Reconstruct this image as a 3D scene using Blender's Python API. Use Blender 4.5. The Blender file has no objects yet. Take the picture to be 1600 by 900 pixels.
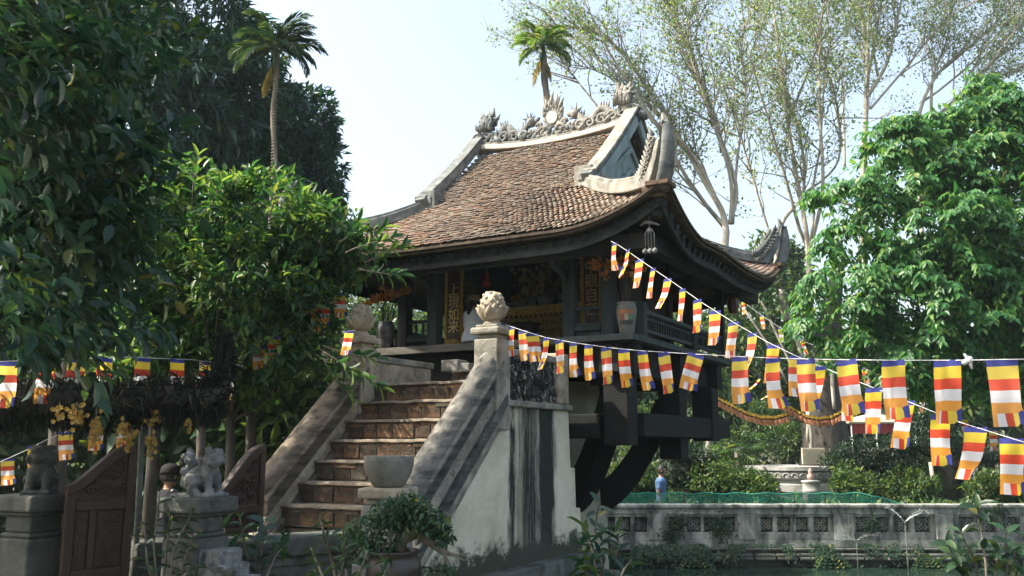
import bpy, bmesh, math, random
import numpy as np
from mathutils import Vector, Matrix, noise, Euler

SC = bpy.context.scene
COL = SC.collection
random.seed(11)
RNG = np.random.default_rng(11)
PI = math.pi

# ------------------------------------------------------------------ camera
EYE = 1.6
FPX, HZ = 1410.0, 696.0                    # focal length and horizon row, in photo pixels
TH = math.atan((HZ - 450) / FPX)
cam_d = bpy.data.cameras.new('camera')
cam_d.sensor_width = 36.0
cam_d.lens = FPX / 1600 * 36.0
cam_d.clip_start, cam_d.clip_end = 0.1, 3000
cam = bpy.data.objects.new('camera', cam_d)
COL.objects.link(cam)
cam.location = (0, 0, EYE)
cam.rotation_euler = (PI / 2 + TH, 0, 0)
SC.camera = cam

# ------------------------------------------------------------------ sky and sun
SUN_EL = math.radians(46)
SUN_D = Vector((-math.cos(SUN_EL) * math.cos(math.radians(-5)),
                math.cos(SUN_EL) * math.sin(math.radians(-5)), math.sin(SUN_EL)))   # towards the sun
w = bpy.data.worlds.new('World')
SC.world = w
w.use_nodes = True
nt = w.node_tree
nt.nodes.clear()
sky = nt.nodes.new('ShaderNodeTexSky')
sky.sky_type = 'NISHITA'
sky.sun_disc = False
sky.sun_elevation = SUN_EL
sky.sun_rotation = math.radians(-95)
sky.altitude = 20
sky.air_density, sky.dust_density, sky.ozone_density = 1.3, 5.0, 1.5
hs = nt.nodes.new('ShaderNodeHueSaturation')
hs.inputs['Saturation'].default_value = 0.78
bg = nt.nodes.new('ShaderNodeBackground')
bg.inputs['Strength'].default_value = 0.15
wo = nt.nodes.new('ShaderNodeOutputWorld')
nt.links.new(sky.outputs[0], hs.inputs['Color'])
nt.links.new(hs.outputs[0], bg.inputs[0])
nt.links.new(bg.outputs[0], wo.inputs[0])

sun_d = bpy.data.lights.new('sun', 'SUN')
sun_d.energy = 4.4
sun_d.angle = math.radians(0.55)
sun_d.color = (1.0, 0.92, 0.78)
sun = bpy.data.objects.new('sun', sun_d)
COL.objects.link(sun)
sun.rotation_euler = SUN_D.to_track_quat('Z', 'Y').to_euler()
sun.location = (-20, 0, 30)

SC.view_settings.view_transform = 'Standard'
SC.view_settings.look = 'None'
SC.view_settings.exposure = 1.38
SC.view_settings.gamma = 1.0
SC.view_settings.use_curve_mapping = False
SC.render.engine = 'CYCLES'
SC.cycles.max_bounces = 6
SC.cycles.diffuse_bounces = 3
SC.cycles.glossy_bounces = 2
SC.cycles.transmission_bounces = 4
SC.cycles.transparent_max_bounces = 8
SC.cycles.use_denoising = True

# ------------------------------------------------------------------ where things are
def ray(px, py):
    a, b = (px - 800) / FPX, -(py - 450) / FPX
    return Vector((a, math.cos(TH) - b * math.sin(TH), math.sin(TH) + b * math.cos(TH)))

def at(px, py, Y):
    """the point at ground distance Y in front of the camera that a photo pixel shows"""
    r = ray(px, py)
    return Vector((0, 0, EYE)) + r * (Y / r.y)

def sc(Y):
    return Y / FPX                         # metres per photo pixel at distance Y

# the pagoda's own axes: local x runs along its front to the right, y into it, z up
PAG = (1.342, 10.0, 0.0)
PAG_R = math.radians(-29.3)
PAG_M = Matrix.Translation(PAG) @ Matrix.Rotation(PAG_R, 4, 'Z')
def pg(u, v, z):                           # u: metres to the left of the right front deck corner
    return PAG_M @ Vector((-u, v, z))

# ------------------------------------------------------------------ objects
WM = {}
def thing(name, label, cat, loc=(0, 0, 0), rz=0.0, group=None):
    o = bpy.data.objects.new(name, None)
    o.empty_display_size = 0.2
    COL.objects.link(o)
    o.location = loc
    o.rotation_euler = (0, 0, rz)
    o['label'] = label
    o['category'] = cat
    if group:
        o['group'] = group
    WM[o.name] = Matrix.Translation(loc) @ Matrix.Rotation(rz, 4, 'Z')
    return o

def tag(o, label, cat, group=None):
    o['label'] = label
    o['category'] = cat
    if group:
        o['group'] = group
    return o

def link(name, me, parent=None, mats=None):
    o = bpy.data.objects.new(name, me)
    COL.objects.link(o)
    if parent is not None:
        o.parent = parent
        WM[o.name] = WM.get(parent.name, Matrix.Identity(4))
    else:
        WM[o.name] = Matrix.Identity(4)
    return o

def stuff(o):
    o['kind'] = 'stuff'
    return o

def structure(o):
    o['kind'] = 'structure'
    return o

def np_mesh(name, V, groups, mats, smooth=False, midx=None):
    """mesh from a vertex array and face arrays (each n x k)"""
    me = bpy.data.meshes.new(name)
    V = np.asarray(V, np.float32)
    me.vertices.add(len(V))
    me.vertices.foreach_set('co', V.ravel())
    groups = [np.asarray(g, np.int32) for g in groups if len(g)]
    nl = sum(g.size for g in groups)
    nf = sum(len(g) for g in groups)
    me.loops.add(nl)
    me.loops.foreach_set('vertex_index', np.concatenate([g.ravel() for g in groups]))
    me.polygons.add(nf)
    tot = np.concatenate([np.full(len(g), g.shape[1], np.int32) for g in groups])
    st = np.concatenate([[0], np.cumsum(tot)[:-1]]).astype(np.int32)
    me.polygons.foreach_set('loop_start', st)
    if midx is not None:
        me.polygons.foreach_set('material_index', np.asarray(midx, np.int32))
    me.update(calc_edges=True)
    me.validate()
    for m in (mats if isinstance(mats, (list, tuple)) else [mats]):
        me.materials.append(m)
    if smooth:
        me.polygons.foreach_set('use_smooth', np.ones(nf, bool))
    return me

class MB:
    """collects faces, then links them as one mesh object"""
    def __init__(s):
        s.v, s.f, s.m, s.sm = [], [], [], []
    def add(s, vs, fs, mi=0, smooth=False):
        n = len(s.v)
        s.v.extend([tuple(v) for v in vs])
        for f in fs:
            s.f.append([i + n for i in f])
            s.m.append(mi)
            s.sm.append(smooth)
        return s
    def box(s, x0, x1, y0, y1, z0, z1, mi=0):
        x0, x1 = min(x0, x1), max(x0, x1); y0, y1 = min(y0, y1), max(y0, y1); z0, z1 = min(z0, z1), max(z0, z1)
        vs = [(x0, y0, z0), (x1, y0, z0), (x1, y1, z0), (x0, y1, z0), (x0, y0, z1), (x1, y0, z1), (x1, y1, z1), (x0, y1, z1)]
        return s.add(vs, [(0, 3, 2, 1), (4, 5, 6, 7), (0, 1, 5, 4), (1, 2, 6, 5), (2, 3, 7, 6), (3, 0, 4, 7)], mi)
    def bar(s, a, b, w, h, up=(0, 0, 1), mi=0):
        """box beam from a to b, w wide and h high"""
        a, b = Vector(a), Vector(b)
        d = (b - a).normalized()
        up = Vector(up)
        x = d.cross(up)
        if x.length < 1e-4:
            x = d.cross(Vector((1, 0, 0)))
        x.normalize()
        y = x.cross(d)
        vs = []
        for p in (a, b):
            for i, j in ((-1, -1), (1, -1), (1, 1), (-1, 1)):
                vs.append(p + x * (i * w / 2) + y * (j * h / 2))
        return s.add(vs, [(0, 3, 2, 1), (4, 5, 6, 7), (0, 1, 5, 4), (1, 2, 6, 5), (2, 3, 7, 6), (3, 0, 4, 7)], mi)
    def tube(s, pts, rad, n=8, mi=0, smooth=True, flat=1.0):
        pts = [Vector(p) for p in pts]
        if not isinstance(rad, (list, tuple)):
            rad = [rad] * len(pts)
        vs, fs = [], []
        t0 = (pts[1] - pts[0]).normalized()
        x = t0.orthogonal().normalized()
        for i, p in enumerate(pts):
            t = (pts[min(i + 1, len(pts) - 1)] - pts[max(i - 1, 0)])
            if t.length < 1e-9:
                t = t0
            t = t.normalized()
            x = (x - t * x.dot(t))
            x = x.normalized() if x.length > 1e-6 else t.orthogonal().normalized()
            y = t.cross(x)
            for k in range(n):
                a = 2 * PI * k / n
                vs.append(p + (x * math.cos(a) + y * math.sin(a) * flat) * rad[i])
        for i in range(len(pts) - 1):
            for k in range(n):
                fs.append((i * n + k, i * n + (k + 1) % n, (i + 1) * n + (k + 1) % n, (i + 1) * n + k))
        fs.append(tuple(range(n - 1, -1, -1)))
        fs.append(tuple((len(pts) - 1) * n + k for k in range(n)))
        return s.add(vs, fs, mi, smooth)
    def lathe(s, prof, n=20, c=(0, 0, 0), mi=0, smooth=True, sx=1, sy=1):
        vs, fs = [], []
        for r, z in prof:
            for k in range(n):
                a = 2 * PI * k / n
                vs.append((c[0] + r * math.cos(a) * sx, c[1] + r * math.sin(a) * sy, c[2] + z))
        for i in range(len(prof) - 1):
            for k in range(n):
                fs.append((i * n + k, i * n + (k + 1) % n, (i + 1) * n + (k + 1) % n, (i + 1) * n + k))
        fs.append(tuple(range(n - 1, -1, -1)))
        fs.append(tuple((len(prof) - 1) * n + k for k in range(n)))
        return s.add(vs, fs, mi, smooth)
    def prism(s, poly, o, ex, ey, d, mi=0):
        """2-D outline in the axes ex, ey at o, pushed along the vector d"""
        o, ex, ey, d = Vector(o), Vector(ex), Vector(ey), Vector(d)
        n = len(poly)
        vs = [o + ex * a + ey * b for a, b in poly] + [o + ex * a + ey * b + d for a, b in poly]
        fs = [tuple(range(n - 1, -1, -1)), tuple(range(n, 2 * n))]
        for k in range(n):
            fs.append((k, (k + 1) % n, n + (k + 1) % n, n + k))
        return s.add(vs, fs, mi)
    def ball(s, c, r, n=10, mi=0, sx=1, sy=1, sz=1):
        prof = [(max(1e-3, math.sin(PI * i / (n // 2 + 1))) * r, -math.cos(PI * i / (n // 2 + 1)) * r * sz) for i in range(n // 2 + 2)]
        return s.lathe(prof, n, c, mi, True, sx, sy)
    def cone(s, a, b, r, n=6, mi=0):
        return s.tube([a, b], [r, r * 0.06], n, mi, False)
    def sheet(s, rows, mi=0, smooth=True):
        """grid of points: rows of equal length"""
        n = len(rows[0])
        vs = [p for r in rows for p in r]
        fs = [(i * n + k, i * n + k + 1, (i + 1) * n + k + 1, (i + 1) * n + k) for i in range(len(rows) - 1) for k in range(n - 1)]
        return s.add(vs, fs, mi, smooth)
    def build(s, name, mats, parent=None, world=False, bevel=0, remesh=0, disp=0, dsize=0.1, fix=True, subsurf=0):
        V = np.array(s.v, np.float64)
        if world and parent is not None:
            M = np.array(WM[parent.name].inverted())
            V = V @ M[:3, :3].T + M[:3, 3]
        me = bpy.data.meshes.new(name)
        me.from_pydata([tuple(p) for p in V], [], s.f)
        for m in (mats if isinstance(mats, (list, tuple)) else [mats]):
            me.materials.append(m)
        me.polygons.foreach_set('material_index', s.m)
        me.polygons.foreach_set('use_smooth', s.sm)
        if fix:
            bm = bmesh.new(); bm.from_mesh(me)
            bmesh.ops.recalc_face_normals(bm, faces=bm.faces)
            bm.to_mesh(me); bm.free()
        me.update()
        o = link(name, me, parent)
        if bevel:
            md = o.modifiers.new('bevel', 'BEVEL'); md.width = bevel; md.segments = 2; md.limit_method = 'ANGLE'
        if remesh:
            md = o.modifiers.new('remesh', 'REMESH'); md.mode = 'VOXEL'; md.voxel_size = remesh; md.use_smooth_shade = True
        if subsurf:
            md = o.modifiers.new('sub', 'SUBSURF'); md.levels = subsurf; md.render_levels = subsurf
        if disp:
            tx = bpy.data.textures.new('roughness', 'CLOUDS'); tx.noise_scale = dsize; tx.noise_depth = 3
            md = o.modifiers.new('disp', 'DISPLACE'); md.texture = tx; md.strength = disp; md.mid_level = 0.5
            md.texture_coords = 'LOCAL'
        return o

def vtree(P, parent):
    return P

# ------------------------------------------------------------------ materials
def nodes(name):
    m = bpy.data.materials.new(name)
    m.use_nodes = True
    t = m.node_tree
    t.nodes.clear()
    out = t.nodes.new('ShaderNodeOutputMaterial')
    return m, t, out

def nd(t, kind, **kw):
    n = t.nodes.new(kind)
    for k, v in kw.items():
        if k in n.inputs:
            n.inputs[k].default_value = v
        else:
            setattr(n, k, v)
    return n

def ramp(t, fac, stops):
    r = t.nodes.new('ShaderNodeValToRGB')
    el = r.color_ramp.elements
    while len(el) < len(stops):
        el.new(0.5)
    for e, (p, c) in zip(el, stops):
        e.position = p
        e.color = tuple(c) + (1,) if len(c) == 3 else c
    t.links.new(fac, r.inputs[0])
    return r.outputs[0]

def mixc(t, f, a, b, mode='MIX'):
    n = t.nodes.new('ShaderNodeMix')
    n.data_type = 'RGBA'
    n.blend_type = mode
    for s, x in ((0, f), (6, a), (7, b)):
        if isinstance(x, (int, float)):
            n.inputs[s].default_value = x
        elif isinstance(x, (tuple, list)):
            n.inputs[s].default_value = tuple(x) + (1,) if len(x) == 3 else x
        else:
            t.links.new(x, n.inputs[s])
    return n.outputs[2]

def mth(t, op, a, b=None, c=None):
    n = t.nodes.new('ShaderNodeMath')
    n.operation = op
    for i, x in enumerate((a, b, c)):
        if x is None:
            continue
        if isinstance(x, (int, float)):
            n.inputs[i].default_value = x
        else:
            t.links.new(x, n.inputs[i])
    return n.outputs[0]

def coords(t, scale=(1, 1, 1), kind='Object'):
    c = t.nodes.new('ShaderNodeTexCoord')
    mp = t.nodes.new('ShaderNodeMapping')
    mp.inputs['Scale'].default_value = scale
    t.links.new(c.outputs[kind], mp.inputs[0])
    return mp.outputs[0]

def tnoise(t, vec, scale, detail=6, rough=0.6, dist=0.0):
    n = nd(t, 'ShaderNodeTexNoise', Scale=scale, Detail=detail, Roughness=rough, Distortion=dist)
    t.links.new(vec, n.inputs['Vector'])
    return n.outputs['Fac']

def island(t):
    g = t.nodes.new('ShaderNodeNewGeometry')
    oi = t.nodes.new('ShaderNodeObjectInfo')
    return mth(t, 'FRACT', mth(t, 'ADD', g.outputs['Random Per Island'], oi.outputs['Random']))

def surf(name, c1, c2, scale=6.0, rough=0.85, bump=0.3, bscale=None, stretch=(1, 1, 1), lo=0.35, hi=0.65, metal=0.0,
         rand=0.0, spec=0.3, dist=0.0, c3=None):
    """weathered two-tone surface: noise between two colours of the thing itself, fine relief"""
    m, t, out = nodes(name)
    b = nd(t, 'ShaderNodeBsdfPrincipled', Roughness=rough, Metallic=metal)
    b.inputs['Specular IOR Level'].default_value = spec
    vec = coords(t, stretch)
    f = tnoise(t, vec, scale, 8, 0.65, dist)
    stops = [(lo, c1), (hi, c2)] if c3 is None else [(lo, c1), (hi, c2), (min(1, hi + 0.12), c3)]
    col = ramp(t, f, stops)
    if rand:
        k = island(t)
        v = nd(t, 'ShaderNodeHueSaturation')
        t.links.new(mth(t, 'ADD', mth(t, 'MULTIPLY', k, 2 * rand), 1 - rand), v.inputs['Value'])
        t.links.new(col, v.inputs['Color'])
        col = v.outputs[0]
    t.links.new(col, b.inputs['Base Color'])
    if bump:
        f2 = tnoise(t, vec, bscale or scale * 5, 6, 0.7)
        bp = nd(t, 'ShaderNodeBump', Strength=bump, Distance=0.03)
        t.links.new(f2, bp.inputs['Height'])
        t.links.new(bp.outputs[0], b.inputs['Normal'])
    t.links.new(b.outputs[0], out.inputs[0])
    return m

def leaf_mat(name, c1, c2, c3=None, rough=0.42, trans=0.35, tint=(1.5, 1.5, 0.6), spec=0.4):
    m, t, out = nodes(name)
    k = island(t)
    col = ramp(t, k, [(0.0, c1), (0.66, c2), (0.95, c3 or c2), (0.965, tuple(.5 * a + .5 * b for a, b in zip(c3 or c2, (.26, .19, .05)))), (0.98, c3 or c2)])
    b = nd(t, 'ShaderNodeBsdfPrincipled', Roughness=rough)
    b.inputs['Specular IOR Level'].default_value = spec
    t.links.new(col, b.inputs['Base Color'])
    tr = t.nodes.new('ShaderNodeBsdfTranslucent')
    t.links.new(mixc(t, 1.0, col, tint, 'MULTIPLY'), tr.inputs['Color'])
    mx = t.nodes.new('ShaderNodeMixShader')
    mx.inputs[0].default_value = trans
    t.links.new(b.outputs[0], mx.inputs[1])
    t.links.new(tr.outputs[0], mx.inputs[2])
    t.links.new(mx.outputs[0], out.inputs[0])
    return m

def cloth(name, c, trans=0.45, rough=0.8):
    m, t, out = nodes(name)
    b = nd(t, 'ShaderNodeBsdfPrincipled', Roughness=rough)
    b.inputs['Specular IOR Level'].default_value = 0.15
    oi = t.nodes.new('ShaderNodeObjectInfo')
    fade = mixc(t, mth(t, 'MULTIPLY', oi.outputs['Random'], 0.14), c, (sum(c) / 3 * 1.1,) * 3)
    col = mixc(t, mth(t, 'MULTIPLY', tnoise(t, coords(t), 45, 4), 0.28), fade, tuple(x * 0.6 for x in c))
    t.links.new(col, b.inputs['Base Color'])
    tr = t.nodes.new('ShaderNodeBsdfTranslucent')
    t.links.new(col, tr.inputs['Color'])
    mx = t.nodes.new('ShaderNodeMixShader')
    mx.inputs[0].default_value = trans
    t.links.new(b.outputs[0], mx.inputs[1])
    t.links.new(tr.outputs[0], mx.inputs[2])
    t.links.new(mx.outputs[0], out.inputs[0])
    return m

M = {}
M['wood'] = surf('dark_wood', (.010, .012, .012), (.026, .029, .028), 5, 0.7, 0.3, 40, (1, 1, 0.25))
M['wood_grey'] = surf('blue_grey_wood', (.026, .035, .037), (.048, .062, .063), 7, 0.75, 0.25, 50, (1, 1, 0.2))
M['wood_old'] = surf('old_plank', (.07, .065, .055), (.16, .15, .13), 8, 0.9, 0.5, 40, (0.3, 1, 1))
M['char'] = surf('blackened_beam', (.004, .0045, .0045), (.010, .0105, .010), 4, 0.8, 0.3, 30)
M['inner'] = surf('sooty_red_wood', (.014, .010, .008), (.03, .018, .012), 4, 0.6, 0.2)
M['gold'] = surf('gilding', (.55, .38, .10), (.20, .12, .03), 30, 0.4, 0.8, 60, metal=0.35, lo=0.45, hi=0.7)
M['gold_dull'] = surf('dull_gilding', (.42, .30, .09), (.10, .06, .02), 22, 0.5, 0.8, 60, metal=0.2, lo=0.4, hi=0.65)
M['lacquer'] = surf('red_brown_lacquer', (.035, .012, .008), (.06, .025, .015), 8, 0.35, 0.1)
M['stone'] = surf('aged_stone', (.13, .13, .11), (.36, .34, .28), 5, 0.9, 0.5, 35, c3=(.45, .43, .36), dist=0.4)
M['stone_warm'] = surf('warm_stone', (.20, .17, .12), (.46, .40, .30), 6, 0.9, 0.4, 40, c3=(.52, .46, .36), dist=0.3)
M['stone_dark'] = surf('mossy_stone', (.035, .042, .035), (.15, .16, .14), 4, 0.95, 0.6, 30, c3=(.24, .24, .21), dist=0.5)
M['stone_lion'] = surf('lichen_stone', (.07, .08, .075), (.27, .28, .27), 14, 0.95, 0.6, 50)
M['mortar'] = surf('lime_mortar', (.05, .045, .035), (.14, .12, .09), 9, 0.95, 0.5, 60)
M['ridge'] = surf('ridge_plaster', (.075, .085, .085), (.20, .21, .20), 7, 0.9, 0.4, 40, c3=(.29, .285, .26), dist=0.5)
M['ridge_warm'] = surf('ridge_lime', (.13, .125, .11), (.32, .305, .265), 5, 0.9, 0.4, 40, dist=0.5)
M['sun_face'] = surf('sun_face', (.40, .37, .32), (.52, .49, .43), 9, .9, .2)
M['gable'] = surf('gable_board', (.13, .18, .185), (.30, .37, .37), 2.2, 0.85, 0.2, 30, (1, 1, 0.5), dist=1.2)
M['terracotta'] = surf('glazed_clay', (.20, .13, .08), (.32, .24, .16), 9, 0.5, 0.2)
M['under_tile'] = surf('clay_bed', (.05, .035, .028), (.10, .07, .05), 8, 0.95, 0.3)
M['metal'] = surf('grey_metal', (.18, .19, .19), (.3, .31, .3), 8, 0.45, 0.1, metal=0.8)
M['cord'] = surf('white_cord', (.55, .55, .55), (.7, .7, .7), 20, 0.8, 0)
M['bark'] = surf('grey_bark', (.09, .075, .055), (.22, .19, .15), 6, 0.95, 0.6, 30, (1, 1, 0.3))
M['bark_pale'] = surf('pale_bark', (.20, .18, .145), (.44, .40, .33), 3, 0.9, 0.4, 20, (1, 1, 0.4))
M['bark_dark'] = surf('dark_bark', (.03, .027, .022), (.09, .08, .065), 6, 0.95, 0.7, 30, (1, 1, 0.3))
M['soil'] = surf('leaf_litter_soil', (.035, .035, .02), (.09, .075, .045), 3, 0.95, 0.5, 25, c3=(.06, .08, .03))
M['skin'] = surf('skin', (.30, .17, .11), (.36, .21, .14), 6, 0.55, 0.05)
M['hair'] = surf('black_hair', (.01, .009, .008), (.025, .02, .017), 30, 0.5, 0.3)

def brick_mat():
    m, t, out = nodes('worn_brick')
    b = nd(t, 'ShaderNodeBsdfPrincipled', Roughness=0.95)
    b.inputs['Specular IOR Level'].default_value = 0.15
    oi = t.nodes.new('ShaderNodeObjectInfo')
    base = ramp(t, oi.outputs['Random'], [(0, (.07, .048, .034)), (0.3, (.14, .082, .05)), (0.55, (.25, .135, .075)), (0.75, (.15, .11, .078)), (1, (.09, .08, .062))])
    vec = coords(t)
    dirt = ramp(t, tnoise(t, vec, 7, 8, 0.7, 0.4), [(0.40, (0, 0, 0)), (0.60, (1, 1, 1))])
    col = mixc(t, dirt, (.045, .042, .033), base)
    t.links.new(col, b.inputs['Base Color'])
    bp = nd(t, 'ShaderNodeBump', Strength=0.7, Distance=0.03)
    t.links.new(tnoise(t, vec, 35, 8, 0.7), bp.inputs['Height'])
    t.links.new(bp.outputs[0], b.inputs['Normal'])
    t.links.new(b.outputs[0], out.inputs[0])
    return m
M['brick'] = brick_mat()

def tile_mat():
    m, t, out = nodes('old_roof_tile')
    b = nd(t, 'ShaderNodeBsdfPrincipled', Roughness=0.8)
    b.inputs['Specular IOR Level'].default_value = 0.3
    base = ramp(t, island(t), [(0, (.08, .058, .045)), (0.25, (.175, .097, .062)), (0.55, (.30, .152, .085)), (0.8, (.30, .20, .14)), (1, (.34, .30, .245))])
    vec = coords(t)
    big = ramp(t, tnoise(t, vec, 1.3, 6, 0.65, 0.6), [(0.42, (0, 0, 0)), (0.62, (1, 1, 1))])
    lich = ramp(t, tnoise(t, vec, 22, 5, 0.7), [(0.46, (0, 0, 0)), (0.62, (1, 1, 1))])
    g = mixc(t, big, base, mixc(t, 0.55, base, (.15, .14, .115)))
    col = mixc(t, mth(t, 'MULTIPLY', lich, 0.55), g, (.20, .185, .15))
    t.links.new(col, b.inputs['Base Color'])
    t.links.new(b.outputs[0], out.inputs[0])
    return m
M['tile'] = tile_mat()
M['tile_rim'] = surf('tile_rim_highlight', (.26, .22, .17), (.44, .41, .35), 14, .85, .2, rand=.25)  # paler rim colour paints the light caught on the tile ends

def streaked_wall():
    """lime-washed wall with black run-off streaks; object axes: x along the front, y along the side, z up"""
    m, t, out = nodes('streaked_limewash')
    b = nd(t, 'ShaderNodeBsdfPrincipled', Roughness=0.92)
    b.inputs['Specular IOR Level'].default_value = 0.2
    vec = coords(t)
    sp = t.nodes.new('ShaderNodeSeparateXYZ')
    t.links.new(vec, sp.inputs[0])
    y, z = sp.outputs[1], sp.outputs[2]
    blot = tnoise(t, vec, 2.2, 7, 0.6, 0.5)
    base = ramp(t, blot, [(0.3, (.40, .375, .27)), (0.5, (.58, .55, .43)), (0.7, (.67, .64, .52))])
    run = tnoise(t, coords(t, (9, 9, 0.55)), 2.2, 8, 0.7, 0.15)
    fine = tnoise(t, coords(t, (34, 34, 5.0)), 1.0, 8, 0.75)
    def band(c, hw, soft):
        d = mth(t, 'ABSOLUTE', mth(t, 'SUBTRACT', y, c))
        mr = nd(t, 'ShaderNodeMapRange')
        mr.inputs['From Min'].default_value = hw + soft
        mr.inputs['From Max'].default_value = hw - soft
        mr.clamp = True
        wob = mth(t, 'ADD', d, mth(t, 'MULTIPLY', mth(t, 'SUBTRACT', tnoise(t, coords(t, (3, 3, 1.2)), 2, 5), 0.5), 0.22))
        t.links.new(wob, mr.inputs['Value'])
        return mr.outputs[0]
    dark = mth(t, 'MAXIMUM', mth(t, 'MULTIPLY', band(-0.62, 0.20, 0.13), 1.0), mth(t, 'MULTIPLY', band(-0.98, 0.32, 0.22), 0.66))
    dark = mth(t, 'MAXIMUM', dark, mth(t, 'MULTIPLY', band(-1.36, 0.07, 0.05), 0.7))
    low = nd(t, 'ShaderNodeMapRange')
    low.inputs['From Min'].default_value = 0.78
    low.inputs['From Max'].default_value = 0.45
    t.links.new(z, low.inputs['Value'])
    foot = mth(t, 'MULTIPLY', low.outputs[0], 0.16)
    amount = mth(t, 'ADD', mth(t, 'MAXIMUM', dark, foot), 0.06)
    moss = nd(t, 'ShaderNodeMapRange')
    moss.inputs['From Min'].default_value = 0.62
    moss.inputs['From Max'].default_value = 0.78
    t.links.new(mth(t, 'ADD', tnoise(t, vec, 5, 9, 0.75, 0.4), mth(t, 'MULTIPLY', low.outputs[0], 0.42)), moss.inputs['Value'])
    thr = mth(t, 'SUBTRACT', mth(t, 'ADD', mth(t, 'MULTIPLY', run, 0.7), mth(t, 'MULTIPLY', fine, 0.45)), mth(t, 'SUBTRACT', 1.0, amount))
    st = nd(t, 'ShaderNodeMapRange')
    st.inputs['From Min'].default_value = -0.12
    st.inputs['From Max'].default_value = 0.32
    t.links.new(thr, st.inputs['Value'])
    col = mixc(t, st.outputs[0], base, (.028, .034, .030))
    col = mixc(t, moss.outputs[0], col, (.05, .06, .042))
    crack = nd(t, 'ShaderNodeTexVoronoi', Scale=2.3)
    crack.feature = 'DISTANCE_TO_EDGE'
    t.links.new(mixc(t, 0.12, vec, tnoise(t, vec, 9, 5)), crack.inputs['Vector'])
    cr = ramp(t, crack.outputs['Distance'], [(0.0, (1, 1, 1)), (0.006, (0, 0, 0))])
    col = mixc(t, mth(t, 'MULTIPLY', cr, mth(t, 'MULTIPLY', blot, 0.5)), col, (.16, .15, .12))
    t.links.new(col, b.inputs['Base Color'])
    bp = nd(t, 'ShaderNodeBump', Strength=0.35, Distance=0.02)
    t.links.new(tnoise(t, vec, 25, 8, 0.7), bp.inputs['Height'])
    t.links.new(bp.outputs[0], b.inputs['Normal'])
    t.links.new(b.outputs[0], out.inputs[0])
    return m
M['limewash'] = streaked_wall()

M['balus'] = surf('streaked_cap', (.07, .075, .068), (.25, .235, .20), 3.0, 0.9, 0.6, 26, (4.5, 0.55, 4.5), c3=(.34, .315, .26), dist=0.1, lo=0.34, hi=0.58)
M['balus_dark'] = surf('black_streaked_band', (.025, .03, .03), (.11, .115, .105), 3.0, 0.95, 0.6, 30, (4.5, 0.6, 4.5), c3=(.22, .215, .18), dist=0.1, lo=0.36, hi=0.62)
M['balus_band'] = surf('warm_streaked_band', (.05, .045, .036), (.15, .125, .095), 3.0, 0.95, 0.6, 30, (4.5, 0.5, 4.5), c3=(.28, .235, .175), dist=0.1, lo=0.36, hi=0.6)
M['balus_warm'] = surf('worn_warm_cap', (.07, .06, .045), (.26, .21, .155), 3.0, 0.9, 0.6, 26, (4.5, 0.55, 4.5), c3=(.36, .30, .22), dist=0.1, lo=0.34, hi=0.58)
M['relief'] = surf('black_stained_relief', (.015, .018, .017), (.10, .105, .095), 10, 0.95, 0.9, 30, c3=(.30, .30, .26), lo=0.45, hi=0.6)
M['pondwall'] = surf('pond_wall', (.06, .07, .062), (.32, .335, .30), 2.2, 0.95, 0.6, 20, (1.6, 1, .7), c3=(.45, .455, .41), dist=0.5, lo=0.38, hi=0.58)
M['pale_tile'] = surf('pale_screen', (.22, .21, .16), (.34, .32, .26), 8, 0.8, 0.2)
M['planter'] = surf('carved_planter', (.24, .24, .225), (.42, .42, .39), 4, 0.9, 0.4, 30)

LM = {}
LM['mango'] = leaf_mat('mango_leaf', (.012, .046, .038), (.024, .076, .056), (.045, .10, .062), 0.34, 0.28, spec=0.5)
LM['near'] = leaf_mat('broad_leaf', (.013, .044, .034), (.027, .072, .050), (.062, .11, .040), 0.48, 0.34)
LM['bush'] = leaf_mat('bush_leaf', (.018, .066, .030), (.050, .130, .046), (.16, .235, .065), 0.44, 0.46)
LM['bright'] = leaf_mat('drooping_leaf', (.020, .090, .032), (.058, .180, .046), (.16, .28, .065), 0.38, 0.45)
LM['sparse'] = leaf_mat('small_leaf', (.07, .13, .055), (.12, .195, .085), (.22, .25, .09), 0.45, 0.5)
LM['wood'] = leaf_mat('thicket_leaf', (.016, .048, .022), (.042, .092, .034), (.12, .165, .04), 0.42, 0.36)
LM['shrub'] = leaf_mat('shrub_leaf', (.020, .058, .018), (.055, .112, .030), (.17, .22, .055), 0.42, 0.42)
LM['pine'] = leaf_mat('pruned_leaf', (.009, .028, .015), (.018, .045, .022), (.03, .06, .025), 0.5, 0.2)
LM['palm'] = leaf_mat('palm_leaflet', (.014, .038, .028), (.032, .072, .04), (.10, .14, .045), 0.32, 0.3)
LM['palm_dry'] = leaf_mat('yellowing_leaflet', (.25, .20, .05), (.38, .30, .09), (.42, .36, .14), 0.6, 0.4, (1.1, 1.0, 0.6))
LM['palm_light'] = leaf_mat('light_palm_leaflet', (.05, .12, .035), (.10, .19, .05), (.24, .26, .07), 0.35, 0.45)
LM['moss'] = leaf_mat('hanging_root', (.006, .010, .007), (.015, .020, .013), (.03, .032, .02), 0.9, 0.05)
LM['bonsai'] = leaf_mat('bonsai_leaf', (.014, .045, .022), (.032, .082, .034), (.07, .12, .04), 0.36, 0.3)
LM['orchid'] = leaf_mat('yellow_orchid', (.24, .15, .03), (.34, .23, .05), (.42, .31, .09), 0.6, 0.35, (1.1, 1.0, 0.6))
LM['dry'] = leaf_mat('dry_petal', (.30, .11, .03), (.48, .20, .06), (.55, .33, .13), 0.7, 0.3, (1.2, .9, .6))

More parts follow.
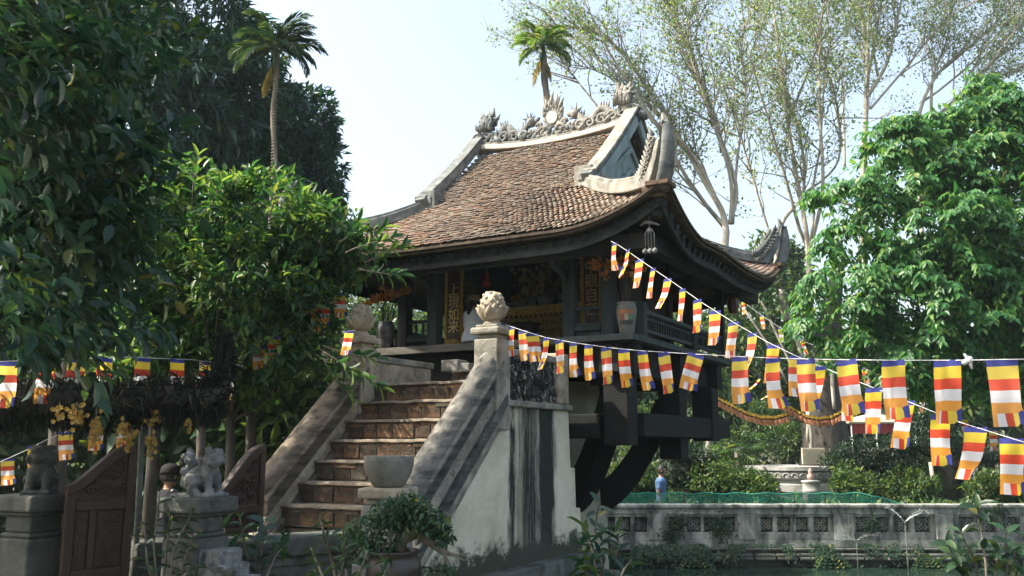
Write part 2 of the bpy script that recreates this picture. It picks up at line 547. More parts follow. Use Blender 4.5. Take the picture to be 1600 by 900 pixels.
# ------------------------------------------------------------------ ground and water
def ground_h(x, y):
    if 6.4 < y < 20.15 and x > -2.5 and x < 40:
        return -1.9
    if y >= 20.15:
        return -0.56 if x > -2.5 else -0.56 + 0.14 * min(1, max(0, (-2.5 - x) / 3.0))
    if x <= -2.5:
        return 0.38 if y < 9.5 else -0.42
    return 0.05
xs = [-400, -150, -60, -30, -16, -9, -6, -4, -2.56, -2.44, 0, 3, 6, 10, 14, 20, 39.9, 40.1, 60, 150, 400]
ys = [-200, -40, -10, 0, 3, 6.36, 6.44, 9, 12, 16, 20.1, 20.2, 24, 30, 40, 60, 100, 200, 500, 1500]
mb = MB()
mb.sheet([[(x, y, ground_h(x, y)) for x in xs] for y in ys], smooth=False)
structure(mb.build('ground', M['soil']))

def water_mat():
    m, t, out = nodes('pond_water')
    b = nd(t, 'ShaderNodeBsdfPrincipled', Roughness=0.06)
    b.inputs['Base Color'].default_value = (.018, .035, .026, 1)
    b.inputs['Specular IOR Level'].default_value = 0.5
    bp = nd(t, 'ShaderNodeBump', Strength=0.25, Distance=0.05)
    t.links.new(tnoise(t, coords(t, (1, 0.45, 1)), 3.5, 5, 0.6), bp.inputs['Height'])
    t.links.new(bp.outputs[0], b.inputs['Normal'])
    t.links.new(b.outputs[0], out.inputs[0])
    return m
mb = MB()
mb.sheet([[(x, y, -0.94) for x in (-2.5, 8, 20, 40)] for y in (6.4, 12, 20.1)], smooth=False)
structure(mb.build('pond_water', water_mat()))

# ------------------------------------------------------------------ the pagoda
PC = 1.93                                   # centre, in both plan axes
pagoda = thing('pagoda', 'small dark wooden pagoda with curved tiled roof raised on one round pillar', 'pagoda', PAG, PAG_R)
BRK_V, EAVE_V, EAVE_U = 0.45, -0.62, -0.62
HW0, HW1 = 1.24, 2.55                       # half width of the front slope at the gable foot and at the eave

def prof_z(s):
    return 5.95 - 2.0 * (1.06 * s - 0.06 * s * s)
S_BRK = (PC - BRK_V) / 2.55
def lift(edge_d, q):
    return 0.40 * max(0.0, 1 - edge_d / 1.3) ** 2 * max(0.0, q) ** 1.4
def sagn(x, y):
    return 0.035 * noise.noise(Vector((x * 0.9, y * 0.9, 3.1)))
def roof_front(a, s, raw=False):
    """a: -1..1 across (right to left = u rising), s: 0 ridge .. 1 eave"""
    v = PC - 2.55 * s
    q = (BRK_V - v) / (BRK_V - EAVE_V)
    hw = HW0 if q <= 0 else HW0 + (HW1 - HW0) * q
    x = a * hw
    z = prof_z(s) + lift(HW1 - abs(x), q) + sagn(x, s * 3)
    return Vector((-(PC + x), v, z))
def roof_side(b, q, sgn=1):
    """right slope below the gable; b: -1 near .. 1 far, q: 0 gable foot .. 1 eave"""
    hl = 1.48 + 1.07 * q
    y = b * hl
    z = prof_z(S_BRK + (1 - S_BRK) * q) + lift(HW1 - abs(y), q) + sagn(y + 9, q * 3)
    x = HW0 + (HW1 - HW0) * q
    return Vector((-(PC - sgn * x), PC + y, z))
def roof_back(a, s):
    p = roof_front(a, s)
    return Vector((p.x, 2 * PC - p.y, p.z))

mb = MB()
ss = [i / 24 for i in range(25)]
aa = [-1 + i / 16 for i in range(33)]
top = [[roof_front(a, s) for a in aa] for s in ss]
mb.sheet(top); mb.sheet([[p - Vector((0, 0, 0.10)) for p in r] for r in top])
bk = [[roof_back(a, s) for a in aa] for s in ss]
mb.sheet(bk); mb.sheet([[p - Vector((0, 0, 0.10)) for p in r] for r in bk])
for sg in (1, -1):
    r = [[roof_side(b, q, sg) for b in aa] for q in [i / 10 for i in range(11)]]
    mb.sheet(r); mb.sheet([[p - Vector((0, 0, 0.10)) for p in k] for k in r])
roof = mb.build('roof', M['under_tile'], pagoda)

def tile_field(fn, rows, step, wid, leng, name, s0=0.0, s1=1.0, width_of=None):
    """rows of overlapping fish-scale tiles laid on a roof surface"""
    Vs, Fs4, Fs3, Fr4 = [], [], [], []
    w2, th = wid * 0.49, 0.026
    w2 *= .90
    outl = [(-w2, 0), (-w2, leng * .68), (-w2 * .66, leng * .91), (0, leng), (w2 * .66, leng * .91), (w2, leng * .68), (w2, 0)]
    n = 0
    for r in range(rows):
        s = s0 + (s1 - s0) * r / rows
        wd = width_of(s)
        cols = int(wd / wid)
        for c in range(cols + 1):
            jit = random.uniform(-0.04, 0.04)
            a = (-1 + 2 * (c + (0.5 if r % 2 else 0.0) + (math.sin(r * 12.9) * .21) + jit) / max(1, cols))
            if abs(a) > 0.995:
                continue
            p = fn(a, s)
            q = fn(a, min(1.02, s + 0.03)) 
            d = (q - p).normalized()
            e = (fn(min(1, a + 0.02), s) - fn(max(-1, a - 0.02), s)).normalized()
            nn = e.cross(d)
            if nn.z < 0:
                nn = -nn
            e = d.cross(nn) if True else e
            yaw = random.gauss(0, 0.035)
            d2 = (d * math.cos(yaw) + e * math.sin(yaw))
            e2 = d2.cross(nn)
            up0 = 0.006 + random.uniform(0, 0.004)
            up1 = 0.048 + random.uniform(-0.006, 0.012)
            sl = random.uniform(-0.004, 0.004)
            base = []
            for x, y in outl:
                h = up0 + (up1 - up0) * y / leng + sl * x / w2 + 0.004 * (1 - (x / w2) ** 2)
                base.append(p + e2 * x + d2 * y + nn * h)
            low = [b - nn * .011 for b in base]
            und = [b - nn * th - d2 * (.036 if y > 0 else 0) for b, (x, y) in zip(base, outl)]
            k = len(Vs)
            mid = p + d2 * leng * .6 + nn * (up1 * .66 + 0.010)
            Vs.extend(base); Vs.extend(low); Vs.append(mid); Vs.extend(und)
            for i in range(6):
                Fs3.append((k + i, k + i + 1, k + 14))
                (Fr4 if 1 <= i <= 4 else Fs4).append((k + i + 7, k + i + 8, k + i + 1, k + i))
                Fs4.append((k + i + 15, k + i + 16, k + i + 8, k + i + 7))
            Fs3.append((k + 6, k, k + 14))
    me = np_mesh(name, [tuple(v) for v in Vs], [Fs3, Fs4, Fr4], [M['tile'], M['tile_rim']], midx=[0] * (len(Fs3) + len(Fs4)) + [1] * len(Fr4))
    return stuff(link(name, me, roof))
def front_w(s):
    q = (S_BRK - s) / (S_BRK - 1)
    return 2 * (HW0 if q <= 0 else HW0 + (HW1 - HW0) * q)
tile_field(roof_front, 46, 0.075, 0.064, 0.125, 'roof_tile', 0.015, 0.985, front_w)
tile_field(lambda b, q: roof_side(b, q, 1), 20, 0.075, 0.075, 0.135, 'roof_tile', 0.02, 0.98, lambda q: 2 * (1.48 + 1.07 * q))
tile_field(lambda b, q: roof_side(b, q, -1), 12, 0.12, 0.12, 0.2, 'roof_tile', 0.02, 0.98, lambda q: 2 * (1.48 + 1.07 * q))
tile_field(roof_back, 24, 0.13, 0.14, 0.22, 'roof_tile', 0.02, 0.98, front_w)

# eave edge: two proud courses of clay under the first tiles, and the fascia board below them
mb, fb = MB(), MB()
def eave_line(fn, n=40):
    return [fn(-1 + 2 * i / n) for i in range(n + 1)]
edges = [eave_line(lambda a: roof_front(a, 1.0)), eave_line(lambda b: roof_side(b, 1.0, 1)),
         eave_line(lambda b: roof_side(b, 1.0, -1)), eave_line(lambda a: roof_back(a, 1.0))]
for ed in edges:
    for i in range(len(ed) - 1):
        a, b = ed[i], ed[i + 1]
        c = Vector((-PC, PC, a.z))
        ia = (c - a); ia.z = 0; ia.normalize()
        for k, (dz, inn, th) in enumerate(((-0.03, 0.0, 0.030), (-0.066, 0.03, 0.030))):
            mb.bar(a + ia * inn + Vector((0, 0, dz)), b + ia * inn + Vector((0, 0, dz)), 0.16, th)
        fb.bar(a + ia * 0.09 + Vector((0, 0, -0.17)), b + ia * 0.09 + Vector((0, 0, -0.17)), 0.045, 0.16)
mb.build('eave_course', surf('clay_edge', (.03, .024, .018), (.10, .075, .052), 12, 0.95, 0.5), pagoda)
fb.build('fascia_board', M['wood'], pagoda)

# corner stacks: layered brick under each upturned corner
CB = surf('corner_brick', (.07, .045, .03), (.18, .12, .08), 14, 0.95, 0.6)
for su in (-1, 1):
    for sv in (-1, 1):
        mb = MB()
        for k in range(6):
            p = Vector((-(PC + su * (HW1 - 0.03 - 0.05 * k)), PC + sv * (HW1 - 0.03 - 0.05 * k), 4.31 - 0.05 * k))
            mb.box(p.x - 0.13, p.x + 0.13, p.y - 0.13, p.y + 0.13, p.z - 0.026, p.z + 0.026)
        mb.build('corner_brickwork', CB, pagoda, bevel=0.008)

def scroll(mb, c, r, w=0.03, turns=1.3, flip=1, ax=None):
    pts = []
    n = 14
    for i in range(n + 1):
        f = i / n
        a = 2 * PI * turns * f
        rr = r * (1 - 0.78 * f)
        pts.append(Vector(c) + Vector((flip * rr * math.cos(a), 0, rr * math.sin(a))))
    mb.tube(pts, [w * (1 - 0.35 * i / n) for i in range(n + 1)], 7)
# ridge, verges, hips
def sweep(mb, pts, w, h, mi=0, up=(0, 0, 1)):
    """rectangular rib along a path, standing on it"""
    rows = []
    for i, p in enumerate(pts):
        t = (pts[min(i + 1, len(pts) - 1)] - pts[max(i - 1, 0)]).normalized()
        x = t.cross(Vector(up)); x = x.normalized() if x.length > 1e-3 else Vector((1, 0, 0))
        y = x.cross(t).normalized()
        ww = w[i] if isinstance(w, list) else w
        hh = h[i] if isinstance(h, list) else h
        rows.append([p - x * ww / 2, p + x * ww / 2, p + x * ww / 2 + y * hh, p - x * ww / 2 + y * hh])
    n = len(mb.v)
    vs = [q for r in rows for q in r]
    fs = []
    for i in range(len(rows) - 1):
        for k in range(4):
            fs.append((i * 4 + k, i * 4 + (k + 1) % 4, i * 4 + 4 + (k + 1) % 4, i * 4 + 4 + k))
    fs.append((3, 2, 1, 0)); m = (len(rows) - 1) * 4; fs.append((m, m + 1, m + 2, m + 3))
    mb.add(vs, fs, mi)
def ridge_z(x):                              # x: -1..1 along the ridge
    return 5.93 + 0.11 * abs(x) ** 2.2
rp = [Vector((-(PC + 1.27 * x), PC, ridge_z(x))) for x in [-1 + i / 12 for i in range(25)]]
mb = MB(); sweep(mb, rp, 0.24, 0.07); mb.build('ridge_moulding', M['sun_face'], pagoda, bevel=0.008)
mb = MB(); sweep(mb, [p + Vector((0, 0, 0.068)) for p in rp], 0.17, 0.05); mb.build('main_ridge', M['ridge_warm'], pagoda, bevel=0.01)
mb = MB(); sweep(mb, [p + Vector((0, 0, 0.117)) for p in rp], 0.085, [.10 + .035 * math.sin(i * 1.9) for i in range(25)])
for i in range(110):
    x_ = -1 + 2 * (i + .5) / 110
    mb.ball((-(PC + 1.25 * x_), PC - .045 - .02 * (i % 2), ridge_z(x_) + .125 + .12 * ((i * 7) % 9) / 8), .022 + .012 * ((i * 5) % 4) / 3, 6)
    mb.ball((-(PC + 1.25 * x_), PC + .05, ridge_z(x_) + .125 + .12 * ((i * 5) % 9) / 8), .026, 6)
stuff(mb.build('ridge_crest', M['ridge'], pagoda, disp=.02, dsize=.04))

for sg in (1, -1):                           # 1: right gable, -1: left
    X = -(PC - sg * HW0)
    for back in (0, 1):
        pts = [Vector((X, PC - (PC - BRK_V + 0.05) * t * (1 - 2 * back), prof_z(S_BRK * t) + 0.02 + 0.16 * (1 - t) ** 2)) for t in [i / 10 for i in range(11)]]
        mb = MB(); sweep(mb, pts, 0.15, 0.13); mb.build('verge', M['ridge'], pagoda, bevel=0.01)  # grey tone paints the shaded side face of the verge
        mb = MB(); sweep(mb, [p + Vector((sg * 0.02, 0, 0.128)) for p in pts], 0.19, 0.04); mb.build('verge_coping', M['ridge_warm'] if sg > 0 else M['ridge'], pagoda, bevel=0.01)  # warmer coping tone on the right gable paints its sunlit top line
        mb = MB(); sweep(mb, [p + Vector((sg * 0.07, 0, -0.12)) for p in pts], 0.05, 0.13); mb.build('barge_board', M['gable'], pagoda, bevel=0.006)
        # hip with the upswept end
        hp = []
        fy = 1 - 2 * back
        for i in range(12):
            q = -0.06 + 0.86 * i / 11
            x = HW0 + (HW1 - HW0) * q
            y = 1.48 + 1.07 * q
            z = prof_z(S_BRK + (1 - S_BRK) * q) + lift(0.0, max(0, q)) - 0.03 - .05 * math.sin(PI * max(0, min(1, q)))
            hp.append(Vector((-(PC - sg * x), PC - fy * y, z)))
        e = Vector((-(PC - sg * HW1), PC - fy * HW1, 4.31)); d = Vector((sg * 1.0, -fy * 0.95, 0)).normalized()
        for a_, b_ in ((-.20, .02), (-.09, .13), (.0, .28), (.055, .46), (.07, .62), (.05, .76)):
            hp.append(e + d * a_ + Vector((0, 0, b_)))
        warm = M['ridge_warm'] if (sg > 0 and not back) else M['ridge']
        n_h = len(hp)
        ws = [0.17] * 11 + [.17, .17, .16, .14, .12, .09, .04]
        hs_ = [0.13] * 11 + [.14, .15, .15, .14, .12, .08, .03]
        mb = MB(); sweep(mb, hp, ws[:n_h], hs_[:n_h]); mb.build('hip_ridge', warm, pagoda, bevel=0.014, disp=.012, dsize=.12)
        mb = MB(); sweep(mb, [p + Vector((0, 0, 0.125)) for p in hp[:12]], 0.125, 0.05); mb.build('hip_coping', warm, pagoda, bevel=0.012)
        # stop block where verge and hip meet
        b0 = hp[0]
        mb = MB(); mb.box(b0.x - .12, b0.x + .12, b0.y - .10, b0.y + .10, b0.z - .02, b0.z + .24); mb.box(b0.x - .07, b0.x + .07, b0.y - .118, b0.y + .118, b0.z + .04, b0.z + .15)
        mb.build('hip_block', warm, pagoda, bevel=0.015)
        # second, outer blade of the horn and the flame of leaves along its back
        mb = MB()
        ctrl = [(-0.02, -0.06, 0.12), (0.09, 0.10, 0.12), (0.145, 0.30, 0.115), (0.16, 0.48, 0.10), (0.15, 0.60, 0.075), (0.12, 0.66, 0.03)]
        mb.tube([e + d * a_ + Vector((0, 0, b_)) for a_, b_, r in ctrl], [r * 0.72 for a_, b_, r in ctrl], 10, flat=0.62)
        mb.build('outer_horn', M['ridge'], pagoda, disp=0.03, dsize=0.12)
        mb = MB()
        sd_ = d.cross(Vector((0, 0, 1)))
        for i in range(12):
            f = i / 11
            p = e + d * (-0.40 + 0.36 * f) + Vector((0, 0, 0.12 + 0.42 * f ** 1.6))
            for y_ in (-.07, .07):
                s_ = Vector((0, 0, 0.085)) - d * (0.07 - 0.04 * f) + sd_ * y_ * .5
                mb.tube([p + sd_ * y_, p + sd_ * y_ + s_ * 0.6, p + sd_ * y_ + s_ * 1.1 + d * 0.015], [0.028, 0.022, 0.005], 6)
                scroll(mb, tuple(p + sd_ * y_ * 1.3 - Vector((0, 0, .05))), .035, .012, 1.2)
        stuff(mb.build('horn_flame', warm, pagoda, disp=0.015, dsize=0.03))
        if not back:
            mb = MB(); mb.ball((X + sg * .03, PC, 6.10), .10, 12, sx=.9); mb.tube([(X + sg * .05, PC, 6.12), (X + sg * .16, PC, 6.14), (X + sg * .20, PC, 6.06)], [.08, .07, .03], 9)
            mb.build('ridge_end_scroll', M['ridge'], pagoda, disp=.02, dsize=.05)

# gables
for sg in (1, -1):
    X = -(PC - sg * (HW0 - 0.06))
    mb = MB()
    apex, foot = 6.0, 4.70
    mb.prism([(-1.45, foot), (1.45, foot), (0, apex)], (X, PC, 0), (0, 1, 0), (0, 0, 1), (-sg * 0.05, 0, 0))
    gb = mb.build('gable_board', M['gable'], pagoda)
    mb = MB()
    for (a, b) in (((-1.02, 4.95), (0, 5.66)), ((1.02, 4.95), (0, 5.66)), ((-0.62, 4.93), (0, 5.36)), ((0.62, 4.93), (0, 5.36))):
        mb.bar((X + sg * 0.02, PC + a[0], a[1]), (X + sg * 0.02, PC + b[0], b[1]), 0.07, 0.05, (1, 0, 0))
    mb.build('gable_moulding', M['gable'], gb, bevel=0.005)
    mb = MB()
    mb.prism([(-0.56, 4.80), (0.56, 4.80), (0, 5.28)], (X + sg * 0.004, PC, 0), (0, 1, 0), (0, 0, 1), (sg * 0.01, 0, 0))
    mb.build('gable_vent', M['char'], gb)
    mb = MB()
    sweep(mb, [Vector((-(PC - sg * (HW0 + 0.02)), PC + y, 4.72 + 0.05 * abs(y) ** 2)) for y in [-1.4 + 0.2 * i for i in range(15)]], 0.2, 0.12)
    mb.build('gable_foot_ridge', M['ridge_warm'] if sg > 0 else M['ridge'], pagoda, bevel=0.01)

# ridge sculpture: two dragons facing a flaming sun disc
def dragon(sgn):
    """sgn 1: on the right half, head towards the middle and tail flaring at the ridge end"""
    mb = MB()
    X = lambda f: -(PC - sgn * f)             # f: metres from the middle of the ridge, to this side
    zb = lambda f: ridge_z(f / 1.27) + 0.115
    body = [(0.40, 0.26), (0.45, 0.19), (0.52, 0.10), (0.60, 0.08), (0.68, 0.16), (0.76, 0.24), (0.84, 0.22), (0.90, 0.12), (0.98, 0.07), (1.06, 0.12), (1.12, 0.22), (1.17, 0.32)]
    mb.tube([Vector((X(f), PC, zb(f) + h)) for f, h in body], [0.045, 0.055, 0.06, 0.062, 0.062, 0.06, 0.058, 0.055, 0.055, 0.06, 0.06, 0.05], 9)
    for i in range(1, len(body)):                # back spines
        f, h = body[i]
        for o_ in (0, 0.04):
            p = Vector((X(f + o_), PC, zb(f) + h + 0.04))
            mb.cone(p, p + Vector((sgn * 0.02, 0, 0.085)), 0.024)
    # head rearing towards the disc
    hx, hz = 0.36, 0.27
    mb.ball((X(hx), PC, zb(hx) + hz), 0.075, 10)
    mb.tube([Vector((X(hx), PC, zb(hx) + hz)), Vector((X(hx - .10), PC, zb(hx) + hz + .01)), Vector((X(hx - .14), PC, zb(hx) + hz + .05))], [.05, .035, .015], 8)
    mb.tube([Vector((X(hx), PC, zb(hx) + hz - .03)), Vector((X(hx - .09), PC, zb(hx) + hz - .06))], [.035, .012], 7)
    for k in range(9):
        a = math.radians(20 + 18 * k)
        p = Vector((X(hx + .02), PC + (k % 3 - 1) * 0.03, zb(hx) + hz + .02))
        mb.cone(p, p + Vector((sgn * math.cos(a) * 0.13, (k % 3 - 1) * 0.03, math.sin(a) * 0.13)), 0.022)
    for s2 in (-1, 1):                           # legs
        mb.tube([Vector((X(.55), PC + s2 * .05, zb(.55) + .10)), Vector((X(.50), PC + s2 * .09, zb(.5) + .03)), Vector((X(.44), PC + s2 * .09, zb(.5)))], [.035, .03, .02], 6)
        mb.tube([Vector((X(.95), PC + s2 * .05, zb(.95) + .10)), Vector((X(.90), PC + s2 * .09, zb(.9) + .03)), Vector((X(.84), PC + s2 * .09, zb(.9)))], [.035, .03, .02], 6)
    # head turned back over a swept mane of flames at the ridge end
    base = Vector((X(1.10), PC, zb(1.10) + 0.20))
    mb.tube([base, base + Vector((sgn * .05, 0, .10)), base + Vector((sgn * .07, 0, .18))], [.07, .085, .06], 9)
    mb.tube([base + Vector((sgn * .03, 0, .12)), base + Vector((-sgn * .08, 0, .15)), base + Vector((-sgn * .13, 0, .12))], [.06, .045, .02], 8)
    for k in range(52):
        f = k / 51
        y = ((k * 5) % 7 - 3) * 0.026
        p = base + Vector((sgn * (-.09 + .20 * f), y, -.02 + .22 * ((k * 3) % 7) / 6))
        a = math.radians(95 - 75 * f + ((k * 11) % 5 - 2) * 9)
        L = 0.055 + 0.06 * ((k * 7) % 5) / 4
        dx, dz = sgn * math.cos(a), math.sin(a)
        m_ = p + Vector((dx * L * .5, y * .6, dz * L * .5))
        mb.tube([p, m_, m_ + Vector((dx * L * .35 - sgn * .015, y * .4, dz * L * .55 + .02))], [.034, .028, .006], 6)
    # cloud scrolls along the foot
    for f, r, fl in ((0.46, .07, 1), (0.62, .08, -1), (0.80, .085, 1), (0.97, .08, -1), (1.12, .09, 1), (1.24, .08, -1)):
        for y in (-.07, .05):
            scroll(mb, (X(f), PC + y, zb(f) + .065), r, .028, 1.4, fl)
    for i in range(70):
        f = 0.30 + 0.9 * i / 69
        h = .02 + .11 * ((i * 7) % 6) / 5
        if i % 3:
            mb.ball((X(f), PC - .05 + .03 * (i % 4), zb(f) + h), 0.022 + 0.010 * ((i * 5) % 3), 7)
        else:
            mb.tube([Vector((X(f), PC - .04, zb(f) + h)), Vector((X(f + .02), PC - .05, zb(f) + h + .05)), Vector((X(f + .05), PC - .03, zb(f) + h + .09))], [.024, .018, .004], 6)
    mb.v = [(x, y, z + .05 * max(0, z - ridge_z(0) - .115 - .1 * (abs(x + PC) / 1.27) ** 2)) for x, y, z in mb.v]
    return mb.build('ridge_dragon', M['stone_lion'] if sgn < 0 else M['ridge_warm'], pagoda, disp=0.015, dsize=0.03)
dragon(1); dragon(-1)
mb = MB()
zc = ridge_z(0) + 0.115
CZ, DR = .27, .088
n = 24
vs = []
for y in (-.05, .05):
    vs += [(-PC + DR * math.cos(2 * PI * k / n), PC + y, zc + CZ + DR * math.sin(2 * PI * k / n)) for k in range(n)]
mb.add(vs, [tuple(range(n)), tuple(range(2 * n - 1, n - 1, -1))] + [(k, (k + 1) % n, n + (k + 1) % n, n + k) for k in range(n)])
mb.v = [(x, y, zc + (z - zc) * 1.08) for x, y, z in mb.v]
sd = mb.build('sun_disc', M['sun_face'], pagoda)
mb = MB()
c = Vector((-PC, PC, zc + CZ))
mb.tube([c + Vector(((DR + .015) * math.cos(2 * PI * k / n), 0, (DR + .015) * math.sin(2 * PI * k / n))) for k in range(n + 1)], .034, 8)
for k in range(34):
    a = math.radians(-35 + 250 * k / 33)
    up = max(0, math.sin(a))
    r0 = DR + .01 + .05 * (k % 3) * up
    p = c + Vector((math.cos(a), ((k * 5) % 5 - 2) * .012, math.sin(a))) * r0
    L = .08 + .10 * up * (0.5 + .5 * ((k * 3) % 4) / 3)
    u_ = Vector((math.cos(a) * .55, 0, math.sin(a) * .6 + .55)).normalized()
    q = p + u_ * L * .55
    mb.tube([p, q, q + (u_ + Vector((.35 * (1 if k % 2 else -1), 0, .2))) * L * .45], [.034, .026, .005], 6)
for sx in (-1, 1):
    for q_, r_, z_ in ((.13, .085, .075), (.26, .07, .06), (.20, .05, .17), (.10, .05, .01), (.33, .05, .05)):
        scroll(mb, (-PC + sx * q_, PC - .05, zc + z_), r_, .028, 1.4, sx)
    mb.tube([(-PC + sx * .05, PC, zc), (-PC + sx * .12, PC, zc + .10), (-PC + sx * .1, PC, zc + .2)], [.07, .06, .045], 8)
    for k in range(16):
        mb.ball((-PC + sx * (.05 + .28 * k / 15), PC - .04 + .02 * (k % 4), zc + .02 + .06 * ((k * 7) % 4) / 3), .03, 7)
mb.v = [(x, y, zc + (z - zc) * 1.08) for x, y, z in mb.v]
mb.build('flame_ring', M['ridge_warm'], sd, disp=0.018, dsize=0.03)

# frame under the roof
def wbox(name, u0, u1, v0, v1, z0, z1, mat, parent=None, bevel=0.008):
    mb = MB(); mb.box(-u0, -u1, v0, v1, z0, z1)
    return mb.build(name, mat, parent or pagoda, bevel=bevel)
DZ = 2.838
F0, F1 = 0.45, 3.41                          # column lines
# deck and its beams
wbox('deck', 0.03, 3.82, 0.03, 3.82, DZ - .09, DZ - .012, M['wood'])
for k in range(11):                          # planks in view along the front edge
    pass
wbox('edge_beam', -0.02, 1.32, -0.02, 0.16, DZ - .075, DZ, M['wood_grey'])
wbox('edge_beam', 1.325, 3.87, -0.02, 0.16, DZ - .09, DZ + .004, M['wood_old'])
wbox('edge_beam', -0.02, 0.14, 0.165, 3.87, DZ - .075, DZ - .001, M['wood_grey'])
wbox('edge_beam', 3.71, 3.87, 0.165, 3.87, DZ - .075, DZ - .001, M['wood'])
wbox('edge_beam', 0.145, 3.705, 3.72, 3.87, DZ - .075, DZ - .001, M['wood'])
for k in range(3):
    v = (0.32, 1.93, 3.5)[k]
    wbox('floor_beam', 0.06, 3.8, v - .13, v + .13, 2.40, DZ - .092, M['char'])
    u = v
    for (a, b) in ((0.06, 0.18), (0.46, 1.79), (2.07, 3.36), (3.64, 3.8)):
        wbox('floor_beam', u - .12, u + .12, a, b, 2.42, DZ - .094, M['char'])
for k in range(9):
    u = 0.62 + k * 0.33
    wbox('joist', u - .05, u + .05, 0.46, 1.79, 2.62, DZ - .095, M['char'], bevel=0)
# pillar
mb = MB()
mb.lathe([(.72, -1.6), (.70, 0.2), (.66, .9), (.62, 1.8), (.61, 2.44)], 36, (-PC, PC, 0))
mb.build('stone_pillar', surf('pillar_plaster', (.24, .235, .18), (.40, .39, .31), 2.5, 0.9, 0.25, 20), pagoda)
# hanging posts, tie beams and curved braces
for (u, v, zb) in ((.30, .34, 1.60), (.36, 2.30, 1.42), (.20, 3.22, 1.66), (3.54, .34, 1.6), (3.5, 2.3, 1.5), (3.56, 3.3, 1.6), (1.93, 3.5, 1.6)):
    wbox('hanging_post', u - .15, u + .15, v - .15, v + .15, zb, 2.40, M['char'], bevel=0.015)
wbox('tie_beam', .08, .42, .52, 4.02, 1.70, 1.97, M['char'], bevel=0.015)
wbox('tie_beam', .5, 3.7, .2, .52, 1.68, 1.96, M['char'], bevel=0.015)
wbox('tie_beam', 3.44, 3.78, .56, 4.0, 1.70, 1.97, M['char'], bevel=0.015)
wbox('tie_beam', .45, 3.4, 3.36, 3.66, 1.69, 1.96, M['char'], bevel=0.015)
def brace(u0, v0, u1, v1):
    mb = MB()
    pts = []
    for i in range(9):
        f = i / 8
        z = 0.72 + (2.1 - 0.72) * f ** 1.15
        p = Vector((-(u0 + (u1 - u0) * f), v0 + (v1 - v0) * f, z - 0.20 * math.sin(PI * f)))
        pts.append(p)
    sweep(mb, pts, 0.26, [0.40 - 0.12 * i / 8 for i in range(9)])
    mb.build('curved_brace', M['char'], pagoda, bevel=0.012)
brace(1.30, 2.05, .36, 2.42)
brace(1.50, 1.45, .42, .62)
brace(2.35, 1.45, 3.4, .62)
brace(2.55, 2.2, 3.4, 3.2)

# columns and panels
def column(u, v, w=0.14, z0=DZ - .01, z1=4.12, mat='wood_grey'):
    return wbox('column', u - w / 2, u + w / 2, v - w / 2, v + w / 2, z0, z1, M[mat], bevel=0.012)
for u in (0.95, 2.93):
    column(u, .40, .155)
for u in (F0, F1):
    column(u, .40, .15, mat='wood_grey' if u < 1 else 'wood')
for u in (F0, F1):
    for v in (1.55, 2.4, 3.4):
        column(u, v, .15, mat='wood')
for u in (.95, 2.93):
    column(u, 3.41, .14, mat='wood')
wbox('architrave', .2, 3.66, .34, .46, 4.0, 4.24, M['wood'])
wbox('architrave', .40, .52, .47, 3.6, 4.0, 4.24, M['wood'])
wbox('architrave', 3.35, 3.47, .47, 3.6, 4.0, 4.24, M['wood'])
wbox('architrave', .53, 3.34, 3.35, 3.47, 4.0, 4.24, M['wood'])
wbox('eave_beam', -.35, 4.2, -.38, -.22, 3.70, 3.88, M['wood'])
wbox('eave_beam', -.38, -.22, -.21, 4.2, 3.70, 3.88, M['wood'])
for u in (0.97, 2.95):                       # cantilevers with rounded carved ends
    mb = MB(); mb.box(-u - .06, -u + .06, -.22, .32, 3.80, 3.99); o = mb.build('cantilever', M['wood'], pagoda, bevel=0.02)
    mb = MB(); mb.tube([(-u, -.44, 3.82), (-u, -.215, 3.84)], [.085, .10], 14); mb.ball((-u, -.44, 3.82), .085, 12, sy=.5)
    mb.tube([(-u, -.22, 3.86), (-u, -.05, 3.72), (-u, .25, 3.66), (-u, .34, 3.52)], [.06, .055, .05, .02], 8)
    mb.build('carved_end', M['wood_grey'], o)
for k in range(26):                          # rafters under the front and right eaves
    f = (k + .5) / 26 * 2 - 1
    p, q = roof_front(f, 0.99), roof_front(f * .985, .62)
    mb = MB(); mb.bar(p + Vector((0, 0, -.17)), q + Vector((0, 0, -.17)), .05, .07); mb.build('rafter', M['wood'], pagoda)
    p, q = roof_side(f, 0.99), roof_side(f * .98, .25)
    mb = MB(); mb.bar(p + Vector((0, 0, -.17)), q + Vector((0, 0, -.17)), .05, .07); mb.build('rafter', M['wood'], pagoda)
for su in (-1, 1):
    for sv in (-1, 1):
        mb = MB(); mb.bar((-(PC + su * 2.45), PC + sv * 2.45, 4.08), (-(PC + su * 1.3), PC + sv * 1.3, 4.3), .12, .16)
        mb.build('hip_rafter', M['wood'], pagoda, bevel=.01)
wbox('ceiling', .3, 3.56, .5, 3.5, 4.30, 4.34, M['inner'], bevel=0)

# windows either side of the opening
for (u0, u1) in ((F0 + .075, .95 - .078), (2.93 + .078, F1 - .075)):
    wn = wbox('window_panel', u0, u1, .37, .43, DZ - .005, DZ + .10, M['wood_grey'])
    wbox('sill', u0, u1, .33, .46, DZ + .101, DZ + .16, M['wood_grey'], wn)
    wbox('sill_moulding', u0, u1, .35, .45, DZ + .161, DZ + .20, M['wood_grey'], wn)
    wbox('rail', u0, u1, .375, .425, DZ + .36, DZ + .40, M['wood_grey'], wn)
    wbox('lintel', u0, u1, .375, .425, DZ + 1.06, DZ + 1.16, M['wood'], wn)
    for k in (1, 2):
        u = u0 + (u1 - u0) * k / 3
        wbox('baluster', u - .012, u + .012, .385, .415, DZ + .201, DZ + .359, M['wood_grey'], wn, 0)
